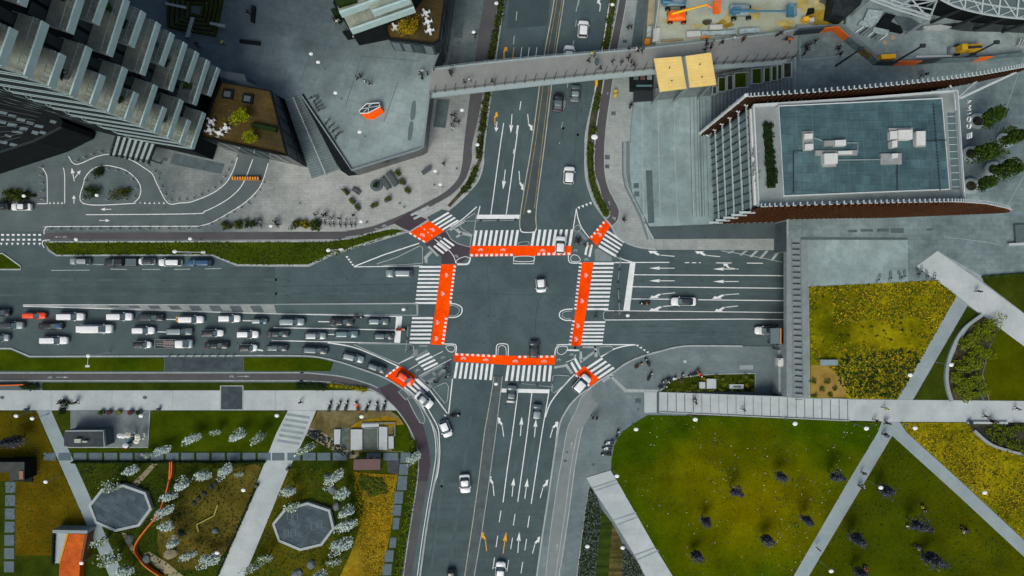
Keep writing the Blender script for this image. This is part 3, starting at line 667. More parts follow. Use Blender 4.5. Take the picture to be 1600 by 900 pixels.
def teeth(a, b, n, s, d, z=.02, m=None):
    bm = bmesh.new(); ux, uy = (b[0]-a[0]), (b[1]-a[1]); L_ = math.hypot(ux, uy) or 1; ux /= L_; uy /= L_
    for i in range(n):
        c = lerp2(a, b, i/(n-1)); add_sheet(bm, [(c[0]-ux*s, c[1]-uy*s), (c[0]+ux*s, c[1]+uy*s), (c[0]+d[0], c[1]+d[1])], z)
    return struct('give_way_teeth', bm, m or M_white)
teeth((2,379.5),(62,379.5),8,2.2,(0,4)); teeth((541,402),(550,414),4,2,(3.5,-1.5)); teeth((904,323),(922,316),4,2.2,(2,4)); teeth((995,540.5),(1011,551),4,2.2,(3,-2)); teeth((78,318.5),(97,318.5),4,1.7,(0,-3),.135); teeth((219,318.5),(256,318.5),6,1.7,(0,-3),.135); teeth((694,649),(698,657),2,2,(4,1))
# stop bars
for pl in ([(746,335.5),(812,335.5),(811,342),(745,342)],[(619,494),(628.5,494),(625,536.5),(616,536.5)],[(984.5,410.5),(993,410.5),(984,485),(974,485)],[(784,607),(859,608.5),(858,614.5),(783,613)]):
    bm = bmesh.new(); add_sheet(bm, pl, ZM); struct('stop_line', bm, M_white)
# lane lines: north, west, east, south
line([(767,335),(782,225),(787,192)], 1.4); line([(791,335),(800,270),(810,196)], 1.4); line([(812,-20),(801,80)], 1.1, m=M_white_worn, dash=(14,24))
for x, m in ((802.5,M_yellow_mark),(815,M_white),(826.5,M_white),(838.5,M_white),(788,M_yellow_mark)): line([(x+.5,74),(x-2,92)], 1.0, m)
line([(814,158),(802,240)], 1.1, dash=(14,24)); line([(905,0),(898,40),(880,160),(874,225)], .9, m=M_white_worn, dash=(10,22))
line([(904,0),(900,18)], 1.0, M_white_worn); line([(882,153),(880,172)], .9, M_white_worn)
cl([(953,0),(942,72),(930,140)], .9, z=.15); 
M_med = mat('median_asphalt', (.066,.078,.08), .9, .14, .1, 2)
sheet_obj('median', [(870,-60),(866,0),(848,100),(831,225),(820,290),(812.5,340),(812.5,358),(816,362),(834,362),(838.5,358),(838,325),(851,225),(866,100),(881,0),(887,-60)], .10, M_med, thick=.12)
for pts in ([(870,-60),(866,0),(848,100),(831,225),(820,290),(812.5,340),(812.5,357)],[(887,-60),(881,0),(866,100),(851,225),(838,325),(838.5,357)]): kerb(pts, 1.5, .13, .15, m=M_cream, sm=4)
for pts in ([(875,-60),(870.5,0),(853,100),(836.5,225),(826,290),(818,335)],[(884,-60),(878,0),(862,100),(847,225),(835,325)]): line(pts, .8, mat('faded_yellow_line', (.30,.24,.10), .85, .3, .3, 2), .108)
cl([(813,357),(816,362.5),(834,362.5),(838,357)], 1.5, z=.135)
line([(803,399),(802,412),(834,412),(835.5,399)], 1.2); cl([(806,401),(832,401),(832,408),(805,408)], .9, closed=True)
cl([(812,379),(824,377.5),(827,381),(822,383.5),(810,383)], .8, closed=True, m=M_white_worn)
# west road median
sheet_obj('median', [(30,477.5),(165,476.8),(652,474.5),(653,493.5),(430,490),(400,489),(240,485),(172,481.5)], .09, M_pave_light, thick=.11)
for i in range(8):
    x = 166+i*32; h = min(8, 2.5+i*1.2); y1 = 477.8; y2 = 479.8 + min(i, 6)*1.3
    bm = bmesh.new(); add_sheet(bm, [(x,y1),(x+17,y1),(x+23,y2),(x+6,y2)], .096); struct('median_panel', bm, mat('hatch_dark', (.10,.115,.118), .9, .15, .2, 2))
sheet_obj('median', [(428,476.5),(650,475.5),(651,492),(432,489.5)], .096, M_island)
line([(36,476.5),(400,475.8),(650,474)], 1.3); line([(36,478.5),(172,482.5),(400,489.5),(620,494.5)], 1.3)
kerb([(648,475),(653,476),(653,492),(648,492.5)], 1.2, .14, .15)
cl([(703,474.5),(712,475),(720,479),(722,484),(720,491),(712,495.5),(701,496)], 1.6); cl([(703,477),(711,478),(717,482),(717,488),(711,493),(702,493.5)], .9, m=M_white_worn)
line([(427,512),(520,513.5),(618,516)], 1.4); line([(424,532),(510,534),(616,536.5)], 1.4)
for a, b in (((497,502.5),(515,502.8)),((512,522.5),(523,522.7)),((246,518.5),(262,519)),((260,499),(275,499.3)),((379,501),(397,501.3))): line([a, b], 1.4)
for x, y in ((275,498.8),(401,501)): teeth((x+2,y-2.5),(x+2,y+2.5),2,2.2,(-3,0),.02,M_yellow_mark)
line([(400,546),(411,548)], 2.0)
for a, b in (((145,413),(162,413.5)),((172,420.5),(198,421)),((222,421),(250,421)),((272,421),(297,420.5)),((320,420),(346,419.5)),((80,422.5),(140,422))): line([a, b], 1.0, M_white_worn)
# north-west service road edge lines
for pts in ([(74,318),(73.5,280),(71,270),(66,262)],[(101,318),(101,275),(99,262)],[(107,244),(119,257),(150,245),(170,241),(185,243),(205,250),(225,262),(238,272),(245,287),(262,317),(282,317),(300,315),(332,302),(352,287),(360,275),(366,262),(371,246)],
            [(134,335.5),(300,334),(320,330),(345,318),(365,304),(380,286),(395,249)],[(69,366),(69,360),(73,355),(80,354),(300,353.5),(312,353),(332,347),(362,330),(382,317),(400,300),(410,284),(419,255)],[(58,318.3),(74,318.3)],[(69,387),(66,381),(68,376),(78,375)]): cl(pts, 1.2, z=.140)
cl(loop_in, 1.3, closed=True, z=.166)
# east road
line([(962,410),(1046,410)], 1.3); line([(1070,410.3),(1095,410.5)], 1.2, dash=(7,4)); line([(1119,410.7),(1143,411)], 1.2); line([(1167,411),(1192,411.3)], 1.2)
line([(990,429.3),(1200,430.5),(1234,431)], 1.3); line([(987,448),(1234,450.5)], 1.3); line([(985,467),(1046,467.5)], 1.3); line([(1091,468.3),(1234,470)], 1.3)
sheet_obj('median', [(944,486.5),(1240,489.5),(1240,499),(1160,497),(944,499)], .09, M_med, thick=.11)
line([(944,485.5),(984,485.7),(1240,488.5)], 1.2); line([(945,500),(1160,498.5),(1240,499.5)], 1.2); kerb([(945,487),(943,489),(943,497),(945,499)], 1.2, .13, .15)
cl([(895,483),(884,483.5),(876,487),(874,492),(876,497),(884,500.5),(893,500.5)], 1.6); cl([(893,486),(884,486.5),(879,490),(879,494),(884,497.5),(891,498)], .9, m=M_white_worn)
line([(1127,391.8),(1160,397),(1200,405),(1222,409.5)], 1.0, M_white_worn)
bm = bmesh.new()
for x in (1136,1155,1171,1186,1204): add_sheet(bm, [(x,394+ (x-1127)*.165),(x+4,394.5+(x-1127)*.165),(x+13+(x-1136)*.04,391.7),(x+8+(x-1136)*.04,391.7)], ZM)
struct('hatched_marking', bm, M_white_worn)
line([(1232,390),(1232,541)], .8, M_white_worn)
cl([(960,580),(978,567),(1000,557),(1037,546.5),(1077,540),(1160,540)], 1.1, z=.02)
# south road
line([(809,614),(801,675),(793,730),(786,785)], 1.4) ; line([(831,614),(824,675),(809,784)], 1.4); line([(857.5,614),(847,675),(830,787)], 1.4); line([(872,660),(866,710),(857,772),(850,815)], 1.2)
for a, b in (((788.5,680),(786,700)),): pass
for x, y in ((804,803),(826.5,806),(782,798)): line([(x+.8,y),(x-2,y+18)], 1.2)
for x, y in ((777,837),(800,840),(822,842),(772,871),(794,875),(816,878)): line([(x+.8,y),(x-2,y+18)], 1.1)
sheet_obj('median', [(772.5,588),(784,588),(779,640),(775,675),(764,755),(753,830),(741,900),(722,1060),(705,1060),(726,900),(738,820),(748,750),(757,675),(766,625)], .10, mat('median_grey', (.085,.095,.096), .9, .2, .2, 2), thick=.12)
kerb([(772,588),(766,625),(757,675),(748,750),(738,820),(726,900),(705,1060)], 1.2, .13, .15, m=M_cream); kerb([(785,588),(779,640),(775,675),(764,755),(753,830),(741,900),(722,1060)], 1.2, .13, .15)
cl([(775,556),(776,541),(780,537.5),(790,537.5),(794,541),(794,556)], 1.3); cl([(778,555),(779,543),(784,540),(790,543),(791,555)], .8)

# arrows
def arrow(tail, tip, bend=0, m=None, w=1.2, hw=3.1, z=ZM):
    bm = bmesh.new(); dx, dy = tip[0]-tail[0], tip[1]-tail[1]; d = math.hypot(dx, dy); u = (dx/d, dy/d); v = (-u[1], u[0])
    def q(a, b): return (tail[0]+u[0]*a+v[0]*b, tail[1]+u[1]*a+v[1]*b)
    if abs(u[0]) > .7: hw *= .8; w *= .85
    else: hw *= 1.0
    if not bend:
        add_sheet(bm, [q(0,-w/2), q(d*.62,-w/2), q(d*.62,w/2), q(0,w/2)], z); add_sheet(bm, [q(d*.58,-hw), q(d,0), q(d*.58,hw)], z)
    else:
        s = bend
        add_sheet(bm, [q(0,-w/2), q(d*.62,-w/2), q(d*.62,w/2), q(0,w/2)], z)
        pl = [q(d*.50,-s*w*.7), q(d*.66,-s*w*.8), q(d*.86,s*2.4), q(d*.93,s*.8), q(d*1.04,s*5.0), q(d*.66,s*5.6), q(d*.73,s*3.8), q(d*.58,s*1.3)]
        add_sheet(bm, pl, z)
    return struct('lane_arrow', bm, m or M_white)
for a in (((813,681),(815.5,651)),((835,683),(837.5,655)),((800,776),(803,746)),((820,779),(824.5,747)),((809,864),(811.5,831))): arrow(*a)
for a in (((859.5,684),(867,658)),((844,778),(852,749)),((832,865),(839,838))): arrow(*a, bend=1)
for a in (((787,682),(783,652)),((772,775),(769,743))): arrow(*a, bend=-1)
arrow((760.5,861),(757,831),-1,M_yellow_mark); arrow((786,865),(791,831),0,M_yellow_mark)
for a in (((789.5,265),(786,296)),((800,178),(798,208)),((776.5,190),(775,206))): arrow(*a)
for a in (((811,267),(813,297)),((824.5,178),(827,204)),((937,18),(939,0))): arrow(*a, bend=-1)
arrow((774,197),(772,176),1,M_yellow_mark); arrow((788.5,92),(787,74),1,M_yellow_mark)
for a in (((1054,419),(1014,419)),((1054,438.7),(1014,438.7)),((1154,420.3),(1114,420.3)),((1154,439.8),(1114,439.8))): arrow(*a)
for a in (((1054,400.5),(1014,397)),((1125,401),(1087,397.5)),((1152,420.3),(1130,417))): arrow(*a, bend=1)
for a in (((1055,457.5),(1016,461)),((1155,459),(1114,462)),((1060,476.5),(1015,481)),((1153,478),(1117,482))): arrow(*a, bend=-1)
arrow((174,327),(157,327),z=.140); arrow((155,344.5),(172,344.5),z=.140); arrow((115.5,318),(115.5,305),z=.14); arrow((116,283),(112,262),z=.14); arrow((117,278),(126,266),z=.14)
for a in (((95,370.3),(85,370.3)),((88,589.5),(108,589.5)),((371,588),(391,588)),((594,358),(585,357.5)),((892,701),(893.5,690)),((870,860),(871,849)),((949,148),(950,144)),((953,320),(951,314))): arrow(*a, m=M_white_worn, w=.8, hw=1.6, z=.142)
# cycle symbols: two wheels, frame and handlebar
def bike_sym(x, y, ang=0, s=1.0, m=None, z=.024):
    bm = bmesh.new(); ca, sa = math.cos(ang), math.sin(ang)
    def q(a, b): return (x + (a*ca - b*sa)*s*1.25, y + (a*sa + b*ca)*s)
    for cx in (-2.1, 2.1):
        add_ribbon(bm, [q(cx + 1.35*math.cos(t*math.pi/5), .8 + 1.35*math.sin(t*math.pi/5)) for t in range(10)], .55*s, z, True)
    for k, pts in enumerate(([(-2.1,.8),(-.7,-1.4),(1.3,-1.4),(2.1,.8)], [(-.7,-1.4),(.1,.8),(1.3,-1.4)], [(1.1,-2.3),(1.3,-1.4)], [(-1.2,-1.9),(-.3,-1.9)])):
        add_ribbon(bm, [q(*p) for p in pts], .5*s, z+.002*(k+1))
    return struct('cycle_symbol', bm, m or mat('cycle_symbol_paint', (.70,.62,.60), .75, .1, .3, 2))
for x, y, a in ((751,390,0),(786,390,0),(848,391,0),(698,430,1.57),(692,459,1.57),(684,504,1.57),(682,529,1.57),(916,430,1.57),(910,470,1.57),(903.5,509,1.57),(900.5,530,1.57),(724,559.5,0),(759,562,0),(805,564,0),(850,564,0),(660.5,367,.6),(676,358.5,.6),(937.5,366,1.0)): bike_sym(x, y, a, .95)
for x, y, a in ((687,371,.6),(692,558.5,-.5),(652,578.5,-.5),(893.5,554,0),(873,562,0),(899,391,0),(916,405,0),(713,400,.6)): bike_sym(x, y, a, .85, M_white_worn)
for x, y, a in ((101,370.3,0),(78,589.5,0),(362,588,0),(600,352.5,-.3),(683,318.5,-.7),(960,341,1.0)): bike_sym(x, y, a, .8, M_white_worn, .142)
# manhole covers and gully grates
def manhole(x, y, z=.008, r=3.0, sq=False):
    bm = bmesh.new()
    if sq: add_sheet(bm, [(x-r,y-r*.8),(x+r,y-r*.8),(x+r,y+r*.8),(x-r,y+r*.8)], z)
    else: add_sheet(bm, [(x+r*1.25*math.cos(k*math.pi/8), y+r*math.sin(k*math.pi/8)) for k in range(16)], z)
    struct('manhole_cover', bm, M_conc_dark)
for x, y in ((124.5,324),(258.5,324),(52,268),(100,257),(250,270.5),(259,249),(240,248),(717,67)): manhole(x, y, .142, 2.7)
for x, y in ((3.5,621),(226.5,621)): manhole(x, y, .152, 2.8)
for x, y in ((753.5,12),(927,725.7),(883,720)): manhole(x, y, .14, 2.2)
for x, y in ((135,319.5),(219,319),(302,318),(210,269.5),(271,299),(391,318),(469,317),(447,635),(886,706.5),(997,639),(574,346.5),(625,317),(632,323),(714,263),(679,288.5),(282,359),(290,358),(62,358)): manhole(x, y, .143, 1.8, True)
for x, y in ((977,722),(997,626)): manhole(x, y, .143, 4.5, True)
for x, y in ((718,514),(841,481),(742,562)): 
    bm = bmesh.new(); add_sheet(bm, [(x-3,y-2),(x+3,y-2),(x+3,y+2),(x-3,y+2)], .007); struct('road_patch', bm, M_asphalt_old)

for x in (1078,1084,1089,1093,1097,1103):
    bm = bmesh.new(); add_ribbon(bm, [(x,152),(x+1,220),(x+4,338)], 1.0 if x != 1093 else 2.4, .608 + (x % 5)*.0006); struct('forecourt_joint', bm, mat('forecourt_joint', (.13,.15,.15), .85, .15, .2, 2))
# ------------------------------------------------------------------ vehicles
M_glass = plain('car_glass', (.045, .065, .072), .08, .8, amt=0)
M_glass_l = plain('windscreen_glass', (.10, .15, .165), .12, .9, amt=0)
M_tyre = plain('tyre_rubber', (.012, .012, .013), .85, .2)
M_rim = plain('alloy_rim', (.35, .36, .37), .35, .5, .7)
M_head = plain('headlamp_lens', (.75, .78, .80), .15, .7)
M_tail = plain('tail_lamp_lens', (.35, .012, .008), .2, .6)
M_trim = plain('black_trim', (.012, .013, .014), .5, .4)
def paint(name, c, rough=.28, metal=0.0): return plain('paint_' + name, c, rough, .5, metal, .05, .6)
PT = {'white': paint('white', (.74,.755,.755)), 'black': paint('black', (.012,.014,.016)), 'charcoal': paint('charcoal', (.030,.037,.040)), 'grey': paint('grey', (.115,.14,.145), .3, .2),
      'silver': paint('silver', (.34,.36,.36), .3, .3), 'blue': paint('blue', (.022,.075,.16)), 'orange': paint('orange', (.85,.062,.004)), 'teal': paint('teal', (.10,.17,.185), .3, .2), 'light': paint('light', (.24,.27,.275), .3, .2)}

def rrect(x0, x1, hw, r, n=4, rf=None):
    """rounded plan outline, counter-clockwise; rf = nose radius"""
    out = []; rf = rf or r
    for cx, cy, a0, rr in ((x1-rf, hw-rf, 0, rf), (x0+r, hw-r, 90, r), (x0+r, -hw+r, 180, r), (x1-rf, -hw+rf, 270, rf)):
        for k in range(n+1):
            a = math.radians(a0 + 90*k/n); out.append((cx + rr*math.cos(a), cy + rr*math.sin(a)))
    return out

def loft(bm, rings, cap=True):
    vr = [[bm.verts.new(p) for p in r] for r in rings]
    for a, b in zip(vr[:-1], vr[1:]):
        n = len(a)
        for i in range(n): bm.faces.new((a[i], a[(i+1) % n], b[(i+1) % n], b[i]))
    if cap: bm.faces.new(vr[0][::-1]); bm.faces.new(vr[-1])

CAR_KIND = {  # L, W, bonnet z, roof z, cabin base (rear, front), roof (rear, front)
    'hatch': (4.1, 1.78, .92, 1.47, (-1.98, .98), (-1.62, .28)),
    'estate': (4.6, 1.82, .92, 1.46, (-2.22, 1.05), (-1.85, .35)),
    'suv': (4.6, 1.90, 1.02, 1.66, (-2.22, 1.12), (-1.92, .48)),
    'saloon': (4.7, 1.82, .90, 1.43, (-1.72, 1.10), (-1.02, .38)),
    'van': (5.3, 1.98, 1.12, 2.05, (-2.58, 1.72), (-2.48, 1.02)),
    'city': (3.5, 1.64, .92, 1.50, (-1.70, .98), (-1.42, .38)),
}
PROTO = {}
def car_proto(kind, body, roof, hood=None):
    key = (kind, body, roof, hood)
    if key in PROTO: return copy_tree(PROTO[key])
    L_, W_, hz, rz_, cb, cr = CAR_KIND[kind]
    root = empty('car', (0,0,0), '', 'car')
    PROTO[key] = root
    bmat, rmat = PT[body], PT[roof]
    hw = W_/2; x0, x1 = -L_/2, L_/2
    bm = bmesh.new()
    def ring(ix, iy, z, r=.34, rf=.5): return [(x, y, z) for x, y in rrect(x0+ix, x1-ix*1.1, hw-iy, r, 4, rf)]
    loft(bm, [ring(.10,.08,.13), ring(.02,.02,.42), ring(0,0,.62), ring(.03,.02,hz-.14), ring(.10,.07,hz-.04,.3,.48), ring(.22,.16,hz,.26,.42)])
    part('body', bm, bmat, root, True)
    bm = bmesh.new()   # bonnet panel, slightly proud and creased
    loft(bm, [[(x, y, hz-.02) for x, y in rrect(cb[1]-.12, x1-.30, hw-.20, .12, 3, .36)], [(x, y, hz+.025) for x, y in rrect(cb[1]-.05, x1-.42, hw-.30, .12, 3, .3)]])
    part('bonnet', bm, PT[hood] if hood else bmat, root, True)
    # cabin shell and roof
    cw0, cw1 = hw-.10, hw-.27
    base = [(cb[0],-cw0+.08), (cb[1]-.10,-cw0), (cb[1],-cw0*.7), (cb[1],cw0*.7), (cb[1]-.10,cw0), (cb[0],cw0-.08)]
    top = [(cr[0],-cw1+.03), (cr[1]-.06,-cw1), (cr[1],-cw1*.75), (cr[1],cw1*.75), (cr[1]-.06,cw1), (cr[0],cw1-.03)]
    bm = bmesh.new(); loft(bm, [[(x,y,hz-.03) for x,y in base], [(x,y,rz_-.05) for x,y in top]]); part('cabin', bm, bmat if kind == 'van' else M_trim, root)
    bm = bmesh.new()
    loft(bm, [[(x, y, rz_-.06) for x, y in rrect(cr[0]-.03, cr[1]+.04, cw1+.03, .14, 3, .22)], [(x, y, rz_-.015) for x, y in rrect(cr[0]+.04, cr[1]-.02, cw1-.03, .14, 3, .2)], [(x, y, rz_+.015) for x, y in rrect(cr[0]+.25, cr[1]-.2, cw1-.22, .14, 3, .2)]])
    part('roof', bm, rmat, root, True)
    def quad(p, m, name, off):
        bm = bmesh.new(); c = sum((Vector(v) for v in p), Vector())/4; n = (Vector(p[1])-Vector(p[0])).cross(Vector(p[3])-Vector(p[0])).normalized()
        if n.z < 0: n = -n
        vs = [bm.verts.new(c + (Vector(v)-c)*.93 + n*off) for v in p]; bm.faces.new(vs); part(name, bm, m, root)
    quad([(cb[1]+.02,-cw0*.86,hz), (cb[1]+.02,cw0*.86,hz), (cr[1]+.03,cw1*.9,rz_-.05), (cr[1]+.03,-cw1*.9,rz_-.05)], M_glass_l, 'windscreen', .035)
    quad([(cb[0]-.01,-cw0*.85,hz), (cb[0]-.01,cw0*.85,hz), (cr[0]-.02,cw1*.85,rz_-.06), (cr[0]-.02,-cw1*.85,rz_-.06)], M_glass, 'rear_window', .02)
    for s in (-1, 1):
        quad([(cb[0]+.25 if kind != 'van' else cb[1]-1.1, s*cw0, hz+.02), (cb[1]-.16, s*cw0, hz+.02), (cr[1]-.10, s*(cw1+.005), rz_-.08), (cr[0]+.15 if kind != 'van' else cr[1]-.75, s*(cw1+.005), rz_-.08)], M_glass, 'side_window', .03)
        bm = bmesh.new(); add_box(bm, (cb[1]-.25, s*(hw+.07), hz-.08), (.14,.20,.15)); part('wing_mirror', bm, bmat, root)
        bm = bmesh.new(); add_box(bm, (x1-.30, s*(hw-.34), hz-.20), (.34,.34,.15), s*-.35, taper=.8); part('headlight', bm, M_head, root)
        bm = bmesh.new(); add_box(bm, (x0+.13, s*(hw-.28), hz-.22), (.16,.30,.17)); part('tail_light', bm, M_tail, root)
        for wx in (x0+.82, x1-.88):
            bm = bmesh.new(); add_tube(bm, [(wx, s*(hw-.20), .32), (wx, s*(hw-.01), .32)], .32, 14); wo = part('wheel', bm, M_tyre, root, False)
            bm = bmesh.new(); add_tube(bm, [(wx, s*(hw-.02), .32), (wx, s*(hw+.004), .32)], .2, 10); part('rim', bm, M_rim, wo)
    return root

def place_car(px, py, ang, Lpx, Wpx, kind, body, roof, label, group=None, hood=None, cat='car', z=0.0):
    """ang = heading in degrees on the sheet, 0 = east, 90 = north; Lpx, Wpx = measured length and width"""
    o = car_proto(kind, body, roof, hood)
    L_, W_ = CAR_KIND[kind][:2]
    o.location = P(px, py, z + .02); o.rotation_euler = (0, 0, math.radians(ang))
    o.scale = (Lpx/S/L_, Wpx/S/W_, 1.0)
    tag(o, label, cat, group)
    if cat == 'van': o.name = 'van'
    return o

Q1, Q2, Q3 = 'cars queueing in the upper lane of the west road', 'cars queueing in the middle lane of the west road', 'cars queueing in the lower lane of the west road'
C = place_car
C(7,488,0,26,11.5,'hatch','black','black','black car at the tail of the upper lane queue, cut by the photo edge',Q1)
C(58,493,0,36,10,'hatch','orange','orange','bright orange hatchback in the upper lane of the western queue',Q1)
C(115,494.5,0,43,12,'suv','white','white','white SUV directly ahead of the bright orange hatchback in the queue',Q1)
C(191,494.5,0,40,12,'suv','white','white','white SUV just behind the black estate in the upper queue lane',Q1)
C(239,496.3,0,40,11.5,'estate','black','charcoal','black estate between two white cars in the upper queue lane',Q1)
C(301.5,499,0,40,11.5,'suv','white','white','white car waiting just past a yellow arrow marking, ahead of the black estate',Q1)
C(360.5,497.5,0,35.5,11.5,'hatch','white','white','white hatchback foremost of the white cars in the upper queue lane',Q1)
C(408,501.6,0,24,9,'city','teal','silver','tiny blue-grey city car by the second yellow arrow in the upper lane',Q1)
C(458,502.6,0,40,11.5,'suv','light','light','light grey SUV third from the stop line in the upper lane',Q1)
C(535,503,0,37,12,'saloon','charcoal','black','dark saloon second from the stop line in the upper lane',Q1)
C(592,502.3,0,33,10.5,'hatch','grey','light','grey hatchback first at the stop line in the upper lane',Q1)
C(23,508,0,37,11.5,'suv','silver','charcoal','silver-nosed dark SUV second from the photo edge in the middle queue lane',Q2)
C(83.5,509.3,0,38,11,'saloon','black','black','black car with a blue bonnet behind the long white van',Q2,'blue')
C(154,513.5,0,52,13.5,'van','white','white','long white panel van in the middle lane of the western queue',Q2,cat='van')
C(227,516,0,36,11.5,'hatch','white','white','plain white hatchback between the long van and a grey car',Q2)
C(284,517.7,0,40,11.5,'suv','grey','light','mid grey SUV beside the flatbed truck in the queue',Q2)
C(335,520,0,34,10.5,'hatch','white','black','white hatchback with a black roof in the middle queue lane',Q2)
C(389,522,0,35,11.5,'hatch','white','white','white hatchback foremost of the white cars in the middle queue lane',Q2)
C(436,521.3,0,35,10.5,'saloon','charcoal','charcoal','dark saloon fourth from the stop line in the middle lane',Q2)
C(494.5,524.5,0,34,11,'hatch','light','silver','pale grey hatchback third from the stop line in the middle lane',Q2)
C(542.5,521.6,0,37,11.5,'estate','teal','teal','bluish grey estate second from the stop line in the middle lane',Q2)
C(600.5,525,0,32,10.5,'hatch','charcoal','grey','dark hatchback first at the stop line in the middle lane',Q2)
C(6,527.3,0,26,11,'hatch','silver','grey','silver car at the photo edge in the lower queue lane',Q3)
C(89,531.3,0,43,12,'suv','white','white','white SUV alone in the lower lane under the black and blue car',Q3)
C(226,538,0,28,10.5,'city','white','black','tiny white city car with black roof just behind the flatbed truck',Q3)
C(341,539.3,0,37.5,11,'saloon','black','black','black saloon just ahead of the flatbed truck',Q3)
C(390.5,543,0,28,10.5,'city','white','black','small white car with black roof ahead of the black saloon',Q3)
C(435,543.3,0,33,10.5,'hatch','charcoal','grey','dark hatchback entering the right-turn slip lane, rearmost there',Q3)
C(494,547,-3,40,11,'estate','charcoal','grey','long dark estate in the slip lane behind a light grey hatchback',Q3)
C(553,558.3,-13,35,11.5,'hatch','light','light','light grey hatchback turning in the slip lane behind a dark one',Q3)
C(589.5,574,-20,30,11,'hatch','charcoal','grey','dark hatchback about to reach the orange slip-lane crossing',Q3)
C(634.5,590.5,-33,29,13.5,'hatch','orange','orange','orange hatchback camouflaged on the orange slip-lane crossing')
C(663.5,624,-40,31,14,'saloon','white','silver','white saloon leaving the slip-lane zebra with a dark windscreen')
C(697,669,-68,26,15,'hatch','white','white','white hatchback joining the south road from the slip lane')
# parked in the lay-by
G = 'cars parked in the lay-by under the grass strip'
C(129,408.8,180,31,10,'hatch','silver','silver','silver hatchback parked alone at the west end of the lay-by',G)
C(232.5,408.8,180,25,10,'city','white','charcoal','short white car with dark roof parked next to a pickup',G)
C(269.5,410.5,180,36,11,'suv','white','white','white SUV parked between the short white car and a blue one',G)
C(314.5,411,180,39,11.5,'estate','blue','blue','dark blue estate parked at the east end of the lay-by',G)
C(6,323,180,25,11,'suv','black','black','black SUV on the service road, cut by the photo edge',z=.12)
C(38,324,180,31,11,'saloon','white','white','white saloon stopped on the service road behind a black SUV',z=.12)
# moving cars
C(624.5,427.5,180,41,12,'suv','light','silver','grey SUV with silver roof heading west past the zebra')
C(910.5,48,86,26,16,'suv','white','white','white SUV driving away north beyond the footbridge')
C(888.5,86,86,26,16,'hatch','white','white','white hatchback half hidden under the footbridge')
C(871.5,162,86,29,16.5,'saloon','black','grey','black saloon south of the footbridge beside a grey car')
C(898,148,86,26.5,15.5,'saloon','grey','light','grey saloon south of the footbridge beside a black one')
C(888.5,275,87,27,16.5,'suv','white','white','white SUV heading up the north road, alone in its lane')
C(875,383,86,27,15.5,'hatch','white','white','white hatchback rolling over the northern orange crossing')
C(845,446,-86,22,15.5,'city','white','white','small white car alone in the middle of the junction')
C(834,545.5,88,27.5,16,'suv','charcoal','charcoal','dark SUV nosing off the southern orange crossing into the junction')
C(799,615,86,28,15.5,'saloon','grey','grey','grey saloon waiting beside the median at the southern stop line')
C(838.5,642.5,84,24,14.5,'hatch','grey','light','grey hatchback driving up the south road over a lane arrow')
C(908,598.5,49,31,16.5,'suv','white','white','white SUV turning over the south-eastern orange crossing')
C(1066.5,471,180,39,13,'saloon','white','charcoal','white saloon with a dark glass roof on the east road')
C(1196,516,180,38,12,'saloon','white','charcoal','white saloon with dark roof just coming out of the underpass')
C(727,754,-86,29,16,'saloon','white','white','white saloon heading down the south road on its own')
C(782,889,86,28,15.5,'hatch','white','white','white hatchback at the bottom of the south road beside the median')
C(706,899,-86,24,14,'hatch','charcoal','charcoal','dark car leaving at the bottom edge of the south road')

# pickup with bed cover, and flatbed truck
def pickup(px, py, ang, Lpx, Wpx):
    r = empty('pickup_truck', P(px, py, .02), 'long black pickup with a ribbed grey bed cover parked in the lay-by', 'pickup', G, math.radians(ang), (Lpx/S/5.4, Wpx/S/1.9, 1))
    bm = bmesh.new(); loft(bm, [[(x, y, z) for x, y in rrect(-2.7+i, 2.7-i, .95-i, .25, 4, .4)] for z, i in ((.3,.08),(.6,0),(.95,.02),(1.02,.12))]); part('body', bm, PT['black'], r, True)
    bm = bmesh.new(); loft(bm, [[(x, y, 1.0) for x, y in rrect(-.75, 1.35, .86, .15)], [(x, y, 1.78) for x, y in rrect(-.55, .65, .70, .12)], [(x, y, 1.82) for x, y in rrect(-.4, .5, .6, .12)]]); part('cabin', bm, PT['black'], r)
    bm = bmesh.new(); bm.faces.new([bm.verts.new(v) for v in ((1.37,-.75,1.06),(1.37,.75,1.06),(.72,.6,1.74),(.72,-.6,1.74))]); part('windscreen', bm, M_glass_l, r)
    bm = bmesh.new(); add_box(bm, (-1.72,0,1.0), (1.75,1.6,.08))
    for k in range(5): add_box(bm, (-2.4+k*.34,0,1.085), (.1,1.5,.04))
    part('bed_cover', bm, PT['grey'], r)
    for s in (-1,1):
        bm = bmesh.new(); add_box(bm, (2.45,s*.62,.78), (.25,.32,.16)); part('headlight', bm, M_head, r)
        bm = bmesh.new(); add_box(bm, (.95,s*1.02,1.0), (.15,.2,.18)); part('wing_mirror', bm, M_trim, r)
        for wx in (-1.7,1.75):
            bm = bmesh.new(); add_tube(bm, [(wx,s*.72,.38),(wx,s*.955,.38)], .38, 14); part('wheel', bm, M_tyre, r)
pickup(193.5, 410, 180, 50, 12.5)
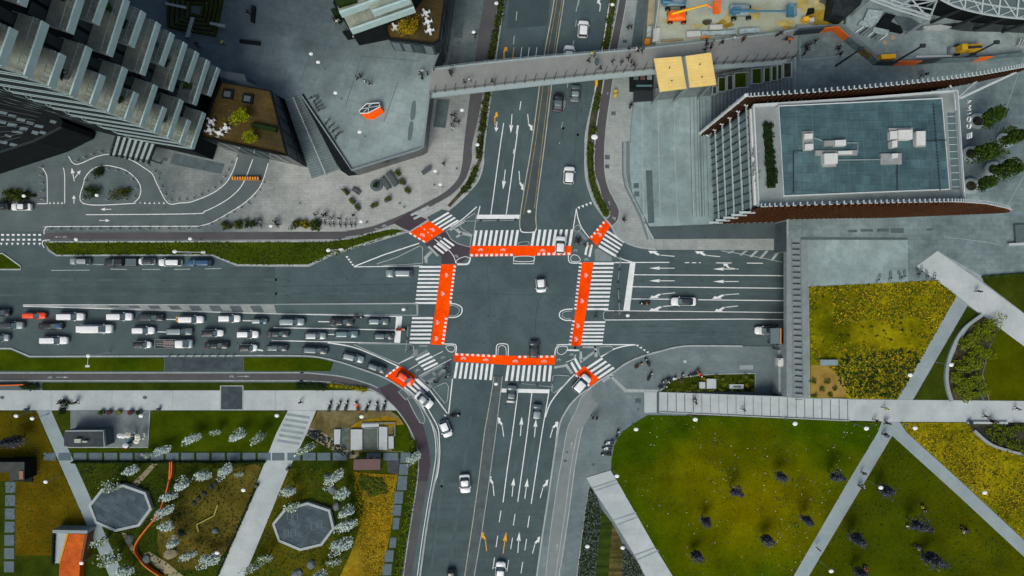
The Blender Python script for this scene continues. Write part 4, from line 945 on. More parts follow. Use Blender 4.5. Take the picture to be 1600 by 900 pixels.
def flatbed(px, py):
    r = empty('flatbed_truck', P(px, py, .02), 'small white-cabbed flatbed truck carrying a rack of pipes in the queue', 'truck', Q3, 0, (57/S/6.2, 14/S/2.1, 1))
    bm = bmesh.new(); loft(bm, [[(x, y, z) for x, y in rrect(.6+i, 3.1-i, 1.0-i, .2, 4, .35)] for z, i in ((.35,.05),(.9,0),(1.3,.02))]); loft(bm, [[(x, y, 1.28) for x, y in rrect(.62, 2.75, .97, .18, 4, .3)], [(x, y, 2.15) for x, y in rrect(.75, 1.95, .85, .18, 4, .25)], [(x, y, 2.2) for x, y in rrect(.9, 1.8, .7, .18)]]); part('cab', bm, PT['white'], r, True)
    bm = bmesh.new(); bm.faces.new([bm.verts.new(v) for v in ((2.74,-.78,1.36),(2.74,.78,1.36),(2.02,.7,2.1),(2.02,-.7,2.1))]); part('windscreen', bm, M_glass_l, r)
    bm = bmesh.new(); add_box(bm, (-1.3,0,.72), (3.6,2.0,.12)); add_box(bm, (.48,0,.84), (.08,1.95,.9)); part('load_bed', bm, plain('truck_bed', (.06,.06,.062), .7), r)
    bm = bmesh.new()
    for s in (-1,1): add_box(bm, (-1.3,s*1.0,.80), (3.6,.06,.30))
    add_box(bm, (-3.1,0,.80), (.06,2.0,.30)); part('side_board', bm, PT['silver'], r)
    bm = bmesh.new()
    for k in range(6):
        x = -1.4+k*.34; add_box(bm, (x,0,.9), (.12,1.7,.1)); add_box(bm, (x,.55,1.0), (.14,.3,.35)); add_box(bm, (x,-.55,1.0), (.14,.3,.35))
    add_box(bm, (-.6,0,1.0), (2.0,.14,.1)); part('pipe_rack', bm, plain('pink_pipe_rack', (.42,.33,.31), .6), r)
    bm = bmesh.new()
    for y in (-.35,.1): add_box(bm, (-2.3,y,.9), (1.4,.08,.08))
    part('pole', bm, PT['silver'], r)
    for s in (-1,1):
        for wx in (-1.9,2.0):
            bm = bmesh.new(); add_tube(bm, [(wx,s*.75,.4),(wx,s*1.0,.4)], .4, 14); part('wheel', bm, M_tyre, r)
        bm = bmesh.new(); add_box(bm, (2.2,s*1.1,1.35), (.16,.22,.3)); part('wing_mirror', bm, M_trim, r)
        bm = bmesh.new(); add_box(bm, (3.0,s*.7,.75), (.2,.3,.18)); part('headlight', bm, M_head, r)
flatbed(275.5, 536.5)

# ------------------------------------------------------------------ two-wheelers
M_moto = {'black': plain('moto_black', (.015,.016,.018), .4), 'orange': plain('moto_orange', (.75,.10,.012), .4), 'white': plain('moto_white', (.62,.64,.64), .4), 'grey': plain('moto_grey', (.10,.115,.12), .4), 'teal': plain('moto_teal', (.03,.15,.17), .4), 'brown': plain('moto_brown', (.20,.09,.04), .5)}
MP = {}
def scooter(px, py, ang, c, label, group=None, z=.14, s=1.0, name='scooter'):
    if c not in MP:
        r = empty('scooter', (0,0,0), '', 'scooter'); MP[c] = r
        bm = bmesh.new(); loft(bm, [[(x, y, zz) for x, y in rrect(-.85+i, -.05, .20-i*.5, .12, 3)] for zz, i in ((.35,.05),(.6,0),(.78,.08))]); add_box(bm, (.18,0,.26), (.55,.32,.08)); add_box(bm, (.50,0,.3), (.12,.38,.62), taper=.8); part('body', bm, M_moto[c], r, False)
        bm = bmesh.new(); loft(bm, [[(x, y, zz) for x, y in rrect(-.75+i, -.02-i, .17-i, .1, 3)] for zz, i in ((.78,0),(.86,.02),(.88,.06))]); part('seat', bm, M_trim, r)
        bm = bmesh.new(); add_tube(bm, [(.45,-.36,.98),(.52,0,1.02),(.45,.36,.98)], .03, 5); add_tube(bm, [(.52,0,.9),(.52,0,1.02)], .04, 5); part('handlebar', bm, M_trim, r)
        bm = bmesh.new(); add_box(bm, (.62,0,.82), (.14,.2,.16)); part('headlight', bm, M_head, r)
        for wx in (-.62, .72):
            bm = bmesh.new(); add_tube(bm, [(wx,-.06,.25),(wx,.06,.25)], .25, 12); part('wheel', bm, M_tyre, r)
        o = r
    else: o = copy_tree(MP[c])
    o.location = P(px, py, z); o.rotation_euler = (0,0,math.radians(ang)); o.scale = (s*1.05, s*1.3, 1.0); tag(o, label, name, group)
    return o
gs = 'scooters parked along the south-west walkway'
for (x, y, c, a), w_ in zip(((516,635,'black',80),(530,634,'grey',70),(542,634,'black',78),(559,635,'orange',110),(575,635,'black',65),(590,636,'grey',95),(601,634,'black',80)),
    ('black scooter leftmost of the row on the pale walkway','grey scooter second from the left of the walkway row','black scooter just left of the orange scooter','orange scooter parked in the row on the pale walkway','black scooter just right of the orange scooter','grey scooter second from the right of the walkway row','black scooter rightmost of the row by the purple cycle path')): scooter(x,y,a,c,w_,gs,s=1.15)
gs = 'scooters parked on the south-east pavement'
for (x, y, c, a), w_ in zip(((997,571,'brown',30),(1011,566,'black',120),(1040,594,'grey',200),(1050,593,'white',30),(1065,590,'brown',80),(1082,585,'black',200),(1092,583,'orange',300),(1035,604,'grey',10),(1014.5,588,'black',60)),
    ('brown scooter beside a black one near the south-eastern kerb','black scooter beside the brown one near the south-eastern kerb','grey scooter leftmost beside the hedge garden','white scooter second by the hedge garden edge','brown scooter between the white and the black ones by the garden','black scooter just left of the orange one by the garden','orange scooter by the small garden with round shrubs','grey scooter close to the head of the long ramp','black scooter standing alone by the tactile strip')): scooter(x,y,a,c,w_,gs)
gs = 'scooters parked along the edge of the big lawn'
for (x, y, c, a), w_ in zip(((964,679,'grey',75),(952,691,'white',185),(949,700,'white',175),(947,709,'black',180)),
    ('grey scooter topmost along the edge of the big lawn','white scooter above another white one by the big lawn','white scooter next above the black one by the big lawn','black scooter lowest of those beside the big lawn')): scooter(x,y,a,c,w_,gs,s=1.1)
scooter(560,495.5,0,'black','black motorcycle filtering above the dark saloon in the queue',z=.02,name='motorcycle',s=1.1)

# bicycles: frame, wheels, saddle, handlebar
BP = []
def bicycle(px, py, ang, label, group, z=.14):
    if not BP:
        r = empty('bicycle', (0,0,0), '', 'bicycle'); BP.append(r)
        bm = bmesh.new()
        for a, b in (((-.5,0,.34),(-.1,0,.3)),((-.1,0,.3),(-.22,0,.82)),((-.22,0,.78),(.38,0,.82)),((-.1,0,.3),(.38,0,.78)),((-.5,0,.34),(-.22,0,.78)),((.38,0,.85),(.52,0,.34))): add_tube(bm, [a, b], .028, 5)
        part('frame', bm, PT['charcoal'], r)
        for wx in (-.5, .52):
            bm = bmesh.new(); n = 12
            for k in range(n):
                a0, a1 = 2*math.pi*k/n, 2*math.pi*(k+1)/n
                add_tube(bm, [(wx+.33*math.cos(a0),0,.34+.33*math.sin(a0)),(wx+.33*math.cos(a1),0,.34+.33*math.sin(a1))], .03, 4, cap=False)
            part('wheel', bm, M_tyre, r)
        bm = bmesh.new(); add_box(bm, (-.24,0,.86), (.28,.16,.06), taper=.8); part('saddle', bm, M_trim, r)
        bm = bmesh.new(); add_tube(bm, [(.30,-.30,1.0),(.36,0,.98),(.30,.30,1.0)], .025, 5); part('handlebar', bm, M_rim, r)
        o = r
    else: o = copy_tree(BP[0])
    o.location = P(px, py, z); o.rotation_euler = (0,0,math.radians(ang)); o.scale = (1.1,1.2,1); tag(o, label, 'bicycle', group)
# ------------------------------------------------------------------ people (one continuous body, clothes by colour, hair as a child)
def cloth(name, c): return plain('cloth_' + name, c, .85, .15, amt=.15)
CL = {'black': cloth('black', (.010,.011,.013)), 'grey': cloth('grey', (.10,.11,.115)), 'white': cloth('white', (.62,.63,.62)), 'yellow': cloth('yellow', (.55,.60,.03)), 'orange': cloth('orange', (.72,.16,.015)), 'red': cloth('red', (.5,.02,.03)), 'blue': cloth('blue', (.03,.12,.17)), 'navy': cloth('navy', (.014,.02,.04))}
M_skin = plain('skin', (.45,.27,.19), .6, .3); M_hair = plain('hair', (.018,.013,.010), .7, .3, amt=.3); M_shoe = plain('shoe', (.02,.02,.02), .7)
def skinned(verts, edges, radii, levels=1):
    me = bpy.data.meshes.new('body'); me.from_pydata(verts, edges, [])
    o = bpy.data.objects.new('body_tmp', me); col.objects.link(o)
    md = o.modifiers.new('s', 'SKIN'); sv = me.skin_vertices[0].data
    for i, r in enumerate(radii): sv[i].radius = (r, r) if not isinstance(r, tuple) else r
    sv[0].use_root = True; md.use_smooth_shade = True
    sb = o.modifiers.new('d', 'SUBSURF'); sb.levels = levels; sb.render_levels = levels
    dg = bpy.context.evaluated_depsgraph_get(); dg.update()
    m2 = bpy.data.meshes.new_from_object(o.evaluated_get(dg))
    bpy.data.objects.remove(o); return m2
def body_mesh(pose):
    v = [(0,0,.93)]; e = []; r = [(.15,.12)]
    def add(p, rad, par): v.append(p); r.append(rad); e.append((par, len(v)-1)); return len(v)-1
    zoff = 0.0
    if pose == 'sit': v[0] = (0,0,.16)
    b = v[0][2]
    ch = add((.02,0,b+.28),(.17,.12),0); sh = add((.02,0,b+.47),(.15,.10),ch); nk = add((.03,0,b+.58),(.06,.06),sh); hd = add((.05,0,b+.70),(.095,.085),nk); add((.05,0,b+.78),(.07,.07),hd)
    st = {'walk': .30, 'stand': .03, 'sit': 0}[pose]
    for s, sw in ((-1,1),(1,-1)):
        if pose == 'sit':
            kn = add((.42,s*.16,.42),(.07,.07),add((.10,s*.10,.15),(.10,.10),0)); an = add((.66,s*.15,.08),(.05,.05),kn); add((.80,s*.16,.06),(.045,.04),an)
            el = add((.02,s*.30,b+.20),(.045,.045),add((.02,s*.21,b+.45),(.06,.06),sh)); ha = add((.26,s*.20,b+.22),(.038,.038),el)
        else:
            hp = add((0,s*.10,.86),(.10,.10),0); kn = add((sw*st*.5+.03,s*.10,.50),(.07,.07),hp); an = add((sw*st-.02,s*.10,.09),(.048,.048),kn); add((sw*st+.14,s*.11,.05),(.045,.04),an)
            el = add((-sw*st*.35-.03,s*.28,b+.19),(.047,.047),add((.02,s*.21,b+.45),(.06,.06),sh)); ha = add((-sw*st*.7+.06,s*.27,b-.05),(.036,.036),el)
        # five unequal, slightly bent fingers; thumb from the side of the palm
        hx, hy, hz = v[ha]
        palm = add((hx+.02,hy,hz-.07),(.034,.020),ha)
        for k, ln in enumerate((.062,.072,.068,.052)):
            f1 = add((hx+.045-.022*k,hy-s*.004,hz-.10),.0095,palm); add((hx+.040-.022*k,hy-s*.022,hz-.10-ln),.008,f1)
        add((hx+.06,hy-s*.02,hz-.085),.010,palm)
    m = skinned(v, e, r, 1)
    cut_neck = b+.56; waist = b+.05
    for p in m.polygons:
        c = p.center; p.use_smooth = True
        if c.z > cut_neck: mi = 2
        elif pose == 'sit':
            mi = 3 if (c.x > .60 and c.z < .14) else (1 if (c.x > .12 or c.z < .17) and c.z < .52 and abs(c.y) < .26 and c.z < waist+.02+.35*(c.x > .2) else 0)
            if c.x > .20 and abs(c.y) > .14 and c.z > .33 and c.z < .42 and c.x < .34: mi = 2
        else:
            mi = 3 if c.z < .10 else (1 if c.z < waist and abs(c.y) < .215 else 0)
            if abs(c.y) > .22 and c.z < b-.04: mi = 2
        p.material_index = mi
    return m
BODY = {}
HAIR = {}
def person(px, py, z, pose, top, trou, label, group=None, ang=0.0, s=1.0):
    if pose not in BODY:
        BODY[pose] = body_mesh(pose)
        for _ in range(4): BODY[pose].materials.append(M_skin)
        b = .16 if pose == 'sit' else .93
        bm = bmesh.new()
        bmesh.ops.create_uvsphere(bm, u_segments=10, v_segments=7, radius=.112, matrix=Matrix.Translation((.035,0,b+.765)) @ Matrix.Diagonal((1.05,.92,.85,1)))
        bmesh.ops.delete(bm, geom=[f for f in bm.verts if f.co.z < b+.72 and f.co.x > .03], context='VERTS')
        me = bpy.data.meshes.new('hair'); bm.to_mesh(me); bm.free(); me.materials.append(M_hair); HAIR[pose] = me
    o = bpy.data.objects.new('person', BODY[pose]); col.objects.link(o)
    for i, m in enumerate((CL[top], CL[trou], M_skin, M_shoe)):
        o.material_slots[i].link = 'OBJECT'; o.material_slots[i].material = m
    o.location = P(px, py, z); o.rotation_euler = (0,0,ang); o.scale = (1.12*s, 1.12*s, s)
    h = bpy.data.objects.new('hair', HAIR[pose]); col.objects.link(h); h.parent = o
    tag(o, label, 'person', group); return o
TR = ['black','navy','black','grey','black']
def crowd(pts, z, where, group, pose=None, edge='west'):
    """pts: (px, py, colour); labelled by clothing and order along the place"""
    pts = sorted(pts, key=lambda p: p[0] if edge == 'west' else p[1])
    for i, (x, y, c) in enumerate(pts):
        ps = pose or ('stand' if random.random() < .3 else 'walk')
        w = {'walk': 'walking', 'stand': 'standing', 'sit': 'sitting'}[ps]
        od = ORD[i] if i < 20 else f'{i+1}th'
        n = len(pts)
        lab = f"{c}-clad person {w} {where}" + ('' if n == 1 else (f", {od} from {'left' if edge == 'west' else 'top'}"))
        person(x, y, z, ps, c, TR[(i*3) % 5] if c != 'white' else 'grey', lab, group, random.uniform(0, 6.28), random.uniform(.98, 1.12))
crowd([(560,124,'black'),(565,121,'black'),(572,129,'white'),(579,132,'black')], DK, 'on the upper plaza above the orange kiosk', 'people on the upper plaza')
crowd([(556,60,'white'),(560,64,'orange'),(564,61,'black'),(527,35,'black'),(530,37,'white'),(524,33,'black')], DK, 'by the corner building on the upper plaza', 'people on the upper plaza')
crowd([(351,70,'yellow'),(311,72,'black'),(314,75,'navy'),(390,22,'black'),(392,18,'grey')], DK, 'by the sunken hedge garden', 'people by the hedge garden')
crowd([(660,114,'white'),(661,124,'black'),(669,117,'black'),(658,117,'grey'),(704,114,'black'),(706,117,'black'),(726,130,'black'),(734,126,'white'),(769,129,'black')], DK, 'at the west end of the footbridge', 'people on the footbridge')
crowd([(924,86,'yellow'),(928,89,'black'),(919,97,'black'),(930,99,'blue'),(932,102,'blue'),(937,109,'black'),(956,99,'black'),(970,100,'black'),(981,79,'black'),(993,79,'white'),(995,82,'black'),(1002,81,'black'),(982,91,'black'),(980,93,'black'),(985,99,'black'),(989,104,'black')], DK, 'on the middle of the footbridge', 'people on the footbridge')
crowd([(1101,66,'black'),(1102,72,'black'),(1112,69,'grey'),(1109,76,'black'),(1100,80,'black'),(1126,69,'black'),(1145,62,'white'),(1160,62,'red'),(1159,65,'black'),(1228,64,'orange'),(1232,65,'orange'),(1225,63,'black'),(1212,57,'black'),(1217,55,'black')], DK, 'on the east end of the footbridge', 'people on the footbridge')
crowd([(1255,75,'black'),(1257,81,'black'),(1265,71,'grey'),(1272,66,'black'),(1254,87,'black'),(1259,73,'black'),(1307,79,'black'),(1309,87,'black'),(1306,76,'black'),(1436,121,'grey'),(1441,119,'black')], DK, 'on the grey plaza right of the footbridge', 'people on the eastern plaza')
crowd([(706,182,'black'),(711,182,'black'),(711,190,'black'),(717,192,'black'),(706,197,'grey'),(742,57,'black'),(708,202,'white')], .13, 'on the pavement under the west bridge end', 'people on the north-west pavement', edge='north')
crowd([(507,337,'black'),(511,336,'black'),(520,341,'grey'),(532,342,'black'),(554,337,'black'),(494,336,'black'),(432,347,'black'),(436,352,'black'),(405,346,'grey')], .13, 'by the bicycle racks above the cycle path', 'people on the north-west pavement')
crowd([(694,257,'black')], .13, 'alone on the pavement below the corner of the plaza', None)
crowd([(980,45,'black'),(985,45,'black'),(985,165,'black'),(983,169,'black')], .13, 'on the narrow pavement beside the north road', 'people on the north-east pavement', edge='north')
crowd([(975,345,'black'),(973,343,'black')], .13, 'on the pavement by the north-eastern crossing', 'people at the north-eastern corner')
crowd([(901,377,'black'),(903,381,'grey'),(898,379,'black'),(905,375,'black'),(914,384,'black'),(920,384,'orange'),(899,373,'black')], .02, 'on the north-eastern traffic island', 'people at the north-eastern corner')
crowd([(925,651,'black'),(931,651,'black')], .13, 'on the grey pavement above the long ramp', 'people on the south-east pavement')
crowd([(700,572,'white'),(699,578,'grey'),(701,585,'white'),(684,596,'black'),(680,595,'black'),(697,574,'black'),(698,588,'black')], .02, 'waiting on the south-western island', 'people at the south-western corner')
crowd([(898,543,'black')], .02, 'waiting at the foot of the east orange crossing', None)
crowd([(930,494,'black')], .1, 'on the median of the east road', None)
for x, y, c, l in ((1084,622,'black','person in black top crossing the long jointed ramp, upper of two'),(1085,628,'black','person in black top crossing the long jointed ramp, lower of two'),(1160,639,'grey','person in grey top walking alone up the long jointed ramp')):
    person(x, y, park_z(x,y)+.12, 'walk', c, 'black', l, 'people on the ramp', random.uniform(0,6))
crowd([(1380,637,'yellow'),(1365,656,'black'),(1381,659,'black'),(1384,660,'black'),(1535,649,'black'),(1544,656,'black'),(1547,657,'grey'),(1584,637,'black')], DK+.05, 'on the pale walkway through the park', 'people on the park walkway')
crowd([(1524,455,'black')], DK+.05, 'alone on the broad pale diagonal walkway', None)
crowd([(1378,677,'black'),(1380,678,'black'),(1345,737,'grey'),(1344,757,'white'),(1341,759,'black'),(1275,855,'black')], DK+.03, 'on the grey diagonal path between lawns', 'people on the diagonal path', edge='north')
crowd([(1440,792,'yellow'),(1444,795,'black'),(1417,820,'white'),(1500,826,'black'),(1503,829,'white'),(1508,826,'black'),(1430,852,'navy'),(1435,857,'white'),(1347,886,'black'),(1353,889,'orange')], DK+.03, 'on the grass of the dark lower lawn', 'people sitting on the lawn', 'sit')
crowd([(120,628,'black'),(123,627,'black'),(99,628,'black')], .15, 'on the pale walkway above the terrace', 'people on the south-west walkway')
crowd([(472,627,'black')], .15, 'alone on the pale walkway near the scooters', None)
crowd([(212,679,'white'),(217,689,'blue'),(208,690,'blue'),(204,697,'red')], .18, 'between the cafe parasols of the terrace', 'people at the cafe', 'stand')
# riders: a person astride a scooter
def rider(px, py, ang, c, top, lab_s, lab_p, z=.02):
    scooter(px, py, ang, c, lab_s, None, z, 1.1, 'motorcycle')
    a = math.radians(ang); o = person(px, py, z+.62, 'sit', top, 'black', lab_p, None, a)
    o.location += Vector((-math.cos(a)*.45, -math.sin(a)*.45, 0)); o.scale = (.85, 1.0, 1.0)
rider(627, 514.5, 0, 'orange', 'orange', 'orange motorcycle waiting past the western stop line', 'rider in an orange top on the motorcycle past the stop line')
rider(711, 649, 10, 'black', 'black', 'black motorcycle turning onto the south road below the zebra', 'rider in a black top on the motorcycle south of the zebra')
rider(1007, 474, 180, 'black', 'orange', 'black motorcycle ahead of the white saloon on the east road', 'rider in an orange top ahead of the white saloon')
# ------------------------------------------------------------------ buildings
def Q(ox, oy, z=0.0): return Vector((ox/S, -oy/S, z))   # plan offset (survey units at street level) from the junction centre
M_facade = mat('dark_facade', (.010,.012,.013), .7, .25, .3, 2, spec=.06)
M_fglass = plain('facade_glass', (.030,.042,.048), .12, .8)
M_fglass2 = plain('pale_facade_glass', (.13,.175,.18), .15, .8)
M_parapet = mat('pale_glazed_parapet', (.40,.54,.53), .4, .10, .3, 3, spec=.5)
M_balfloor = mat('balcony_boards', (.30,.305,.245), .85, .16, .3, 2, tile=(3,.35,1.25,.18,.06))
M_terrace = mat('brown_terrace_boards', (.090,.060,.014), .85, .25, .12, 2, c2=(.045,.036,.016), tile=(4,.4,.2,.2,.08))
M_pane = plain('grey_window_pane', (.13,.155,.165), .2, .7)
M_steel = plain('white_steel', (.52,.56,.56), .5, .4)
M_steel_g = plain('grey_steel', (.20,.225,.23), .5, .4)
M_steel_d = plain('dark_steel', (.022,.027,.03), .5, .4)
M_leafs = {k: mat('leaf_' + k, c, .9, .35, .8, 3, spec=.02) for k, c in {
 'green': (.045,.085,.010), 'dark': (.020,.040,.010), 'lime': (.21,.25,.006), 'gold': (.27,.19,.008), 'blossom': (.60,.68,.63), 'blossom_grey': (.36,.45,.40), 'purple': (.052,.056,.082), 'purple2': (.105,.115,.160), 'hedge': (.014,.028,.010), 'fresh': (.120,.165,.006), 'olive': (.075,.085,.012), 'box': (.10,.13,.015)}.items()}
M_bark = mat('bark', (.07,.055,.04), .9, .3, .5, 4)

# --- stepped apartment tower
tower = empty('apartment_tower', Q(-560,-250), 'tall dark apartment tower with staggered pale balcony parapets at the top left', 'apartment tower')
def tpart(name, bm, m, par=None, smooth=False):
    bmesh.ops.translate(bm, verts=bm.verts[:], vec=-tower.location)
    return part(name, bm, m, par or tower, smooth)
inn = Vector((-.95, -.31))
T0, AS, AL, BL0, BS0, BE = (-404.6,-303), (-417.8,-265), (-423,-244), (-424.6,-241.5), (-430,-223.5), (-441,-192)
def off(p, d): return (p[0]+inn.x*d, p[1]+inn.y*d)
def qprism(bm, pts, z1, z0):
    top = [bm.verts.new(Q(*p, z1)) for p in pts]; bot = [bm.verts.new(Q(*p, z0)) for p in pts]; n = len(pts)
    bm.faces.new(top); bm.faces.new(bot[::-1])
    for i in range(n): bm.faces.new((top[i], bot[i], bot[(i+1) % n], top[(i+1) % n]))
BD = 27
bm = bmesh.new(); qprism(bm, [off(T0,BD), off(BE,BD), (-560,-222), (-800,-285), (-800,-420)], 70, .0); tpart('wall', bm, M_facade)
FL = 3.6; Z0 = 14.0
for k in range(15):
    z = Z0 + k*FL
    segs = [(T0, AS), (BL0, BE)] if k % 2 == 0 else [(T0, AL), (BS0, BE)]
    for a, b in segs:
        bm = bmesh.new(); qprism(bm, [a, b, off(b, BD), off(a, BD)], z, z-.35); ba = tpart('balcony', bm, M_balfloor)
        bm = bmesh.new(); qprism(bm, [off(a,-1.2), off(b,-1.2), off(b,.6), off(a,.4)], z+.72, z-.36); tpart('parapet', bm, M_parapet, ba)
        bm = bmesh.new()
        for e, s in ((a, 1), (b, -1)):
            d = Vector((b[0]-a[0], b[1]-a[1])).normalized()*s*1.0
            qprism(bm, [off(e,1.2), off((e[0]+d.x, e[1]+d.y),1.2), off((e[0]+d.x, e[1]+d.y),BD-1), off(e,BD-1)], z+1.0, z+.9)
            for t in range(5):
                c = off(e, 3+t*(BD-5)/4); add_tube(bm, [Q(*c, z), Q(*c, z+1.0)], .035, 4, cap=False)
        nn = 7
        for t in range(nn):
            c = off(lerp2(a, b, (t+.5)/nn), 3.5); add_tube(bm, [Q(*c, z), Q(*c, z+1.3)], .04, 4, cap=False)
        add_tube(bm, [Q(*off(a,3.5), z+1.3), Q(*off(b,3.5), z+1.3)], .05, 4); tpart('railing', bm, M_steel_g, ba)
        bm = bmesh.new()
        for t in range(4):
            p0, p1 = lerp2(a, b, t/4+.03), lerp2(a, b, (t+1)/4-.03)
            vs = [Q(*off(p0,BD-.4), z+.15), Q(*off(p1,BD-.4), z+.15), Q(*off(p1,BD-.4), z+2.6), Q(*off(p0,BD-.4), z+2.6)]; bm.faces.new([bm.verts.new(v) for v in vs])
        tpart('window', bm, M_fglass, ba)
        if (k*7 + int(-a[0])) % 3 == 0 and k < 11:
            c = off(lerp2(a, b, .25 + .5*((k*13) % 7)/7), 12); bm = bmesh.new(); w = Q(*c, z)
            add_lathe(bm, w, [(.3,0),(.42,.5)], 8, 0); add_leaves(bm, w + Vector((0,0,1.1)), (.8,.8,.7), 60, .22, 1); tpart('potted_plant', bm, [M_conc_dark, M_leafs['green' if k % 2 else 'hedge']], ba)
        elif (k + int(-a[1])) % 3 == 0:
            c = off(lerp2(a, b, .5), 13); bm = bmesh.new(); w = Q(*c, z); add_box(bm, (w.x, w.y, w.z+.65), (1.3,.8,.06), 1.2)
            for s in (-1,1):
                for q in (-1,1): add_box(bm, (w.x+s*.5, w.y+q*.3, w.z), (.06,.06,.65))
            tpart('balcony_table', bm, M_steel_d, ba)
    # rounded sills on the south side
    e = BE; L2 = Vector((-84,-13.5)); pts = [(e[0],e[1]), (e[0]+L2.x, e[1]+L2.y), (e[0]+L2.x-4, e[1]+L2.y-3), (e[0]+L2.x-3, e[1]+L2.y-7), (e[0]-3, e[1]-9)]
    bm = bmesh.new(); qprism(bm, pts, z-.05, z-.40); le = tpart('ledge', bm, mat('ledge_grey', (.024,.029,.031), .7, .1, .3, 2))
    bm = bmesh.new()
    for i in range(3): add_tube(bm, [Q(*pts[i], z+.9), Q(*pts[i+1], z+.9)], .07, 4); add_tube(bm, [Q(*pts[i], z+.02), Q(*pts[i+1], z+.02)], .08, 4)
    tpart('railing', bm, plain('pale_rail', (.24,.30,.30), .5), le)
for r_ in range(6):   # rows of panes on the south wall
    for c_ in range(9):
        if (r_*5 + c_*3) % 4 == 1: continue
        a, b = off(BE, BD), (-800,-285); t = .42 + c_*.05; p0 = lerp2((-560,-222), (-800,-285), c_*.11), lerp2((-560,-222), (-800,-285), c_*.11+.07)
        z = 12 + r_*FL; bm = bmesh.new()
        bm.faces.new([bm.verts.new(Q(p[0], p[1]+.5, zz)) for p, zz in ((p0[0],z),(p0[1],z),(p0[1],z+1.7),(p0[0],z+1.7))]); tpart('window', bm, M_pane)

# --- low dark wing at the foot of the tower
def building(name, label, cat, poly, z1, z0, mroof, mwall, group=None):
    c = P(sum(p[0] for p in poly)/len(poly), sum(p[1] for p in poly)/len(poly), z1); c.z = z0
    r = empty(name, c, label, cat, group)
    bm = bmesh.new(); add_prism(bm, poly, z1, z0, 0, 1); bmesh.ops.translate(bm, verts=bm.verts[:], vec=-c); part('wall', bm, [mroof, mwall], r)
    return r, c
def bpart(r, c, name, bm, m, smooth=False, par=None):
    bmesh.ops.translate(bm, verts=bm.verts[:], vec=-c); return part(name, bm, m, par or r, smooth)
wing, wc = building('office_wing', 'low black office wing with rows of grey panes at the left edge', 'office wing', [(-260,118),(20,128),(70,150),(98,190),(95,198),(51,220),(-65,258),(-260,322)], 9, .1, M_facade, M_facade)
for (x, y, w, h) in ((6,176,12,4),(20,181,12,4),(34,187,13,4),(48,192,11,4),(62,197,13,4),(4,190,14,5),(20,195,14,5),(38,201,12,5),(56,207,10,5),(68,207,9,4),(84,190,9,4),(6,222,13,4),(22,226,11,4),(14,212,10,3),(28,206,16,3)):
    bm = bmesh.new(); add_sheet(bm, [(x-w/2,y-h/2-1),(x+w/2,y-h/2+1.6),(x+w/2-2.5,y+h/2+1.6),(x-w/2-2.5,y+h/2-1)], 9.03); bpart(wing, wc, 'skylight', bm, M_pane)
bm = bmesh.new(); add_ribbon(bm, [(-65,258),(51,220),(95,198)], 1.6, 9.12, h=.5); bpart(wing, wc, 'parapet', bm, M_steel_d)
for i in range(9):
    o = i*9.5; bm = bmesh.new(); a, b = (-40, 140+o*1.2), (70-o*.5, 172+o*.55); add_ribbon(bm, [a, b], 1.0, 9.08, h=.1); bpart(wing, wc, 'roof_rib', bm, plain('rib_dark', (.035,.042,.045), .7))

# --- podium of the upper plaza and its dark glazed front
POD = [(-260,-260),(730,-260),(712,-60),(696,60),(677,108),(671,147),(661,229),(655,232.5),(549,265.5),(522,225),(470,148),(445,155),(425,145),(345,130),(150,140),(-260,150)]
def walls(name, poly, z1, z0, m, idx=None):
    bm = bmesh.new(); top = [P(p[0], p[1], z1) for p in poly]
    for i in range(len(poly)-1):
        a, b = top[i], top[i+1]; bm.faces.new([bm.verts.new(v) for v in (a, b, Vector((b.x,b.y,z0)), Vector((a.x,a.y,z0)))])
    return struct(name, bm, m)
walls('podium_front', POD + POD[:1], DK, .1, mat('podium_glass', (.026,.034,.038), .2, .2, .4, 2, spec=.7, tile=(1.8,1.2,0,.5,.2)))
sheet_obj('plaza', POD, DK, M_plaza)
kerb([(677,108),(696,60),(712,-60)], 1.2, DK+.9, .95, m=M_steel_d); kerb([(671,147),(661,229),(655,232.5),(549,265.5),(522,225),(470,148)], 2.2, DK+.5, .6, m=M_steel_g)
bm = bmesh.new()
for i in range(6): add_sheet(bm, [(613+i*3.6,243-i*1.05),(615.5+i*3.6,242.2-i*1.05),(615.8+i*3.6,244-i*1.05),(613.3+i*3.6,244.8-i*1.05)], 3.4)
for pts in ([(434,0),(408,62),(390,118)],[(508,20),(490,70),(468,130)],[(566,85),(540,165)],[(622,128),(600,190)],[(566,88),(655,95)]): add_ribbon(bm, pts, .9, DK+.008)
struct('paving_joint', bm, M_conc_dark)
for pl in ([(644,160),(650,160),(648,185),(641,185)],[(640,192),(646,192),(643,217),(637,217)]):
    bm = bmesh.new(); add_sheet(bm, smooth_line(pl, 3, True), DK+.008); struct('floor_grating', bm, mat('worn_ellipse', (.115,.135,.14), .85, .12, .3, 2))
# stair from the street to the plaza
bm = bmesh.new(); NS = 30
for i in range(NS):
    a, b = i/NS, (i+1)/NS; z = .12 + (DK-.12)*(NS-i-.5)/NS
    if 13 <= i <= 15: z = .12 + (DK-.12)*(NS-14.5)/NS
    def sp(t, s): # from (445,155)/(470,148) at the top to (487,279)/(530,265) at the street
        l = lerp2((445,155),(487,279), t); r = lerp2((470,148),(530,265), t); return lerp2(l, r, s)
    add_prism(bm, [sp(a,0), sp(a,1), sp(b,1), sp(b,0)], z, z-.45 if z > .5 else 0)
struct('stair', bm, mat('stair_stone', (.155,.18,.185), .85, .15, .2, 2))
bm = bmesh.new()
for i in range(1, NS):
    if i in (14, 15): continue
    z = .12 + (DK-.12)*(NS-i-.5)/NS + .19; add_ribbon(bm, [sp(i/NS,.02), sp(i/NS,.98)], .8, z)
struct('stair_nosing', bm, M_conc_dark)
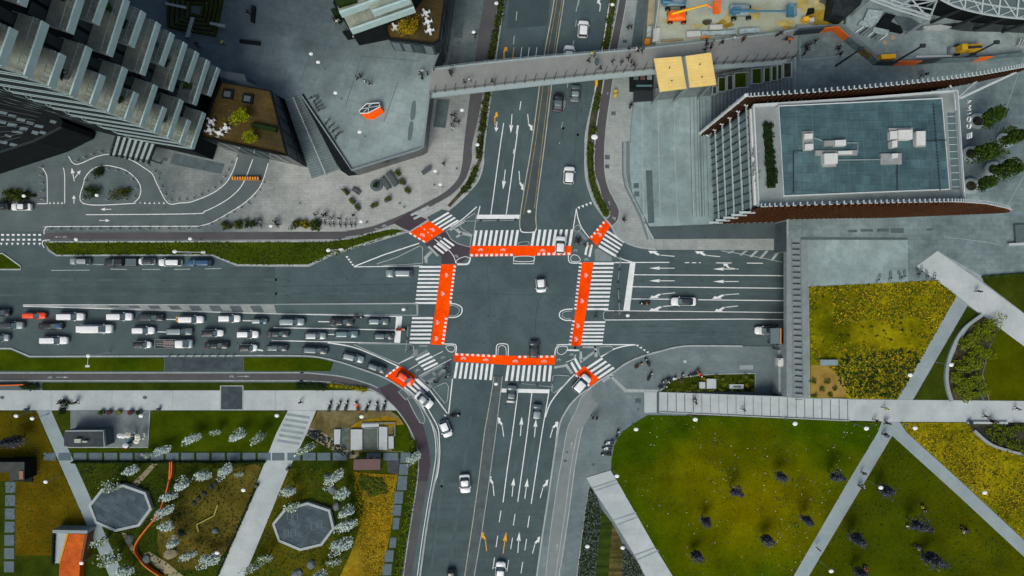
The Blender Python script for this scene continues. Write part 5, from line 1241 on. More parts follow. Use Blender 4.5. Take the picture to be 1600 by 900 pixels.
hr = empty('handrail', P(*sp(.5,.5), 2.9), 'thin steel handrail down the middle of the grey stair by the terrace', 'handrail')
bm = bmesh.new(); add_tube(bm, [P(*sp(t/6,.5), DK*(1-t/6)+1.1) - hr.location for t in range(7)], .06, 5); part('rail', bm, M_steel, hr)
bm = bmesh.new()
for t in range(7): q = P(*sp(t/6,.5), DK*(1-t/6)+1.1) - hr.location; add_tube(bm, [q, q - Vector((0,0,1.1))], .04, 5)
part('post', bm, M_steel_g, hr)
bm = bmesh.new()
pl = [(470,147),(474,148),(525,224),(552,266),(530,266),(524,250)]
add_prism(bm, [(469,149),(473,147),(524,224),(549,264),(532,266),(521,244)], DK+.35, .1); solo('planter_wall', bm, M_facade, 'black retaining wall along the right side of the plaza stair', 'retaining wall')

# --- terrace building with roof garden
TB = [(344,127),(422,141),(447.5,243),(430,239),(309,213)]
tb, tc = building('terrace_building', 'dark glazed corner building with a brown roof terrace and two lime trees', 'building', TB, 11, .1, M_terrace, mat('terrace_front_glass', (.020,.027,.030), .25, .2, .4, 2, spec=.7, tile=(2.2,3.5,0,.6,.3)))
bm = bmesh.new(); add_ribbon(bm, TB, 2.4, 11.5, True, .6); bpart(tb, tc, 'parapet', bm, M_facade)
for i in range(5):   # glazed bays of the east and south fronts
    a, b = lerp2((422,141),(447.5,243), i/5+.03), lerp2((422,141),(447.5,243), (i+1)/5-.03)
    for z0_, z1_ in ((.6,4.6),(5.4,10.2)):
        va, vb = P(*a, 11), P(*b, 11); bm = bmesh.new(); o_ = Vector((.06,.02,0))
        bm.faces.new([bm.verts.new(v) for v in (Vector((va.x,va.y,z0_))+o_, Vector((vb.x,vb.y,z0_))+o_, Vector((vb.x,vb.y,z1_))+o_, Vector((va.x,va.y,z1_))+o_)]); bpart(tb, tc, 'window', bm, M_fglass)
for i in range(6):
    a, b = lerp2((309,213),(430,239), i/6+.02), lerp2((309,213),(430,239), (i+1)/6-.02); va, vb = P(*a, 11), P(*b, 11); bm = bmesh.new(); o_ = Vector((0,-.06,0))
    bm.faces.new([bm.verts.new(v) for v in (Vector((va.x,va.y,1))+o_, Vector((vb.x,vb.y,1))+o_, Vector((vb.x,vb.y,9.5))+o_, Vector((va.x,va.y,9.5))+o_)]); bpart(tb, tc, 'window', bm, M_fglass)
bm = bmesh.new(); add_prism(bm, [(344,110),(382,116),(386,128),(421,140.5),(344,126.5)], 10.4, DK); bpart(tb, tc, 'glass_lobby', bm, plain('lobby_glass', (.045,.058,.062), .15, .8))
def slab_thing(name, label, cat, poly, z, h, m, group=None):
    bm = bmesh.new(); add_prism(bm, poly, z+h, z); return solo(name, bm, m, label, cat, group)
slab_thing('planter', 'long low hedge box on the brown roof terrace', 'planter', [(392,191),(432,200),(430,206),(391,197)], 11, .8, M_leafs['hedge'])
# --- corner building above the plaza
CB = [(601,36),(607,60),(676,68),(686,61),(694,0),(704,-80),(585,-80)]
cb, cc = building('corner_building', 'dark corner building with brown terrace and long pale balconies at top', 'building', CB, 11, .1, M_terrace, mat('corner_front_glass', (.022,.028,.031), .25, .2, .4, 2, spec=.7, tile=(2.4,3.2,0,.6,.3)))
bm = bmesh.new(); add_ribbon(bm, CB[:6], 2.2, 11.5, False, .6); bpart(cb, cc, 'parapet', bm, M_facade)
for i in range(4):
    a, b = lerp2((607,60),(676,68), i/4+.03), lerp2((607,60),(676,68), (i+1)/4-.04); va, vb = P(*a, 11), P(*b, 11); bm = bmesh.new(); o_ = Vector((0,-.07,0))
    bm.faces.new([bm.verts.new(v) for v in (Vector((va.x,va.y,6))+o_, Vector((vb.x,vb.y,6))+o_, Vector((vb.x,vb.y,9.6))+o_, Vector((va.x,va.y,9.6))+o_)]); bpart(cb, cc, 'window', bm, M_pane if i != 2 else M_fglass)
for i in range(5):
    a, b = lerp2((686,61),(704,-80), i/5+.02), lerp2((686,61),(704,-80), (i+1)/5-.02); va, vb = P(*a, 11), P(*b, 11); bm = bmesh.new(); o_ = Vector((.07,0,0))
    for z0_, z1_ in ((.6,4.8),(6,10)):
        bm.faces.new([bm.verts.new(v) for v in (Vector((va.x,va.y,z0_))+o_, Vector((vb.x,vb.y,z0_))+o_, Vector((vb.x,vb.y,z1_))+o_, Vector((va.x,va.y,z1_))+o_)])
    bpart(cb, cc, 'window', bm, M_fglass)
bm = bmesh.new(); add_prism(bm, [(520,5),(545,45),(600,34),(640,14),(700,-60),(540,-80)], 13, DK); bpart(cb, cc, 'upper_wall', bm, M_facade)
for poly, z, edge in (([(534,20),(547,46),(647,11),(640,-8)], 17.5, ((547,46),(647,11))), ([(524,-2),(530,19),(590,-2),(640,-30),(600,-60)], 21, ((530,19),(592,-3))), ([(574,4),(580,17),(640,-2),(640,-30)], 21.5, ((581,17.5),(640,-3)))):
    bm = bmesh.new(); add_prism(bm, poly, z, z-.4); ba = bpart(cb, cc, 'balcony', bm, M_balfloor)
    bm = bmesh.new(); add_ribbon(bm, edge, 3.2, z+1.1, h=1.7); bpart(cb, cc, 'parapet', bm, M_parapet, par=ba)
slab_thing('planter', 'green planting box on the top balcony of the corner building', 'planter', [(523,-2),(527,9),(556,0),(552,-12)], 21, 1, M_leafs['dark'])

# --- maze-like sunken hedge garden on the plaza
gm = [(262,-30),(356,-30),(350,8),(345,58),(298,52),(262,40)]
sheet_obj('garden_floor', [(258,-40),(368,-40),(360,20),(346,72),(285,58),(250,30)], DK, M_conc_dark, .01)
bm = bmesh.new()
for k in range(5):
    f = k/5.5; c = (306,14); ring_ = [(c[0]+(x-c[0])*(1-f), c[1]+(y-c[1])*(1-f)) for x, y in ((266,-22),(350,-20),(344,6),(334,54),(298,47),(262,40),(262,10))]
    add_ribbon(bm, ring_, 4.4, DK+.55, True, .6)
tag(link('hedge', bm, mat('clipped_maze_hedge', (.026,.034,.008), .95, .4, .3, 3, bump=.8)), 'dark clipped hedge maze in the sunken square at the top', 'hedge')
for i, (pl, w_) in enumerate((([(258,3),(291,10),(291,14),(258,7)], 'pale stone bench at the upper left of the hedge maze'), ([(298,27),(304,27),(295,58),(289,58)], 'pale stone bench at the bottom of the hedge maze'), ([(328,34),(351,38),(350,43),(327,38)], 'pale stone bench at the right of the hedge maze'))): slab_thing('stone_bench', w_, 'bench', pl, DK, .6, M_concrete, 'benches of the hedge maze')

# --- footbridge
fb = empty('footbridge', P(960,100,0), 'long grey footbridge with steel railings spanning the north road', 'footbridge')
fbN = smooth_line([(674,109),(800,94.5),(1000,77),(1200,54),(1247,46)], 5); fbS = smooth_line([(671,145),(800,130),(1020,107.5),(1200,94.5),(1245,89)], 5)
def fpart(name, bm, m): bmesh.ops.translate(bm, verts=bm.verts[:], vec=-fb.location); return part(name, bm, m, fb)
bm = bmesh.new(); add_sheet(bm, fbN + fbS[::-1], DK+.02, thick=.5); fpart('deck', bm, M_deck)
bm = bmesh.new(); add_prism(bm, [(676,113),(800,99),(1000,81),(1200,58),(1240,53),(1240,84),(1200,90),(1020,103),(800,126),(674,140)], DK-.5, DK-1.5); fpart('beam', bm, M_concrete)
bm = bmesh.new(); add_ribbon(bm, [(p[0], p[1]+4.2) for p in fbS], 7.5, DK-.35, h=.5); fpart('edge_beam', bm, plain('pale_fascia', (.30,.345,.35), .6))
bm = bmesh.new(); add_ribbon(bm, [(p[0], p[1]-.8) for p in fbN], 1.8, DK+.35, h=.8); fpart('edge_beam', bm, plain('pale_fascia', (0,0,0)))
for side, dy in ((fbS, 0.6), (fbN, -0.4)):
    bm = bmesh.new()
    for i in range(len(side)-1):
        a, b = side[i], side[i+1]
        for hh in (1.1, .6): add_tube(bm, [P(a[0], a[1]+dy, DK)+Vector((0,0,hh)), P(b[0], b[1]+dy, DK)+Vector((0,0,hh))], .035, 4, cap=False)
    x = 680
    while x < 1244:
        for i in range(len(side)-1):
            if side[i][0] <= x < side[i+1][0]:
                t = (x-side[i][0])/(side[i+1][0]-side[i][0]); q = lerp2(side[i], side[i+1], t); w0 = P(q[0], q[1]+dy, DK)
                add_box(bm, (w0.x, w0.y, DK-.3), (.10,.14,1.45))
                if side is fbS: add_tube(bm, [w0 + Vector((0,0,1.1)), w0 + Vector((.35,.75,1.9))], .05, 4)
        x += 15.5
    fpart('railing', bm, M_steel_d if side is fbS else M_steel_g)
for x, y in ((690,127),(838,112),(955,104),(1140,76)):
    w0 = P(x, y, DK); bm = bmesh.new(); add_lathe(bm, (w0.x, w0.y, 0), [(.6,0),(.55,DK-1.4)], 12); fpart('pillar', bm, M_concrete)

# --- yellow canopy
cp = empty('canopy', P(1070,112,9), 'pale yellow ribbed canopy roof in two halves beside the footbridge', 'canopy'); cp.location.z = DK-3
def cpart(name, bm, m): bmesh.ops.translate(bm, verts=bm.verts[:], vec=-cp.location); return part(name, bm, m, cp)
M_can = mat('yellow_canopy', (.76,.58,.19), .6, .07, .2, 2, c2=(.70,.55,.21))
for A_ in ([(1022,91.5),(1064.5,88),(1073,138),(1031,143)], [(1071,87.5),(1111,82),(1119.5,132.5),(1078,136.5)]):
    bm = bmesh.new(); add_prism(bm, A_, 9.6, 9.3)
    for k in range(1, 11): add_ribbon(bm, [lerp2(A_[0], A_[3], k/11), lerp2(A_[1], A_[2], k/11)], .8, 9.65, h=.06)
    o_ = cpart('roof_panel', bm, M_can)
    bm = bmesh.new()
    for q in ((.5,.32),(.5,.72)): w0 = P(*lerp2(lerp2(A_[0],A_[3],q[1]), lerp2(A_[1],A_[2],q[1]), q[0]), 9.6); add_lathe(bm, (w0.x-cp.location.x, w0.y-cp.location.y, 9.6-cp.location.z), [(.14,0),(.10,.25)], 8)
    part('vent', bm, M_conc_dark, o_)
    for c_ in A_:
        w0 = P(*lerp2(c_, (1070,112), .12), 9.6); bm = bmesh.new(); add_box(bm, (w0.x, w0.y, .6), (.3,.3,8.75)); cpart('column', bm, M_steel_g)
bm = bmesh.new(); add_prism(bm, [(1064.8,88.5),(1070.7,88),(1077.7,136.5),(1073.3,137.5)], 9.25, 9.1); cpart('gutter', bm, plain('blue_grey_gutter', (.14,.17,.185), .6))
# stall, stores and steps under and beside it
bx = empty('service_hut', P(1000,130,.15), 'dark open service hut under the footbridge beside the yellow canopy', 'hut')
bm = bmesh.new(); add_box(bm, (0,0,0), (4.2,3.4,2.4)); part('wall', bm, M_facade, bx)
for k in range(3):
    bm = bmesh.new(); add_box(bm, (-1.3+k*1.3,.5,2.403), (.9,1.3,.2)); part('roof_unit', bm, [M_conc_dark, plain('rust_unit', (.10,.06,.05), .8), M_steel_g][k], bx)
bm = bmesh.new(); add_box(bm, (.3,-1.3,2.404), (3,.3,.12)); part('pipe', bm, plain('teal_pipe', (.08,.17,.19), .5), bx)
bm = bmesh.new(); add_prism(bm, [(990,141),(1018,138),(1021,157),(990,159)], 1.1, .6); solo('water_basin', bm, plain('dark_basin', (.022,.030,.034), .25, .6), 'dark square basin cover left of the yellow canopy', 'basin')
bm = bmesh.new()
for i in range(8): add_prism(bm, [(1024,138+i*2.2),(1110,132+i*2.2),(1110,134.2+i*2.2),(1024,140.2+i*2.2)], 3.2-i*.36, .6)
struct('stair', bm, mat('step_stone', (0,0,0)))
bm = bmesh.new()   # broad ribbed flight rising east to the plaza
NT = 22
for i in range(NT):
    x0, x1 = 1112+i*5.9, 1112+(i+1)*5.9; z = .6 + (DK-.6)*(i+1)/NT
    yA = 147-(x0-1112)*.2; add_prism(bm, [(x0,yA-30),(x1,yA-30),(x1,212),(x0,212)], z, .5)
struct('stair', bm, mat('stair_stone', (0,0,0)))
bm = bmesh.new()
for i in range(NT):
    x0 = 1112+i*5.9; z = .6 + (DK-.6)*(i+1)/NT; yA = 147-(x0-1112)*.2; add_ribbon(bm, [(x0+1.2,yA),(x0+1.2,210)], 1.5, z+.006)
struct('stair_nosing', bm, M_conc_dark)
# planting frames beside the flight
gp = 'planting frames beside the ribbed stair'
for i, (x0, x1, y0, y1, g) in enumerate(((1113.5,1120,135,146.5,0),(1122.5,1134,121,143,1),(1136.5,1145.5,118,140.5,0),(1148,1171,114,137.5,2),(1175,1193,107.5,131,2),(1194,1204,106,128.5,2),(1206,1214,103.5,126,2),(1215,1222,101.5,124,1),(1224.5,1237,98.5,121,0))):
    z = 1.6 + (DK-1.2)*(x0-1112)/130; sl_ = -.7*(x1-x0)/10
    fr = [(x0,y0),(x1,y0+sl_),(x1,y1+sl_),(x0,y1)]; c = P((x0+x1)/2,(y0+y1)/2,z); c.z = z-1
    r = empty('planting_frame', c, f"{'bare soil' if g == 0 else 'half planted' if g == 1 else 'grassed'} planting frame beside the stair, {ORD[i]} from left", 'planter', gp)
    bm = bmesh.new(); add_ribbon(bm, fr, 1.8, z+.2, True, 1.2); bmesh.ops.translate(bm, verts=bm.verts[:], vec=-c); part('frame', bm, plain('pale_frame', (.30,.34,.34), .7), r)
    bm = bmesh.new(); add_sheet(bm, fr, z); bmesh.ops.translate(bm, verts=bm.verts[:], vec=-c); part('soil', bm, (mat('dark_bed', (0,0,0)), M_grass_dark, M_grass)[g], r)

# --- office building with flared louvre screens
ob = empty('office_building', Q(440,-175,0), 'large office building with blue gridded roof and brown louvre side screens', 'office building')
def opart(name, bm, m, par=None, smooth=False): bmesh.ops.translate(bm, verts=bm.verts[:], vec=-ob.location); return part(name, bm, m, par or ob, smooth)
RZ = 22.0
ROOF = [(1178,164.5),(1330,155),(1495,141.5),(1507,311.5),(1345,315.5),(1186,321.5)]
M_roofc = mat('roof_screed', (.26,.275,.265), .85, .12, .1, 1.5, c2=(.20,.215,.21))
bm = bmesh.new(); add_prism(bm, ROOF, RZ, .3, 0, 1); opart('wall', bm, [M_roofc, mat('curtain_wall', (.060,.090,.095), .2, .2, .2, 2, spec=.7)])
bm = bmesh.new(); add_ribbon(bm, [ROOF[0], ROOF[1], ROOF[2], ROOF[3]], 4.2, RZ+.55, h=.6); add_ribbon(bm, [ROOF[3], ROOF[4], ROOF[5], ROOF[0]], 2.6, RZ+.553, h=.6); opart('parapet', bm, plain('pale_parapet', (.46,.50,.495), .6))
RP = [(1217,165.5),(1472,153.5),(1484,295.5),(1225,306)]
M_blue = mat('blue_roof_panels', (.036,.082,.094), .55, .22, .12, 1.5, c2=(.070,.135,.145), spec=.2, tile=(1.55,1.45,.045,.35,.16))
bm = bmesh.new(); add_prism(bm, RP, RZ+1.0, RZ); rp = opart('roof_panel_field', bm, M_blue)
bm = bmesh.new(); add_ribbon(bm, RP, 1.7, RZ+1.1, True, 1.1); opart('roof_frame', bm, M_steel, rp)
bm = bmesh.new()
for i in range(1, 10): add_ribbon(bm, [lerp2(RP[0], RP[1], i/10), lerp2(RP[3], RP[2], i/10)], .35, RZ+1.03)
for i in range(1, 9): add_ribbon(bm, [lerp2(RP[0], RP[3], i/9), lerp2(RP[1], RP[2], i/9)], .3, RZ+1.034)
opart('panel_joint', bm, plain('panel_joint', (.11,.16,.175), .6), rp)
for i, (x0, x1, y0, y1, h, m) in enumerate(((1254,1271,205,234,.3,0),(1257,1270,209,217,.8,1),(1258,1271,225,234,.8,1),(1288,1304,220,228,.7,0),(1305,1322,219,228,.8,1),(1274,1340,235,243,.3,0),(1288,1309,240,256,1.1,1),(1310,1332,236,241,.8,1),(1285,1307,255,261,.3,0),(1389,1426,200,204,.5,0),(1391,1402,205,218,.7,1),(1404,1426,203,218,1.0,1),(1391,1403,218,231,.4,0),(1394,1402,220,230,1.0,1),(1430,1447,205,230,.35,0),(1432,1446,205,227,.8,1),(1376,1409,240,257,.3,0),(1394,1403,240,247,.8,1))):
    bm = bmesh.new(); add_prism(bm, [(x0,y0),(x1,y0-.6),(x1,y1-.6),(x0,y1)], RZ+1.02+h, RZ+.5); opart('roof_plinth' if m == 0 else 'air_handling_unit', bm, (mat('plinth_grey', (.26,.25,.24), .85, .15, .3, 2), plain('unit_white', (.55,.555,.53), .6))[m])
for pts, m_ in (([(1271,215),(1290,222)],0),([(1322,223),(1340,223),(1340,238)],0),([(1426,210),(1432,210)],0),([(1309,250),(1376,249)],0),([(1254,236),(1240,236),(1240,302)],1),([(1402,257),(1402,298)],1),([(1447,220),(1478,219)],1)):
    bm = bmesh.new(); q_ = [P(*p, RZ+1.12) for p in pts]; add_tube(bm, q_, .11 if m_ == 0 else .08, 6); opart('roof_pipe', bm, (M_steel_g, M_steel_d)[m_])
for k in range(26): bm = bmesh.new() if k == 0 else bm; w_ = P(1458+k*.42, 163+k*5.3, RZ+1.03); add_box(bm, (w_.x, w_.y, RZ+1.03), (.22,.3,.07))
opart('roof_drains', bm, M_steel_d)
bm = bmesh.new(); add_sheet(bm, [(1480,176),(1494,176),(1502,296),(1488,296)], RZ+.02); opart('east_gutter', bm, plain('gutter_glass', (.10,.135,.14), .3, .6))
bm = bmesh.new()
for i in range(11): add_ribbon(bm, [(1479+i*.9,182+i*11),(1495+i*.8,181.5+i*11)], .8, RZ+.05)
opart('gutter_bar', bm, M_steel)
bm = bmesh.new()
for k in range(9): c = P(1198+k*.8, 200+k*11, RZ); add_box(bm, (c.x,c.y,RZ), (1.15,1.15,.5)); add_leaves(bm, c + Vector((0,0,.6)), (.95,.95,.45), 240, .15)
opart('roof_hedge', bm, M_leafs['hedge'])
# west curtain wall: floor bands, mullions, panes
WA, WB = P(*ROOF[0], RZ), P(*ROOF[5], RZ)
for z in (3.6, 7.6, 11.6, 15.6, 19.2):
    bm = bmesh.new(); vs = []
    ext = (1-z/24)*2.0
    for a, b in (((WA.x-.02, WA.y+1.0+ext*.6), (WB.x-.02, WB.y-.6)),):
        add_box(bm, ((a[0]+b[0])/2-.2, (a[1]+b[1])/2, z), (.26, a[1]-b[1], .26), math.atan2(0,1) if abs(a[0]-b[0]) < .01 else -math.atan2(a[0]-b[0], a[1]-b[1]))
    add_box(bm, (WB.x-.9, WB.y-.75, z+.05), (2.6,.35,.3)); add_box(bm, (WA.x-.6, WA.y+1.6, z+.05), (2.4,.35,.3))
    opart('floor_band', bm, plain('band_steel', (.40,.46,.46), .5))
for j, z in enumerate((.9, 4.1, 8.1, 12.1, 16.1)):
    bm = bmesh.new()
    for k in range(12):
        a, b = WA.lerp(WB, k/12+.008), WA.lerp(WB, (k+1)/12-.008); z1_ = z+2.9
        bm.faces.new([bm.verts.new(v) for v in (Vector((a.x-.05,a.y,z)), Vector((b.x-.05,b.y,z)), Vector((b.x-.05,b.y,z1_)), Vector((a.x-.05,a.y,z1_)))])
    opart('window', bm, M_fglass2)
bm = bmesh.new()
for k in range(13): a = WA.lerp(WB, k/12); add_box(bm, (a.x-.12, a.y, .3), (.14,.14,21))
opart('mullion', bm, M_steel_d)
bm = bmesh.new(); add_prism(bm, [(1172,170),(1181,169.5),(1188,320),(1179,320)], RZ-.3, RZ-.9); opart('west_ledge', bm, plain('white_ledge', (.60,.605,.59), .7))
bm = bmesh.new(); rr = random.Random(3)
for k in range(26): x, y = rr.uniform(1176,1186), 232+k*2.4; w0 = P(x, y, RZ-.3); add_box(bm, (w0.x, w0.y, RZ-.3), (rr.uniform(.2,.7), rr.uniform(.15,.4), rr.uniform(.15,.5)), rr.uniform(0,3))
opart('ledge_clutter', bm, mat('clutter_grey', (.22,.22,.21), .8, .4, .8, 3))
# louvre screens
def screen(name, base, ztop, zbot, flip, fins, mwall):
    n = 48; pts = smooth_line([(b[0], b[1], 0) for b in base], 16); m_ = len(pts)
    def iv(arr, t):
        f = t*(len(arr)-1); i = min(int(f), len(arr)-2); return arr[i] + (arr[i+1]-arr[i])*(f-i)
    bm = bmesh.new(); prev = None
    for i, p in enumerate(pts):
        t = i/(m_-1); a = bm.verts.new(Q(p[0], p[1], iv(ztop, t))); b = bm.verts.new(Q(p[0], p[1], iv(zbot, t)))
        if prev: bm.faces.new((prev[0], a, b, prev[1]))
        prev = (a, b)
    so_ = opart(name, bm, mwall)
    bm = bmesh.new(); bm2 = bmesh.new()
    for k in range(fins):
        t = (k+.3)/fins; f = t*(m_-1); i = min(int(f), m_-2); p = lerp2(pts[i], pts[i+1], f-i); zt, zb = iv(ztop, t), iv(zbot, t)
        w0 = Q(p[0], p[1], 0); add_box(bm, (w0.x, w0.y + flip*.22, zb), (.16,.40,max(.3, zt-zb)))
        add_box(bm, (w0.x, w0.y - flip*.25, zt-.1), (.16,.55,.24), 0, 1); add_box(bm, (w0.x+.26, w0.y - flip*.02, zt-.12), (.42,.12,.18), 0, 1)
    bm2.free(); opart('louvre_fins', bm, [mat('timber_fin', (.085,.033,.012), .6, .35, .4, 2) if mwall is M_timber else mat('dark_timber_fin', (.045,.020,.010), .6, .35, .4, 2), plain('cap_steel', (.42,.46,.46), .5)], so_)
M_timber = mat('timber_louvre', (.050,.020,.008), .7, .3, .3, 2, c2=(.085,.034,.011))
screen('louvre_screen', [(293.6,-239),(430,-249),(560,-263),(645,-278)], [24,24,24,23.6], [.6,8,19.6,21.5], -1, 62, mat('dark_louvre', (.028,.014,.009), .7, .4, .3, 2))
screen('louvre_screen', [(312,-102),(440,-105.5),(545,-107),(600,-106),(663,-104)], [23.4,24.2,24.6,23,17.6], [.6,.8,5.7,10,17], -1, 66, M_timber)
# frames closing the flared north-west corner and struts at the east end
bm = bmesh.new(); a0, a1 = Q(305,-242,.6), Q(293.6,-239,24)
for z in (.8,5,9,13,17,20.5): add_tube(bm, [Q(293.6,-239,z)+Vector((0,.1,0)), Vector((WA.x-.4, WA.y+.4, z))], .16, 5); add_tube(bm, [Q(293.6,-239,z)+Vector((0,.1,0)), Q(380,-246,z)+Vector((0,-.3,0))], .12, 4)
add_tube(bm, [Q(293.6,-239,.6)+Vector((-.2,.2,0)), Q(293.6,-239,24.2)+Vector((-.2,.2,0))], .3, 6); opart('corner_frame', bm, M_steel)
bm = bmesh.new()
re = P(1497,150,RZ+.4)
for z, e in ((22.5,(640,-274)),(21,(600,-268)),(19.8,(632,-270)),(21.8,(560,-259))): add_tube(bm, [re + Vector((0,-.5,z-22)), Q(*e, z)], .17, 5)
re2 = P(1507,305,RZ+.3); add_tube(bm, [re2, Q(600,-107,18)], .16, 5)
opart('strut', bm, M_steel)
for pts, m in (([(1497,142),(1508,312)], M_steel),([(1492,148),(1494,172)], M_steel)):
    bm = bmesh.new(); add_ribbon(bm, pts, 1.1, RZ+1.3, h=.25); opart('roof_rail', bm, m)
# standing letters on the east roof edge
cu = bpy.data.curves.new('lettering', 'FONT'); cu.body = 'COIMA'; cu.size = 1.2; cu.extrude = .09; cu.space_character = 1.4
tmp = bpy.data.objects.new('t', cu); col.objects.link(tmp)
me = bpy.data.meshes.new_from_object(tmp.evaluated_get(bpy.context.evaluated_depsgraph_get())); bpy.data.objects.remove(tmp)
sg = bpy.data.objects.new('roof_sign', me); col.objects.link(sg); me.materials.append(plain('sign_white', (.72,.73,.72), .5)); w0 = P(1504,203.5,RZ); sg.location = w0 + Vector((.55,0,.2)); sg.rotation_euler = (math.pi/2, 0, math.pi/2)
tag(sg, 'white standing roof letters reading COIMA on the east edge of the office roof', 'sign')
bm = bmesh.new()
for k in range(3): add_box(bm, (w0.x+.55, w0.y-1.05+k*.0, .2+RZ+k*.4), (.18,.85,.2))
solo('sign_emblem', bm, plain('sign_white', (0,0,0)), 'white three-bar emblem standing beside the roof letters', 'emblem')

# --- round stone planters with trees east of the office block
def ring_planter(x, y, r, label):
    c = P(x, y, DK); e = empty('round_planter', c, label, 'planter', 'round stone planters behind the office building')
    bm = bmesh.new(); add_lathe(bm, (0,0,0), [(r,0),(r,.55),(r*.93,.6),(r*.62,.6),(r*.60,.42)], 28, 0, 1.15, 1.0); part('ring', bm, plain('pale_ring', (.30,.33,.33), .7), e)
    bm = bmesh.new(); add_lathe(bm, (0,0,.43), [(r*.6,0),(r*.55,.06)], 20, 0, 1.15, 1.0); part('soil', bm, mat('dark_bed', (0,0,0)), e)
for x, y, w_ in ((1524.5,190,'pale ring planter nearest the roof letters'),(1567.5,220,'pale ring planter farthest right behind the office building'),(1514,241,'pale ring planter close to the middle of the east front'),(1549,265,'pale ring planter in the lower right of its group'),(1514,291,'pale ring planter lowest, beside the south-east roof corner')): ring_planter(x, y, 1.45, w_)

# --- curved glazed hall and white steel truss at the top right
hall = empty('curved_hall', P(1560,10,12), 'curved white steel and glass hall at the top right edge', 'hall'); hall.location.z = DK
def hpart(name, bm, m, par=None): bmesh.ops.translate(bm, verts=bm.verts[:], vec=-hall.location); return part(name, bm, m, par or hall)
arc = smooth_line([(1462,-6),(1490,9),(1525,19),(1560,25),(1600,29),(1660,31),(1760,28)], 4)
def hz(p, z): return P(p[0], p[1], z)
bm = bmesh.new(); top = [P(p[0], p[1], 13) for p in arc]
inner = [(p[0]+6, p[1]-55) for p in arc]
for i in range(len(arc)-1):
    bm.faces.new([bm.verts.new(v) for v in (top[i], top[i+1], P(*inner[i+1], 15), P(*inner[i], 15))])
hpart('glass_roof', bm, plain('hall_glass', (.075,.098,.10), .2, .7))
bm = bmesh.new()
for i in range(len(arc)-1):
    a, b = top[i], top[i+1]; a2, b2 = (Vector((v.x, v.y+2.2, DK)) for v in (a, b)); bm.faces.new([bm.verts.new(v) for v in (a, b, b2, a2)])
hpart('front_wall', bm, M_facade)
for f, r_ in ((0,.2),(.28,.14),(.62,.14)):
    bm = bmesh.new(); add_tube(bm, [P(*lerp2(arc[i], inner[i], f), 13.1+2*f) for i in range(len(arc))], r_, 5); hpart('ring_beam', bm, plain('hall_steel', (.34,.37,.37), .5))
bm = bmesh.new()
for i in range(0, len(arc), 3):
    add_tube(bm, [P(*arc[i], 13.15), P(*inner[i], 15.2)], .16, 5)
    j = min(i+3, len(arc)-1); add_tube(bm, [P(*lerp2(arc[i], inner[i], .62), 14.4), P(*arc[j], 13.1)], .10, 4); add_tube(bm, [P(*arc[i], 13.1), P(*lerp2(arc[j], inner[j], .28), 13.7)], .10, 4)
hpart('rafter', bm, plain('hall_steel', (0,0,0)))
for i in range(2, len(arc), 4):
    v = top[i]; bm = bmesh.new(); add_tube(bm, [Vector((v.x, v.y+.3, 13)), Vector((v.x-.8, v.y+.9, DK))], .3, 6); hpart('column', bm, M_steel_d)
bm = bmesh.new()
A_ = [(1344,-10),(1362,0),(1400,14),(1452,30)]; B_ = [(1378,-30),(1385,-14),(1424,-2),(1464,0)]
tz = 12
for q in (A_, [(x+2, y-5) for x, y in A_], B_): add_tube(bm, [P(*p, tz) for p in q], .2, 5)
for i in range(4):
    add_tube(bm, [P(*A_[i], tz), P(*B_[i], tz)], .2, 5)
    if i < 3: add_tube(bm, [P(*A_[i], tz), P(*B_[i+1], tz)], .14, 4); add_tube(bm, [P(*B_[i], tz), P(*A_[i+1], tz)], .14, 4); m0 = lerp2(A_[i], B_[i], .5); m1 = lerp2(A_[i+1], B_[i+1], .5); add_tube(bm, [P(*m0, tz), P(*m1, tz)], .12, 4)
for p in (A_[1], A_[3], B_[3], B_[1]): w0 = P(*p, tz); add_tube(bm, [w0, Vector((w0.x, w0.y, DK))], .25, 6)
solo('steel_truss', bm, plain('hall_steel', (0,0,0)), 'white steel roof truss with diagonal bracing at the top right site', 'truss')

# --- underpass: wall, gantry board, railing of blades on the deck edge
walls('underpass_wall', [(1229,621),(1229,539)], DK, 0, M_concrete); walls('underpass_wall', [(1229,393),(1229,346)], DK, 0, M_conc_dark)
rl = empty('blade_railing', P(1245,500,DK), 'row of dark upright blades along the deck edge above the underpass', 'railing')
bm = bmesh.new()
for i in range(28):
    y = 381 + i*9.0; t = i/27; w0 = P(1243+t*5, y, DK) - rl.location; add_box(bm, (w0.x, w0.y, 0), (1.45,.07,.32), -.02 - t*.06, taper=.9)
part('blades', bm, M_steel_d, rl)
for x0, x1 in ((1236.5,1239),(1250,1254)):
    bm = bmesh.new(); add_tube(bm, [P(x0,374,DK)-rl.location+Vector((0,0,.25)), P(x1,622,DK)-rl.location+Vector((0,0,.25))], .05, 5); part('rail', bm, M_steel_g, rl)
gt = empty('height_gantry', P(1198,522,0), 'height board with orange stripe at the mouth of the underpass', 'gantry board')
bm = bmesh.new(); add_box(bm, (-.5,0,4.4), (1.6,2.9,.5)); part('board', bm, plain('board_teal', (.10,.15,.155), .6), gt)
bm = bmesh.new(); add_box(bm, (.55,0,4.5), (.3,2.9,.45)); part('stripe', bm, plain('board_orange', (.45,.20,.06), .6), gt)
for y in (-1.6,1.6): bm = bmesh.new(); add_box(bm, (.2,y,0), (.2,.2,4.9)); part('post', bm, M_steel_d, gt)
bm = bmesh.new(); add_prism(bm, [(1216,547),(1229,546),(1229,621),(1217,617)], 3.0, .1); solo('ramp_wall', bm, M_concrete, 'pale concrete block wall beside the underpass mouth', 'wall')
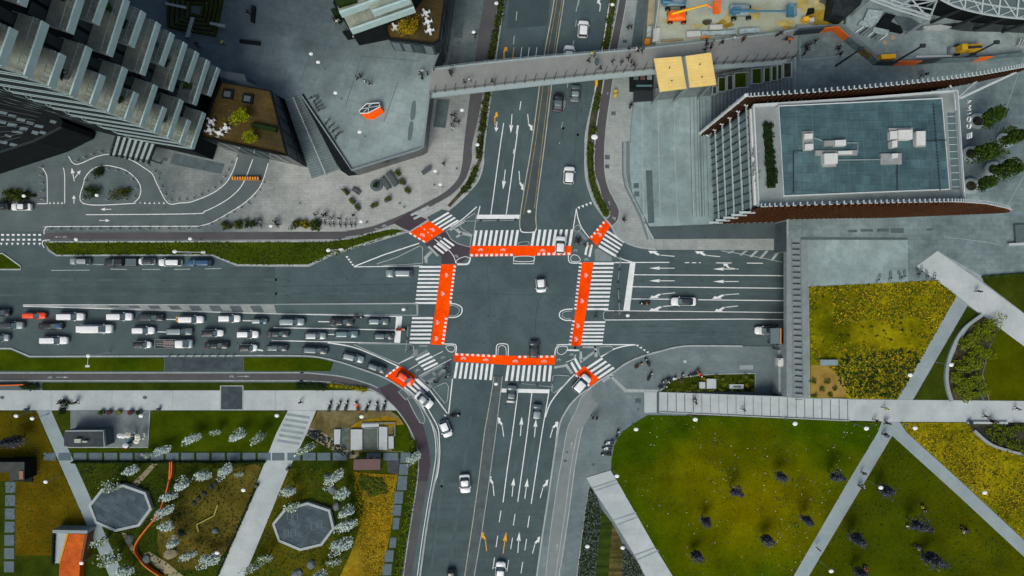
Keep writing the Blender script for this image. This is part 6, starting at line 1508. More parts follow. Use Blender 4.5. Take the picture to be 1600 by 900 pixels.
bm = bmesh.new(); w0 = P(1216,565,3.0); add_box(bm, (w0.x, w0.y, 3.0), (1.1,1.5,1.2)); add_box(bm, (w0.x-.3, w0.y+.2, 4.201), (.3,.6,.3)); solo('control_cabinet', bm, plain('unit_white', (0,0,0)), 'white control cabinet on the wall beside the underpass', 'cabinet')
# long jointed ramp bridge rising to the park
rb = empty('ramp_bridge', P(1010,630,.14), 'long white jointed ramp bridge rising from the street to the park', 'ramp bridge')
def rpart(name, bm, m): bmesh.ops.translate(bm, verts=bm.verts[:], vec=-rb.location); return part(name, bm, m, rb)
bm = bmesh.new(); add_sheet(bm, [(1030,613.5),(1200,619.5),(1327,624),(1326,657),(1200,650),(1030,644)], park_z, .12, list(range(1035,1327,12)), .45); rpart('deck', bm, M_walk)
bm = bmesh.new(); add_sheet(bm, [(1006.5,612.5),(1026,613),(1026,644.5),(1007,645)], .2, thick=.1); rpart('landing', bm, M_walk)
bm = bmesh.new()
for i in range(22): x = 1043+i*13.4; add_ribbon(bm, [(x,613.9+(x-1030)*.035),(x+.3,648+(x-1030)*.027)] if x > 1190 else [(x,613.9+(x-1030)*.035),(x+.3,641.5+(x-1030)*.04)], 1.2, lambda a, b: park_z(a,b)+.127)
add_ribbon(bm, [(1028.5,612.5),(1028.5,645)], 2.4, .3, h=.15); rpart('joint', bm, M_conc_dark)
for yy0, yy1, k in ((613.2,624,0),(644.3,657.5,1)):
    bm = bmesh.new(); n = 24
    pts = [(1031+(1327-1031)*i/n, yy0+(yy1-yy0)*i/n) for i in range(n+1)]; add_ribbon(bm, pts, 1.5, lambda a, b: park_z(a,b)+.3, h=.5); rpart('edge_beam', bm, plain('ramp_edge', (.33,.345,.345), .7))

for (x0,y0,x1,y1), w_ in zip(((393,8,399,35),(374,61,406,68)),('dark bench upright on the plaza right of the hedge maze','dark bench lying level below the hedge maze')): slab_thing('bench', w_, 'bench', [(x0,y0),(x1,y0+2),(x1-2,y1),(x0-2,y1-2)] if x1-x0 < 10 else [(x0,y0),(x1,y0+4),(x1,y1+2),(x0,y1-2)], DK, .5, M_facade)
slab_thing('planter', 'black planting box against the corner building facade', 'planter', [(516,14),(524,12),(534,32),(527,35)], DK, .8, M_leafs['hedge']); slab_thing('planter', 'black planting box below the balconies of the corner building', 'planter', [(534,49),(560,44),(566,56),(542,60)], DK, .8, M_facade)
# ------------------------------------------------------------------ trees and shrubs
TP = {}
def tree_proto(kind, i):
    key = (kind, i)
    if key in TP: return copy_tree(TP[key])
    rnd = random.Random(hash(kind) % 1 + i*17 + len(kind))
    r = empty('tree', (0,0,0), '', 'tree'); TP[key] = r
    th, cz, rad, n, sz, leaf = {
        'blossom': (1.4, 2.7, (1.75, .85, 1.1), 1150, .115, ['blossom','blossom','blossom','blossom_grey','blossom_grey','green']),
        'green': (1.4, 2.7, (1.7, .8, 1.1), 620, .12, ['fresh','green','blossom_grey','blossom']),
        'planter': (2.6, 4.7, (2.35, 1.5, 1.6), 2300, .2, ['green','green','dark','dark']),
        'sapling': (1.2, 3.1, (1.15, .75, 2.3), 800, .14, ['purple','purple','purple2','dark']),
        'lime': (1.2, 2.6, (2.2, 1.9, 1.3), 1100, .20, ['lime','lime','olive']),
        'gold': (1.2, 2.8, (2.3, 2.0, 1.4), 1100, .20, ['gold','gold','olive']),
    }[kind]
    bm = bmesh.new(); top = Vector((rnd.uniform(-.1,.1), rnd.uniform(-.1,.1), cz))
    add_tube(bm, [(0,0,0), (top.x*.4, top.y*.4, th*.6), (top.x, top.y, th), top], [.13,.10,.085,.03], 7)
    for k in range(6):
        a = rnd.uniform(0, 6.28); e = Vector((math.cos(a)*rad[0]*.75, math.sin(a)*rad[1]*.75, cz + rnd.uniform(-.3,.6)*rad[2])); s0 = Vector((top.x*.8, top.y*.8, th*rnd.uniform(.75,1.1)))
        add_tube(bm, [s0, (s0+e)/2 + Vector((0,0,.15)), e], [.06,.04,.015], 5)
    part('trunk', bm, M_bark, r)
    bm = bmesh.new()
    add_leaves(bm, (0,0,cz), rad, n, sz, 0, .45, rnd, len(leaf)); add_leaves(bm, (rnd.uniform(-.3,.3),rnd.uniform(-.3,.3),cz), (rad[0]*1.25,rad[1]*1.25,rad[2]*1.1), n//5, sz, 0, .2, rnd, len(leaf))
    part('crown', bm, [M_leafs[l] for l in leaf], r)
    return r
TREEN = [0]
def tree(px, py, kind, label, group=None, gz=.14, at=2.7, s=1.0):
    TREEN[0] += 1; o = tree_proto(kind, TREEN[0] % 4); z = gz + at*s
    w0 = P(px, py, z); o.location = (w0.x, w0.y, gz); o.rotation_euler = (0, 0, random.uniform(.1,.6) + (3.14 if TREEN[0] % 2 else 0)); o.scale = (s,s,s)
    if kind in ('blossom','green'): o.scale = (s*random.uniform(.78,1.15), s*random.uniform(.8,1.2), s*random.uniform(.85,1.15))
    tag(o, label, 'tree', group); return o
g = 'white blossoming trees in the south-west park'
for x, y, k, w_, s in ((300,685,'blossom','white blossoming tree alone on the lawn right of the cafe terrace',1),(253,704,'blossom','sparse white tree leaning over the stepping slabs',.8),(336,676,'green','thin pale green tree between two white ones below the walkway',.8),(370,681,'blossom','white blossoming tree beside the head of the broad ramp, left of a greener one',1),(403,685,'green','light green tree closest to the broad ramp stripes',1),(228,712,'green','small greenish tree touching the slab row above the left octagon',.8),
  (202,737,'blossom','white tree standing above the left octagon',1.2),(173,761,'green','greenish tree overhanging the top corner of the left octagon',1.1),(319,742,'blossom','white tree second from right in the top of the playground arc',1),(350,737,'blossom','white tree at the right end of the playground arc',1),(374,741,'green','small bright green tree right of the playground arc',.7),(285,756,'blossom','white tree third from right in the playground arc',1),(264,776,'blossom','white tree of the arc just right of the orange barrier top',1.05),(256,800,'blossom','white tree touching the orange barrier at mid height',1),(257,825,'blossom','white tree of the arc level with the bottom of the left octagon',1.1),(271,847,'blossom','white tree of the arc just above the sandy boulder',1),(296,867,'blossom','white tree right of the sandy boulder',1),(325,877,'blossom','white tree at the lower end of the playground arc near the ramp',1.2),
  (155,847,'green','greenish tree overhanging the narrow path right of the orange slide',1.1),(172,874,'green','greenish tree further down the narrow path below the slide',1.2),(194,893,'blossom','pale tree at the bottom edge by the narrow path',1.1),
  (522,747,'blossom','white tree at the top of the row right of the right octagon',1.15),(535,772,'blossom','second white tree down the row right of the right octagon',1.15),(541,799,'blossom','third white tree down the row right of the right octagon',1.15),(542,821,'blossom','fourth white tree down the row right of the right octagon',1.15),(534,851,'blossom','fifth white tree down the row right of the right octagon',1.15),(520,880,'green','greener tree near the foot of the row by the yellow meadow',1.15),(500,898,'blossom','white tree cut by the bottom edge below the right octagon',1.0),(452,767,'blossom','white tree between the broad ramp and the right octagon',1),(454,794,'green','greenish tree overhanging the top left corner of the right octagon',1.0),(415,872,'green','loose green tree at the ramp foot by the bottom edge',1.1),(397,886,'green','loose green tree left of another at the ramp foot',1.0),(476,703,'green','pale green tree on the slab row right of the ramp stripes',1.1),(646,716,'blossom','pale shrubby tree beside the purple cycle path',.8)):
    tree(x, y, k, w_, g, .15, 2.7, s)
for x, y, w_, s in ((1553,180,'dense green tree rising from the ring planter nearest the roof letters',1),(1592,209,'dense green tree cut by the right edge, upper one',1),(1545,235,'dense green tree rising from the ring planter at mid east front',1.05),(1580,262,'dense green tree cut near the right edge, lower one',1),(1543,284,'small dense green tree at the lowest ring planter',.8)):
    tree(x, y, 'planter', w_, 'trees in round planters', DK+.4, 4.7, s)
g = 'dark slender saplings on the park lawn'
for x, y, w_ in ((1150,768,'dark purple sapling standing highest on the big olive lawn'),(1104,815,'dark purple sapling in the middle of the big olive lawn'),(1091,871,'dark purple sapling lowest on the big olive lawn'),(1222,745,'dark purple sapling on the green upper right of the big lawn'),(1307,744,'dark purple sapling touching the diagonal path from the left'),(1262,813,'dark purple sapling left of the diagonal path at its middle'),(1202,846,'dark purple sapling at the right border of the big lawn')):
    tree(x, y, 'sapling', w_, g, park_z(x,y), 3.1, .95)
for x, y, w_, s in ((1386,767,'large dark sapling under the lamp right of the diagonal path',1.1),(1437,820,'large dark sapling beside the sitting people',1.2),(1341,842,'large dark sapling right of the diagonal path lower down',1.1),(1464,878,'large dark sapling below the sitting people',1.3),(1346,896,'dark sapling cut by the bottom edge under the orange-clad person',1)):
    tree(x, y, 'sapling', w_, g, DK, 3.1, s)
tree(374,182,'lime','round lime-yellow tree larger of two on the brown roof terrace',None,11,2.6,.72); tree(391,213,'lime','round lime-yellow tree smaller of two on the brown roof terrace',None,11,2.6,.55); tree(637,41,'gold','golden leafed tree on the corner building terrace',None,11,2.8,.80)

def shrub(px, py, r, leaf, label, group=None, z=.14, h=.9, n=170, name='shrub', sy=1.0, cat='shrub', size=.15):
    w0 = P(px, py, z + h*.5); c = Vector((w0.x, w0.y, z)); o = empty(name, c, label, cat, group)
    bm = bmesh.new(); add_leaves(bm, (0,0,h*.55), (r*1.2, r*sy, h*.55), n, size, 0, .5, random, len(leaf)); part('foliage', bm, [M_leafs[l] for l in leaf], o)
    bm = bmesh.new()
    for k in range(4): a = k*1.6; add_tube(bm, [(0,0,0), (math.cos(a)*r*.5, math.sin(a)*r*.5, h*.7)], [.05,.02], 4)
    part('stem', bm, M_bark, o); return o
g = 'shrubs in the curved bed'
for i, (x, y, r) in enumerate(((1552,506,2.0),(1547,522,1.7),(1535,511,1.4),(1523,527,1.6),(1512,538,1.5),(1530,545,1.9),(1540,552,1.4),(1514,556,1.4),(1502,572,1.3),(1522,572,1.7),(1497,590,1.6),(1510,596,1.5),(1526,590,1.5),(1533,606,1.6),(1502,611,1.7),(1517,621,1.6))):
    shrub(x, y, r, ['fresh','fresh','box'], f'loose fresh green shrub in the curved bed, {ORD[i]} counting down from the top', g, DK+.03, 1.3, 360)
g = 'shrubs in the dark corner bed'
for i, (x, y, r) in enumerate(((1552,672,1.5),(1575,675,1.5),(1595,671,1.4),(1560,686,1.3),(1583,695,1.5),(1600,706,1.2))):
    shrub(x, y, r, ['fresh','green','olive'], f'green shrub in the dark bed at the right edge, {ORD[i]} of its cluster from top', g, DK+.03, 1.1, 260)
g = 'round shrubs of the street garden'
for i, (x, y, c) in enumerate(((1046,609,0),(1059,609,0),(1076,609,0),(1084,603,0),(1093,610,0),(1111,610,0),(1118,590,0),(1130,593,0),(1131,600.5,0),(1128,609.5,0),(1144.5,596,0),(1145,609,0),(1157,595,0),(1159.5,610,0),(1164.5,587.5,0),(1168,601.5,1),(1175,593,0),(1175,609,0),(1099,592.5,1))):
    shrub(x, y, .52, ['gold','gold','olive'] if c else ['box','olive','box'], f"{'golden' if c else 'yellow-green'} ball shrub of the street garden under the ramp, {ORD[i]} of nineteen", g, .17, .75, 130, size=.09)
g = 'ball shrubs on ochre sand'
for i, (x, y) in enumerate(((1271,596),(1293,595.5),(1285,608),(1305.5,607.5),(1297,618),(1272,618))):
    shrub(x, y, .6, ['olive','green'], f'low round green shrub on the ochre sand patch, {ORD[i]} of six', g, DK+.03, .5, 120, size=.1)
g = 'clipped planters on the cafe forecourt'
for i, (x, y, a) in enumerate(((539.5,299.5,.9),(549,314,.9),(557.5,324,.9),(584,321,-.4),(605,312,-.4),(620.5,270,.9),(628,284,.9),(636,297.5,.9))):
    w0 = P(x, y, .9); e = empty('planter_box', (w0.x, w0.y, .13), f'green clipped planter box on the pale forecourt, {ORD[i]} counting from left', 'planter', g, -a)
    bm = bmesh.new(); add_box(bm, (0,0,0), (1.25,.62,.55), taper=1.05); part('box', bm, M_conc_dark, e)
    bm = bmesh.new(); add_leaves(bm, (0,0,.8), (.85,.5,.4), 200, .11, 0, .5, random, 2); part('foliage', bm, [M_leafs['olive'], M_leafs['green']], e)
for x, y, r, lf, w_ in ((145,300,1.5,['dark','hedge'],'dark evergreen bush left in the drop-off island'),(188,301,1.7,['dark','olive'],'dark olive bush right in the drop-off island'),(152,268,1.3,['hedge','dark'],'dark low bush at the top of the drop-off island'),(9,307,1.4,['hedge','olive'],'dark bush at the left edge above the parked cars'),(26,305,1.5,['olive','dark'],'olive bush second from the left edge above the parked cars'),(43,307,1.3,['hedge','dark'],'dark bush third from the left edge above the parked cars')):
    shrub(x, y, r, lf, w_, 'bushes around the drop-off', .13, 1.4, 420)
for i, (x, r, lf, w_) in enumerate(((355,1.0,['olive','dark'],'leftmost dark bush of the left clump by the cycle path'),(371,1.0,['dark','olive'],'middle dark bush of the left clump by the cycle path'),(390,1.2,['dark','hedge'],'rightmost dark bush of the left clump by the cycle path'),(462,1.1,['olive','dark'],'leftmost olive bush of the right clump by the bicycle racks'),(475,.9,['gold','olive'],'golden bush inside the right clump by the bicycle racks'),(485,1.1,['olive','hedge'],'dark olive bush of the right clump by the bicycle racks'),(497,1.3,['dark','hedge'],'rightmost dark bush of the right clump by the bicycle racks'))):
    shrub(x, 351.5, r, lf, w_, 'bushes above the western cycle path', .13, 1.1, 320)
# low hedges in the north road strips: one hedge per planted run
def hedge_run(pts, w, label, leaf, n=None, z=.14, h=.55, cat='hedge', group=None):
    pts = smooth_line(pts, 5); c = P(pts[len(pts)//2][0], pts[len(pts)//2][1], z); bm = bmesh.new()
    L_ = sum(math.dist(pts[i][:2], pts[i+1][:2]) for i in range(len(pts)-1)); n = n or int(L_*26)
    for _ in range(n):
        i = random.randrange(len(pts)-1); q = lerp2(pts[i], pts[i+1], random.random()); p = P(q[0]+random.gauss(0,.33)*w, q[1]+random.gauss(0,.25)*w, z) + Vector((0,0,random.random()*h)) - c
        u = Vector((random.gauss(0,1),random.gauss(0,1),random.gauss(0,.6))).normalized(); v = u.cross(Vector((random.gauss(0,.4),random.gauss(0,.4),1))).normalized(); s = .15*random.uniform(.6,1.4)
        bm.faces.new([bm.verts.new(p+u*s), bm.verts.new(p+v*s*.6), bm.verts.new(p-u*s), bm.verts.new(p-v*s*.6)]).material_index = random.randrange(len(leaf))
    o = link('hedge', bm, [M_leafs[l] for l in leaf]); o.location = c; tag(o, label, cat, group)
g = 'low hedges along the north road'
for pts, w_ in (([(784,0),(780,26),(777,40)],'thin low hedge by the north road at the top edge, west side'),([(775,48),(770,75),(767,92)],'low dark hedge just above the footbridge, west side'),([(763,140),(757,175),(753,205)],'low hedge just below the footbridge, west side'),([(751,214),(748,246)],'low hedge by the lamp on the western bend'),([(744,262),(738,278),(731,292),(723,299)],'broad low hedge on the western bend above the crossing'),
    ([(958,0),(955,20),(952,36)],'low hedge by the north road at the top edge, east side'),([(952,44),(949,60),(945,74)],'low hedge just above the footbridge, east side'),([(935,148),(933,160),(930,172)],'low hedge just below the footbridge, east side'),([(928,200),(924,214)],'short low hedge at the tan lamp, east side'),([(923,225),(922,250),(925,280),(933,306),(941,322),(947,334)],'long low hedge on the eastern bend above the crossing')):
    hedge_run(pts, 7, w_, ['green','dark','olive'] if 'west' not in w_ else ['dark','hedge','olive'], group=g)
hedge_run([(115,721.5),(260,722),(415,721.5)], 2.2, 'thin dark hedge line under the row of stepping slabs', ['hedge','dark'], 3500, h=.7)
hedge_run([(340,899),(372,826),(403,755)], 2.2, 'dark hedge edging the playground along the broad ramp', ['hedge','dark'], 1800, h=.6)
hedge_run([(466,602.5),(507,604)], 8, 'darker dense hedge between the cycle path and the pale walkway', ['hedge','dark'], 1600, h=.6)
hedge_run([(514,601),(560,606.5),(571,609)], 6, 'golden flowering hedge at the end of the walkway verge', ['gold','olive','sand' if False else 'lime'], 900, h=.5)
hedge_run([(645,690),(648,725),(640,790),(630,850),(622,900)], 7, 'long dark green hedge belt beside the southern cycle path', ['green','dark','fresh'], 5200, h=.5)
hedge_run([(36,603),(60,604)], 8, 'short dark hedge beside the orange barrier at the left', ['hedge','dark'], 900, h=.6)

# ------------------------------------------------------------------ ground cover scattered over meadows (nobody could count it)
def scatter(name, poly, n, z, cols, size, label, h=.18, lo=.5, skip=()):
    bm = bmesh.new(); xs = [p[0] for p in poly]; ys = [p[1] for p in poly]; rnd = random.Random(n); k = 0; c = P((min(xs)+max(xs))/2, (min(ys)+max(ys))/2, zof(z, (min(xs)+max(xs))/2, 0))
    cl_ = [(rnd.uniform(min(xs),max(xs)), rnd.uniform(min(ys),max(ys)), rnd.uniform(4,22)) for _ in range(60)]
    while k < n:
        if rnd.random() < .55: a = rnd.choice(cl_); x, y = rnd.gauss(a[0],a[2]), rnd.gauss(a[1],a[2]*.7)
        else: x, y = rnd.uniform(min(xs),max(xs)), rnd.uniform(min(ys),max(ys))
        if not inpoly(x, y, poly) or any(((x-q[0])/q[2])**2 + ((y-q[1])/q[3])**2 < rnd.uniform(.5,1.1) for q in skip): k += .08; continue
        k += 1; p = P(x, y, zof(z,x,y)) + Vector((0,0,.03+rnd.random()*h)) - c; a = rnd.random()*6.28; s = size*rnd.uniform(lo,1.5)
        u = Vector((math.cos(a),math.sin(a),rnd.gauss(0,.4)))*s; v = Vector((-math.sin(a),math.cos(a),rnd.gauss(0,.4)))*s*.6
        bm.faces.new([bm.verts.new(p+u), bm.verts.new(p+v), bm.verts.new(p-u), bm.verts.new(p-v)]).material_index = rnd.randrange(len(cols))
    o = link(name, bm, cols); o.location = c; tag(o, label, name.replace('_',' '), kind='stuff')
M_fl_y = mat('yellow_flower', (.42,.30,.008), .9, .3, .3, 2); M_fl_w = mat('white_flower', (.45,.47,.40), .9, .2, .3, 2)
scatter('flower_meadow', [(1264,448),(1465,438),(1495,463),(1450,541),(1402,624),(1330,622),(1318,595),(1290,570),(1266,560)], 9500, DK, [M_fl_y, M_leafs['gold'], M_leafs['olive'], M_leafs['lime'], M_leafs['olive'], M_leafs['green']], .15, 'yellow flowering meadow beside the deck edge', skip=((1350,520,56,22),(1400,532,50,16),(1420,508,24,16),(1285,505,20,60),(1310,560,28,12),(1440,470,14,9),(1380,470,9,7),(1330,460,10,7)))
scatter('meadow_clumps', [(1300,560),(1420,545),(1440,560),(1400,622),(1320,620)], 800, DK, [M_leafs['dark'], M_leafs['hedge']], .30, 'dark green clumps in the lower part of the yellow meadow')  # clumps with darker leaf colours
scatter('flower_meadow', [(1406,660),(1508,660.5),(1524,674),(1548,694),(1602,711),(1602,843),(1500,750),(1417,675)], 3600, DK, [M_fl_y, M_leafs['gold'], M_leafs['olive'], M_leafs['olive']], .135, 'golden meadow at the right edge under the walkway')
scatter('flower_meadow', YEL[:8], 5600, .16, [M_fl_y, M_leafs['gold'], M_leafs['gold'], M_leafs['olive']], .11, 'golden meadow strip beside the slab path')
scatter('meadow_clumps', [(562,742),(600,748),(606,770),(580,775),(560,760)], 700, .16, [M_leafs['green'], M_leafs['olive']], .2, 'green clump at the top of the golden strip', .4)
scatter('grass_tufts', LAWN_SE, 3000, park_z, [M_leafs['green'], M_leafs['olive'], M_leafs['olive']], .14, 'grass tufts over the big sloping lawn', .08)
scatter('daisies', LAWN_SE, 330, park_z, [M_fl_w], .10, 'white daisies over the big sloping lawn', .1)
scatter('grass_tufts', [(1394,683),(1600,872),(1600,905),(1266,905)], 2200, DK, [M_leafs['green'], M_leafs['green'], M_leafs['dark']], .14, 'grass tufts over the dark lower lawn', .08)
scatter('grass_tufts', [(70,378),(512,377),(615,357),(632,362),(482,414),(371,414),(331,398),(88,399)], 3800, .15, [M_leafs['green'], M_leafs['olive'], M_leafs['dark']], .15, 'grass tufts on the strip above the lay-by', .08)
scatter('grass_tufts', [(118,724),(412,724),(398,757),(337,900),(200,900),(165,832)], 3600, .15, [M_leafs['dark'], M_leafs['olive'], M_leafs['hedge']], .16, 'dark grass tufts around the playground', .08)
scatter('grass_tufts', [(452,732),(550,730),(572,780),(550,862),(530,900),(383,900)], 2600, .15, [M_leafs['green'], M_leafs['olive'], M_leafs['dark']], .16, 'grass tufts around the right octagon', .08)
scatter('grass_tufts', [(0,642),(58,643),(84,707),(140,830),(126,868),(24,868),(0,752)], 1500, .15, [M_leafs['olive'], M_leafs['olive'], M_leafs['green']], .13, 'dry tufts on the brown lawn', .08)
scatter('grey_ground_cover', [(921,759),(932,776),(940,800),(930,900),(902,900),(914,802)], 2400, .16, [mat('leaf_greyish', (.115,.14,.11), .9, .3, .8, 3, spec=.02), M_leafs['dark'], M_leafs['hedge']], .14, 'grey-green ground cover beside the south road', .3)
scatter('grey_ground_cover', [(973,850),(998,882),(1008,900),(972,900)], 600, .16, [MATS['leaf_greyish'], M_leafs['dark'], M_leafs['hedge']], .14, 'grey-green ground cover beside the stair walk', .3)
scatter('rubble_stones', [(484,668),(500,674),(535,696),(562,710),(545,716),(520,704),(480,680)], 260, .17, [M_facade, M_slate], .26, 'dark stones on the sandy patch', .06)

# ------------------------------------------------------------------ octagonal pavilions
M_slate_roof = mat('slate_roof', (.062,.080,.092), .7, .2, .3, 2.0, tile=(2.4,1.1,.55,.35,.22))
for pts, w_ in (([(140,790),(160,765),(192,759),(226,771),(235,795),(216,821),(180,829),(150,816)], 'left slate-topped octagonal platform with pale rim beside the narrow path'), ([(427,819),(445,797),(480,787),(514,798),(520.5,826),(502,851),(469,859),(436,845)], 'right slate-topped octagonal platform with pale rim near the yellow meadow')):
    c = P(sum(p[0] for p in pts)/8, sum(p[1] for p in pts)/8, .14); e = empty('octagon_platform', c, w_, 'platform', 'octagonal slate platforms')
    bm = bmesh.new(); add_prism(bm, pts, .95, .14); bmesh.ops.translate(bm, verts=bm.verts[:], vec=-c); part('deck', bm, M_slate_roof, e)
    bm = bmesh.new(); add_ribbon(bm, pts, 4.2, 1.1, True, 1.0); bmesh.ops.translate(bm, verts=bm.verts[:], vec=-c); part('rim', bm, plain('octagon_rim', (.34,.36,.352), .8, amt=.15), e)
    if pts[0][0] > 300:
        bm = bmesh.new()
        for x, y in ((452,806),(461,809),(447,833),(458,832),(490,822),(499,819)): add_ribbon(bm, [(x-3.5,y-5),(x+3.5,y-6),(x+4,y+5),(x-3,y+6)], .7, .99, True)
        bmesh.ops.translate(bm, verts=bm.verts[:], vec=-c); part('inlay', bm, plain('inlay_grey', (.16,.18,.185), .8), e)
# ------------------------------------------------------------------ slide house, kiosks, cafe
sh = empty('play_ramp', P(108,850,.15), 'orange play ramp with grey wedge and dark frame at the bottom left', 'play ramp')
def shp(name, pl, z, zb, m): bm = bmesh.new(); add_prism(bm, pl, z, zb); bmesh.ops.translate(bm, verts=bm.verts[:], vec=-sh.location); part(name, bm, m, sh)
shp('ramp', [(107,834),(133,835),(125,880),(123,920),(91,920),(93,882)], 1.5, .15, mat('rust_orange_ramp', (.42,.075,.008), .7, .2, .25, 2, c2=(.55,.12,.01)))
shp('wedge', [(86,832),(105,834),(92,880),(84,880)], 1.6, .15, plain('wedge_grey', (.33,.36,.36), .7)); shp('stripe', [(104,833),(107,834),(93.5,881),(91.5,880)], 1.7, .15, plain('stripe_yellow', (.5,.26,.01), .7))
shp('frame', [(82,828),(137,829),(136,834),(82,833)], 2.6, .15, M_steel_g); shp('side_panel', [(81,833),(84,833),(82,882),(80,882)], 2.2, .15, M_facade); shp('side_panel', [(133.5,835),(136.5,835),(128,880),(125.5,880)], 2.2, .15, plain('rust_panel', (.12,.05,.02), .7))
kh, kc = building('kiosk', 'dark flat-roofed kiosk casting gloom on the brown lawn at the left edge', 'kiosk', [(-40,722),(38,722),(38,750),(15,751),(15,738),(-40,738)], 3.2, .15, mat('kiosk_roof', (.055,.055,.052), .8, .2, .3, 2), M_facade)
bm = bmesh.new(); add_prism(bm, [(30,736),(36,736),(36,748),(30,749)], 3.35, 3.2); bpart(kh, kc, 'roof_hatch', bm, plain('terracotta', (.24,.13,.07), .8))
slab_thing('black_slab', 'low black slab around the kiosk at the left edge', 'deck', [(20,714),(51,714),(50,753),(20,752)], .15, .25, M_facade)  # low slab in one even black beside the kiosk
ch, c2 = building('cafe', 'long low cafe with grey flat roof on the concrete terrace', 'cafe', [(100,674),(160,673),(162,698),(100,697)], 3.3, .17, mat('cafe_roof', (.045,.052,.055), .8, .2, .3, 2, tile=(2.6,2.6,0,.3,.1)), M_conc_dark)
bm = bmesh.new(); add_ribbon(bm, [(102,673.5),(161,673),(163,698)], 1.8, 3.5, h=.5); bpart(ch, c2, 'parapet', bm, M_concrete)
for x0,x1,y0,y1 in ((116,126,686,692),(128,136,689,691.5)): bm = bmesh.new(); add_prism(bm, [(x0,y0),(x1,y0),(x1,y1),(x0,y1)], 3.9, 3.31); bpart(ch, c2, 'roof_unit', bm, plain('unit_beige', (.36,.36,.29), .7))
for i, (x, y, c, w_) in enumerate(((187,681,'white','pair-side white parasol leftmost on the cafe terrace'),(192,681.5,'white','white parasol just right of the leftmost on the cafe terrace'),(199.5,681,'cream','cream parasol above the blue tables of the cafe'),(214.5,682,'cream','cream parasol upper one of the right stack at the cafe'),(215,685.5,'cream','cream parasol middle one of the right stack at the cafe'),(213,690,'cream','wide cream parasol lowest of the right stack at the cafe'),(196,696.5,'white','white parasol at the bottom edge of the cafe terrace'))):
    e = empty('parasol', P(x, y, 2.4), w_, 'parasol', 'parasols of the cafe terrace'); e.location.z = .18
    bm = bmesh.new(); add_lathe(bm, (0,0,2.2), [(.5,0),(.48,.05),(.02,.35)], 8, 0, 1.2); part('canopy', bm, plain('parasol_'+c, (.60,.58,.45) if c == 'cream' else (.62,.64,.66), .8), e)
    bm = bmesh.new(); add_tube(bm, [(0,0,0),(0,0,2.4)], .03, 6); add_lathe(bm, (0,0,0), [(.25,0),(.2,.1)], 8); part('pole', bm, M_steel, e)
def table_set(px, py, z, c, label, group, chairs=4):
    e = empty('cafe_table', P(px, py, z+.7), label, 'table', group); e.location.z = z
    bm = bmesh.new(); add_lathe(bm, (0,0,.7), [(.36,0),(.36,.05)], 10, 0, 1.2); part('table_top', bm, c, e)
    bm = bmesh.new(); add_tube(bm, [(0,0,0),(0,0,.7)], .04, 5); add_lathe(bm, (0,0,0), [(.25,0),(.2,.05)], 8); part('pedestal', bm, c, e)
    for k in range(chairs):
        a = math.pi/2*k + px; r_ = empty('cafe_chair', e.location + Vector((math.cos(a)*.62, math.sin(a)*.55, 0)), f"chair at the {label}"[:90], 'chair', 'chairs ' + group, a)
        bm = bmesh.new(); add_box(bm, (0,0,.42), (.36,.36,.05)); part('seat', bm, c, r_)
        bm = bmesh.new(); add_box(bm, (.21,0,.47), (.05,.36,.42)); part('backrest', bm, c, r_)
        for sx in (-.18,.18):
            for sy in (-.18,.18): bm = bmesh.new(); add_box(bm, (sx,sy,0), (.04,.04,.42)); part('leg', bm, c, r_)
M_fw = plain('furniture_white', (.66,.68,.68), .6); M_fd = plain('furniture_dark', (.05,.06,.065), .6)
for i, (x, y) in enumerate(((329,190),(327,203),(352,200),(342,208))): table_set(x, y, 11, M_fw, f'{["upper left","lower left","rightmost","bottom"][i]} white table on the terrace', 'on the terrace with lime trees')
for i, (x, y) in enumerate(((618,42),(665,20),(668,34),(671,47))): table_set(x, y, 11, M_fw, f'{["far left","top right","middle right","bottom right"][i]} white table by the golden tree', 'on the corner building terrace')
for i, (x, y) in enumerate(((204,685),(207,691),(199,689))): table_set(x, y, .18, plain('furniture_blue', (.05,.12,.17), .6), f'{["upper","right","left"][i]} blue table between cafe parasols', 'on the cafe terrace', 2)
def daybed(px, py, z, w, d, a, label):
    e = empty('lounge_bed', P(px, py, z), label, 'lounge bed', None, a)
    bm = bmesh.new(); add_box(bm, (0,0,0), (w,d,.4)); part('base', bm, M_facade, e)
    bm = bmesh.new(); add_box(bm, (0,0,.4), (w*.62,d*.6,.15), taper=.95); part('cushion', bm, plain('cushion_grey', (.07,.085,.09), .9), e)
daybed(357,148,11,1.9,1.6,-.15,'left dark square lounge bed on the brown roof terrace'); daybed(388,155,11,1.9,1.6,-.15,'right dark square lounge bed on the brown roof terrace')
for x, y, w_, d_, a, lab in ((614,280,1.1,3.2,.6,'dark bench table, right of two on the cafe forecourt'),(603,287,.95,2.8,.6,'dark bench table, left of two on the cafe forecourt'),(557.5,299,1.6,.8,-.6,'small dark bench table among the planters of the forecourt')):
    e = empty('bench_table', P(x, y, .13), lab, 'table', 'bench tables of the cafe forecourt', a)
    bm = bmesh.new(); add_box(bm, (0,0,.7), (w_*.5,d_,.06)); part('table_top', bm, plain('slat_grey', (.06,.07,.075), .7), e)
    for s in (-1,1):
        bm = bmesh.new(); add_box(bm, (s*w_*.45,0,.42), (w_*.25,d_,.05)); part('bench', bm, plain('slat_grey', (0,0,0)), e)
        bm = bmesh.new(); add_box(bm, (0,s*d_*.4,0), (w_*.9,.1,.42)); part('leg', bm, M_steel_d, e)
e = empty('round_bench', P(588.5,290.5,.13), 'dark round bench island on the cafe forecourt', 'bench')
bm = bmesh.new(); add_lathe(bm, (0,0,0), [(1.05,0),(1.05,.45),(.6,.45),(.55,.95),(.2,.95)], 18, 0, 1.15); part('bench', bm, M_conc_dark, e)
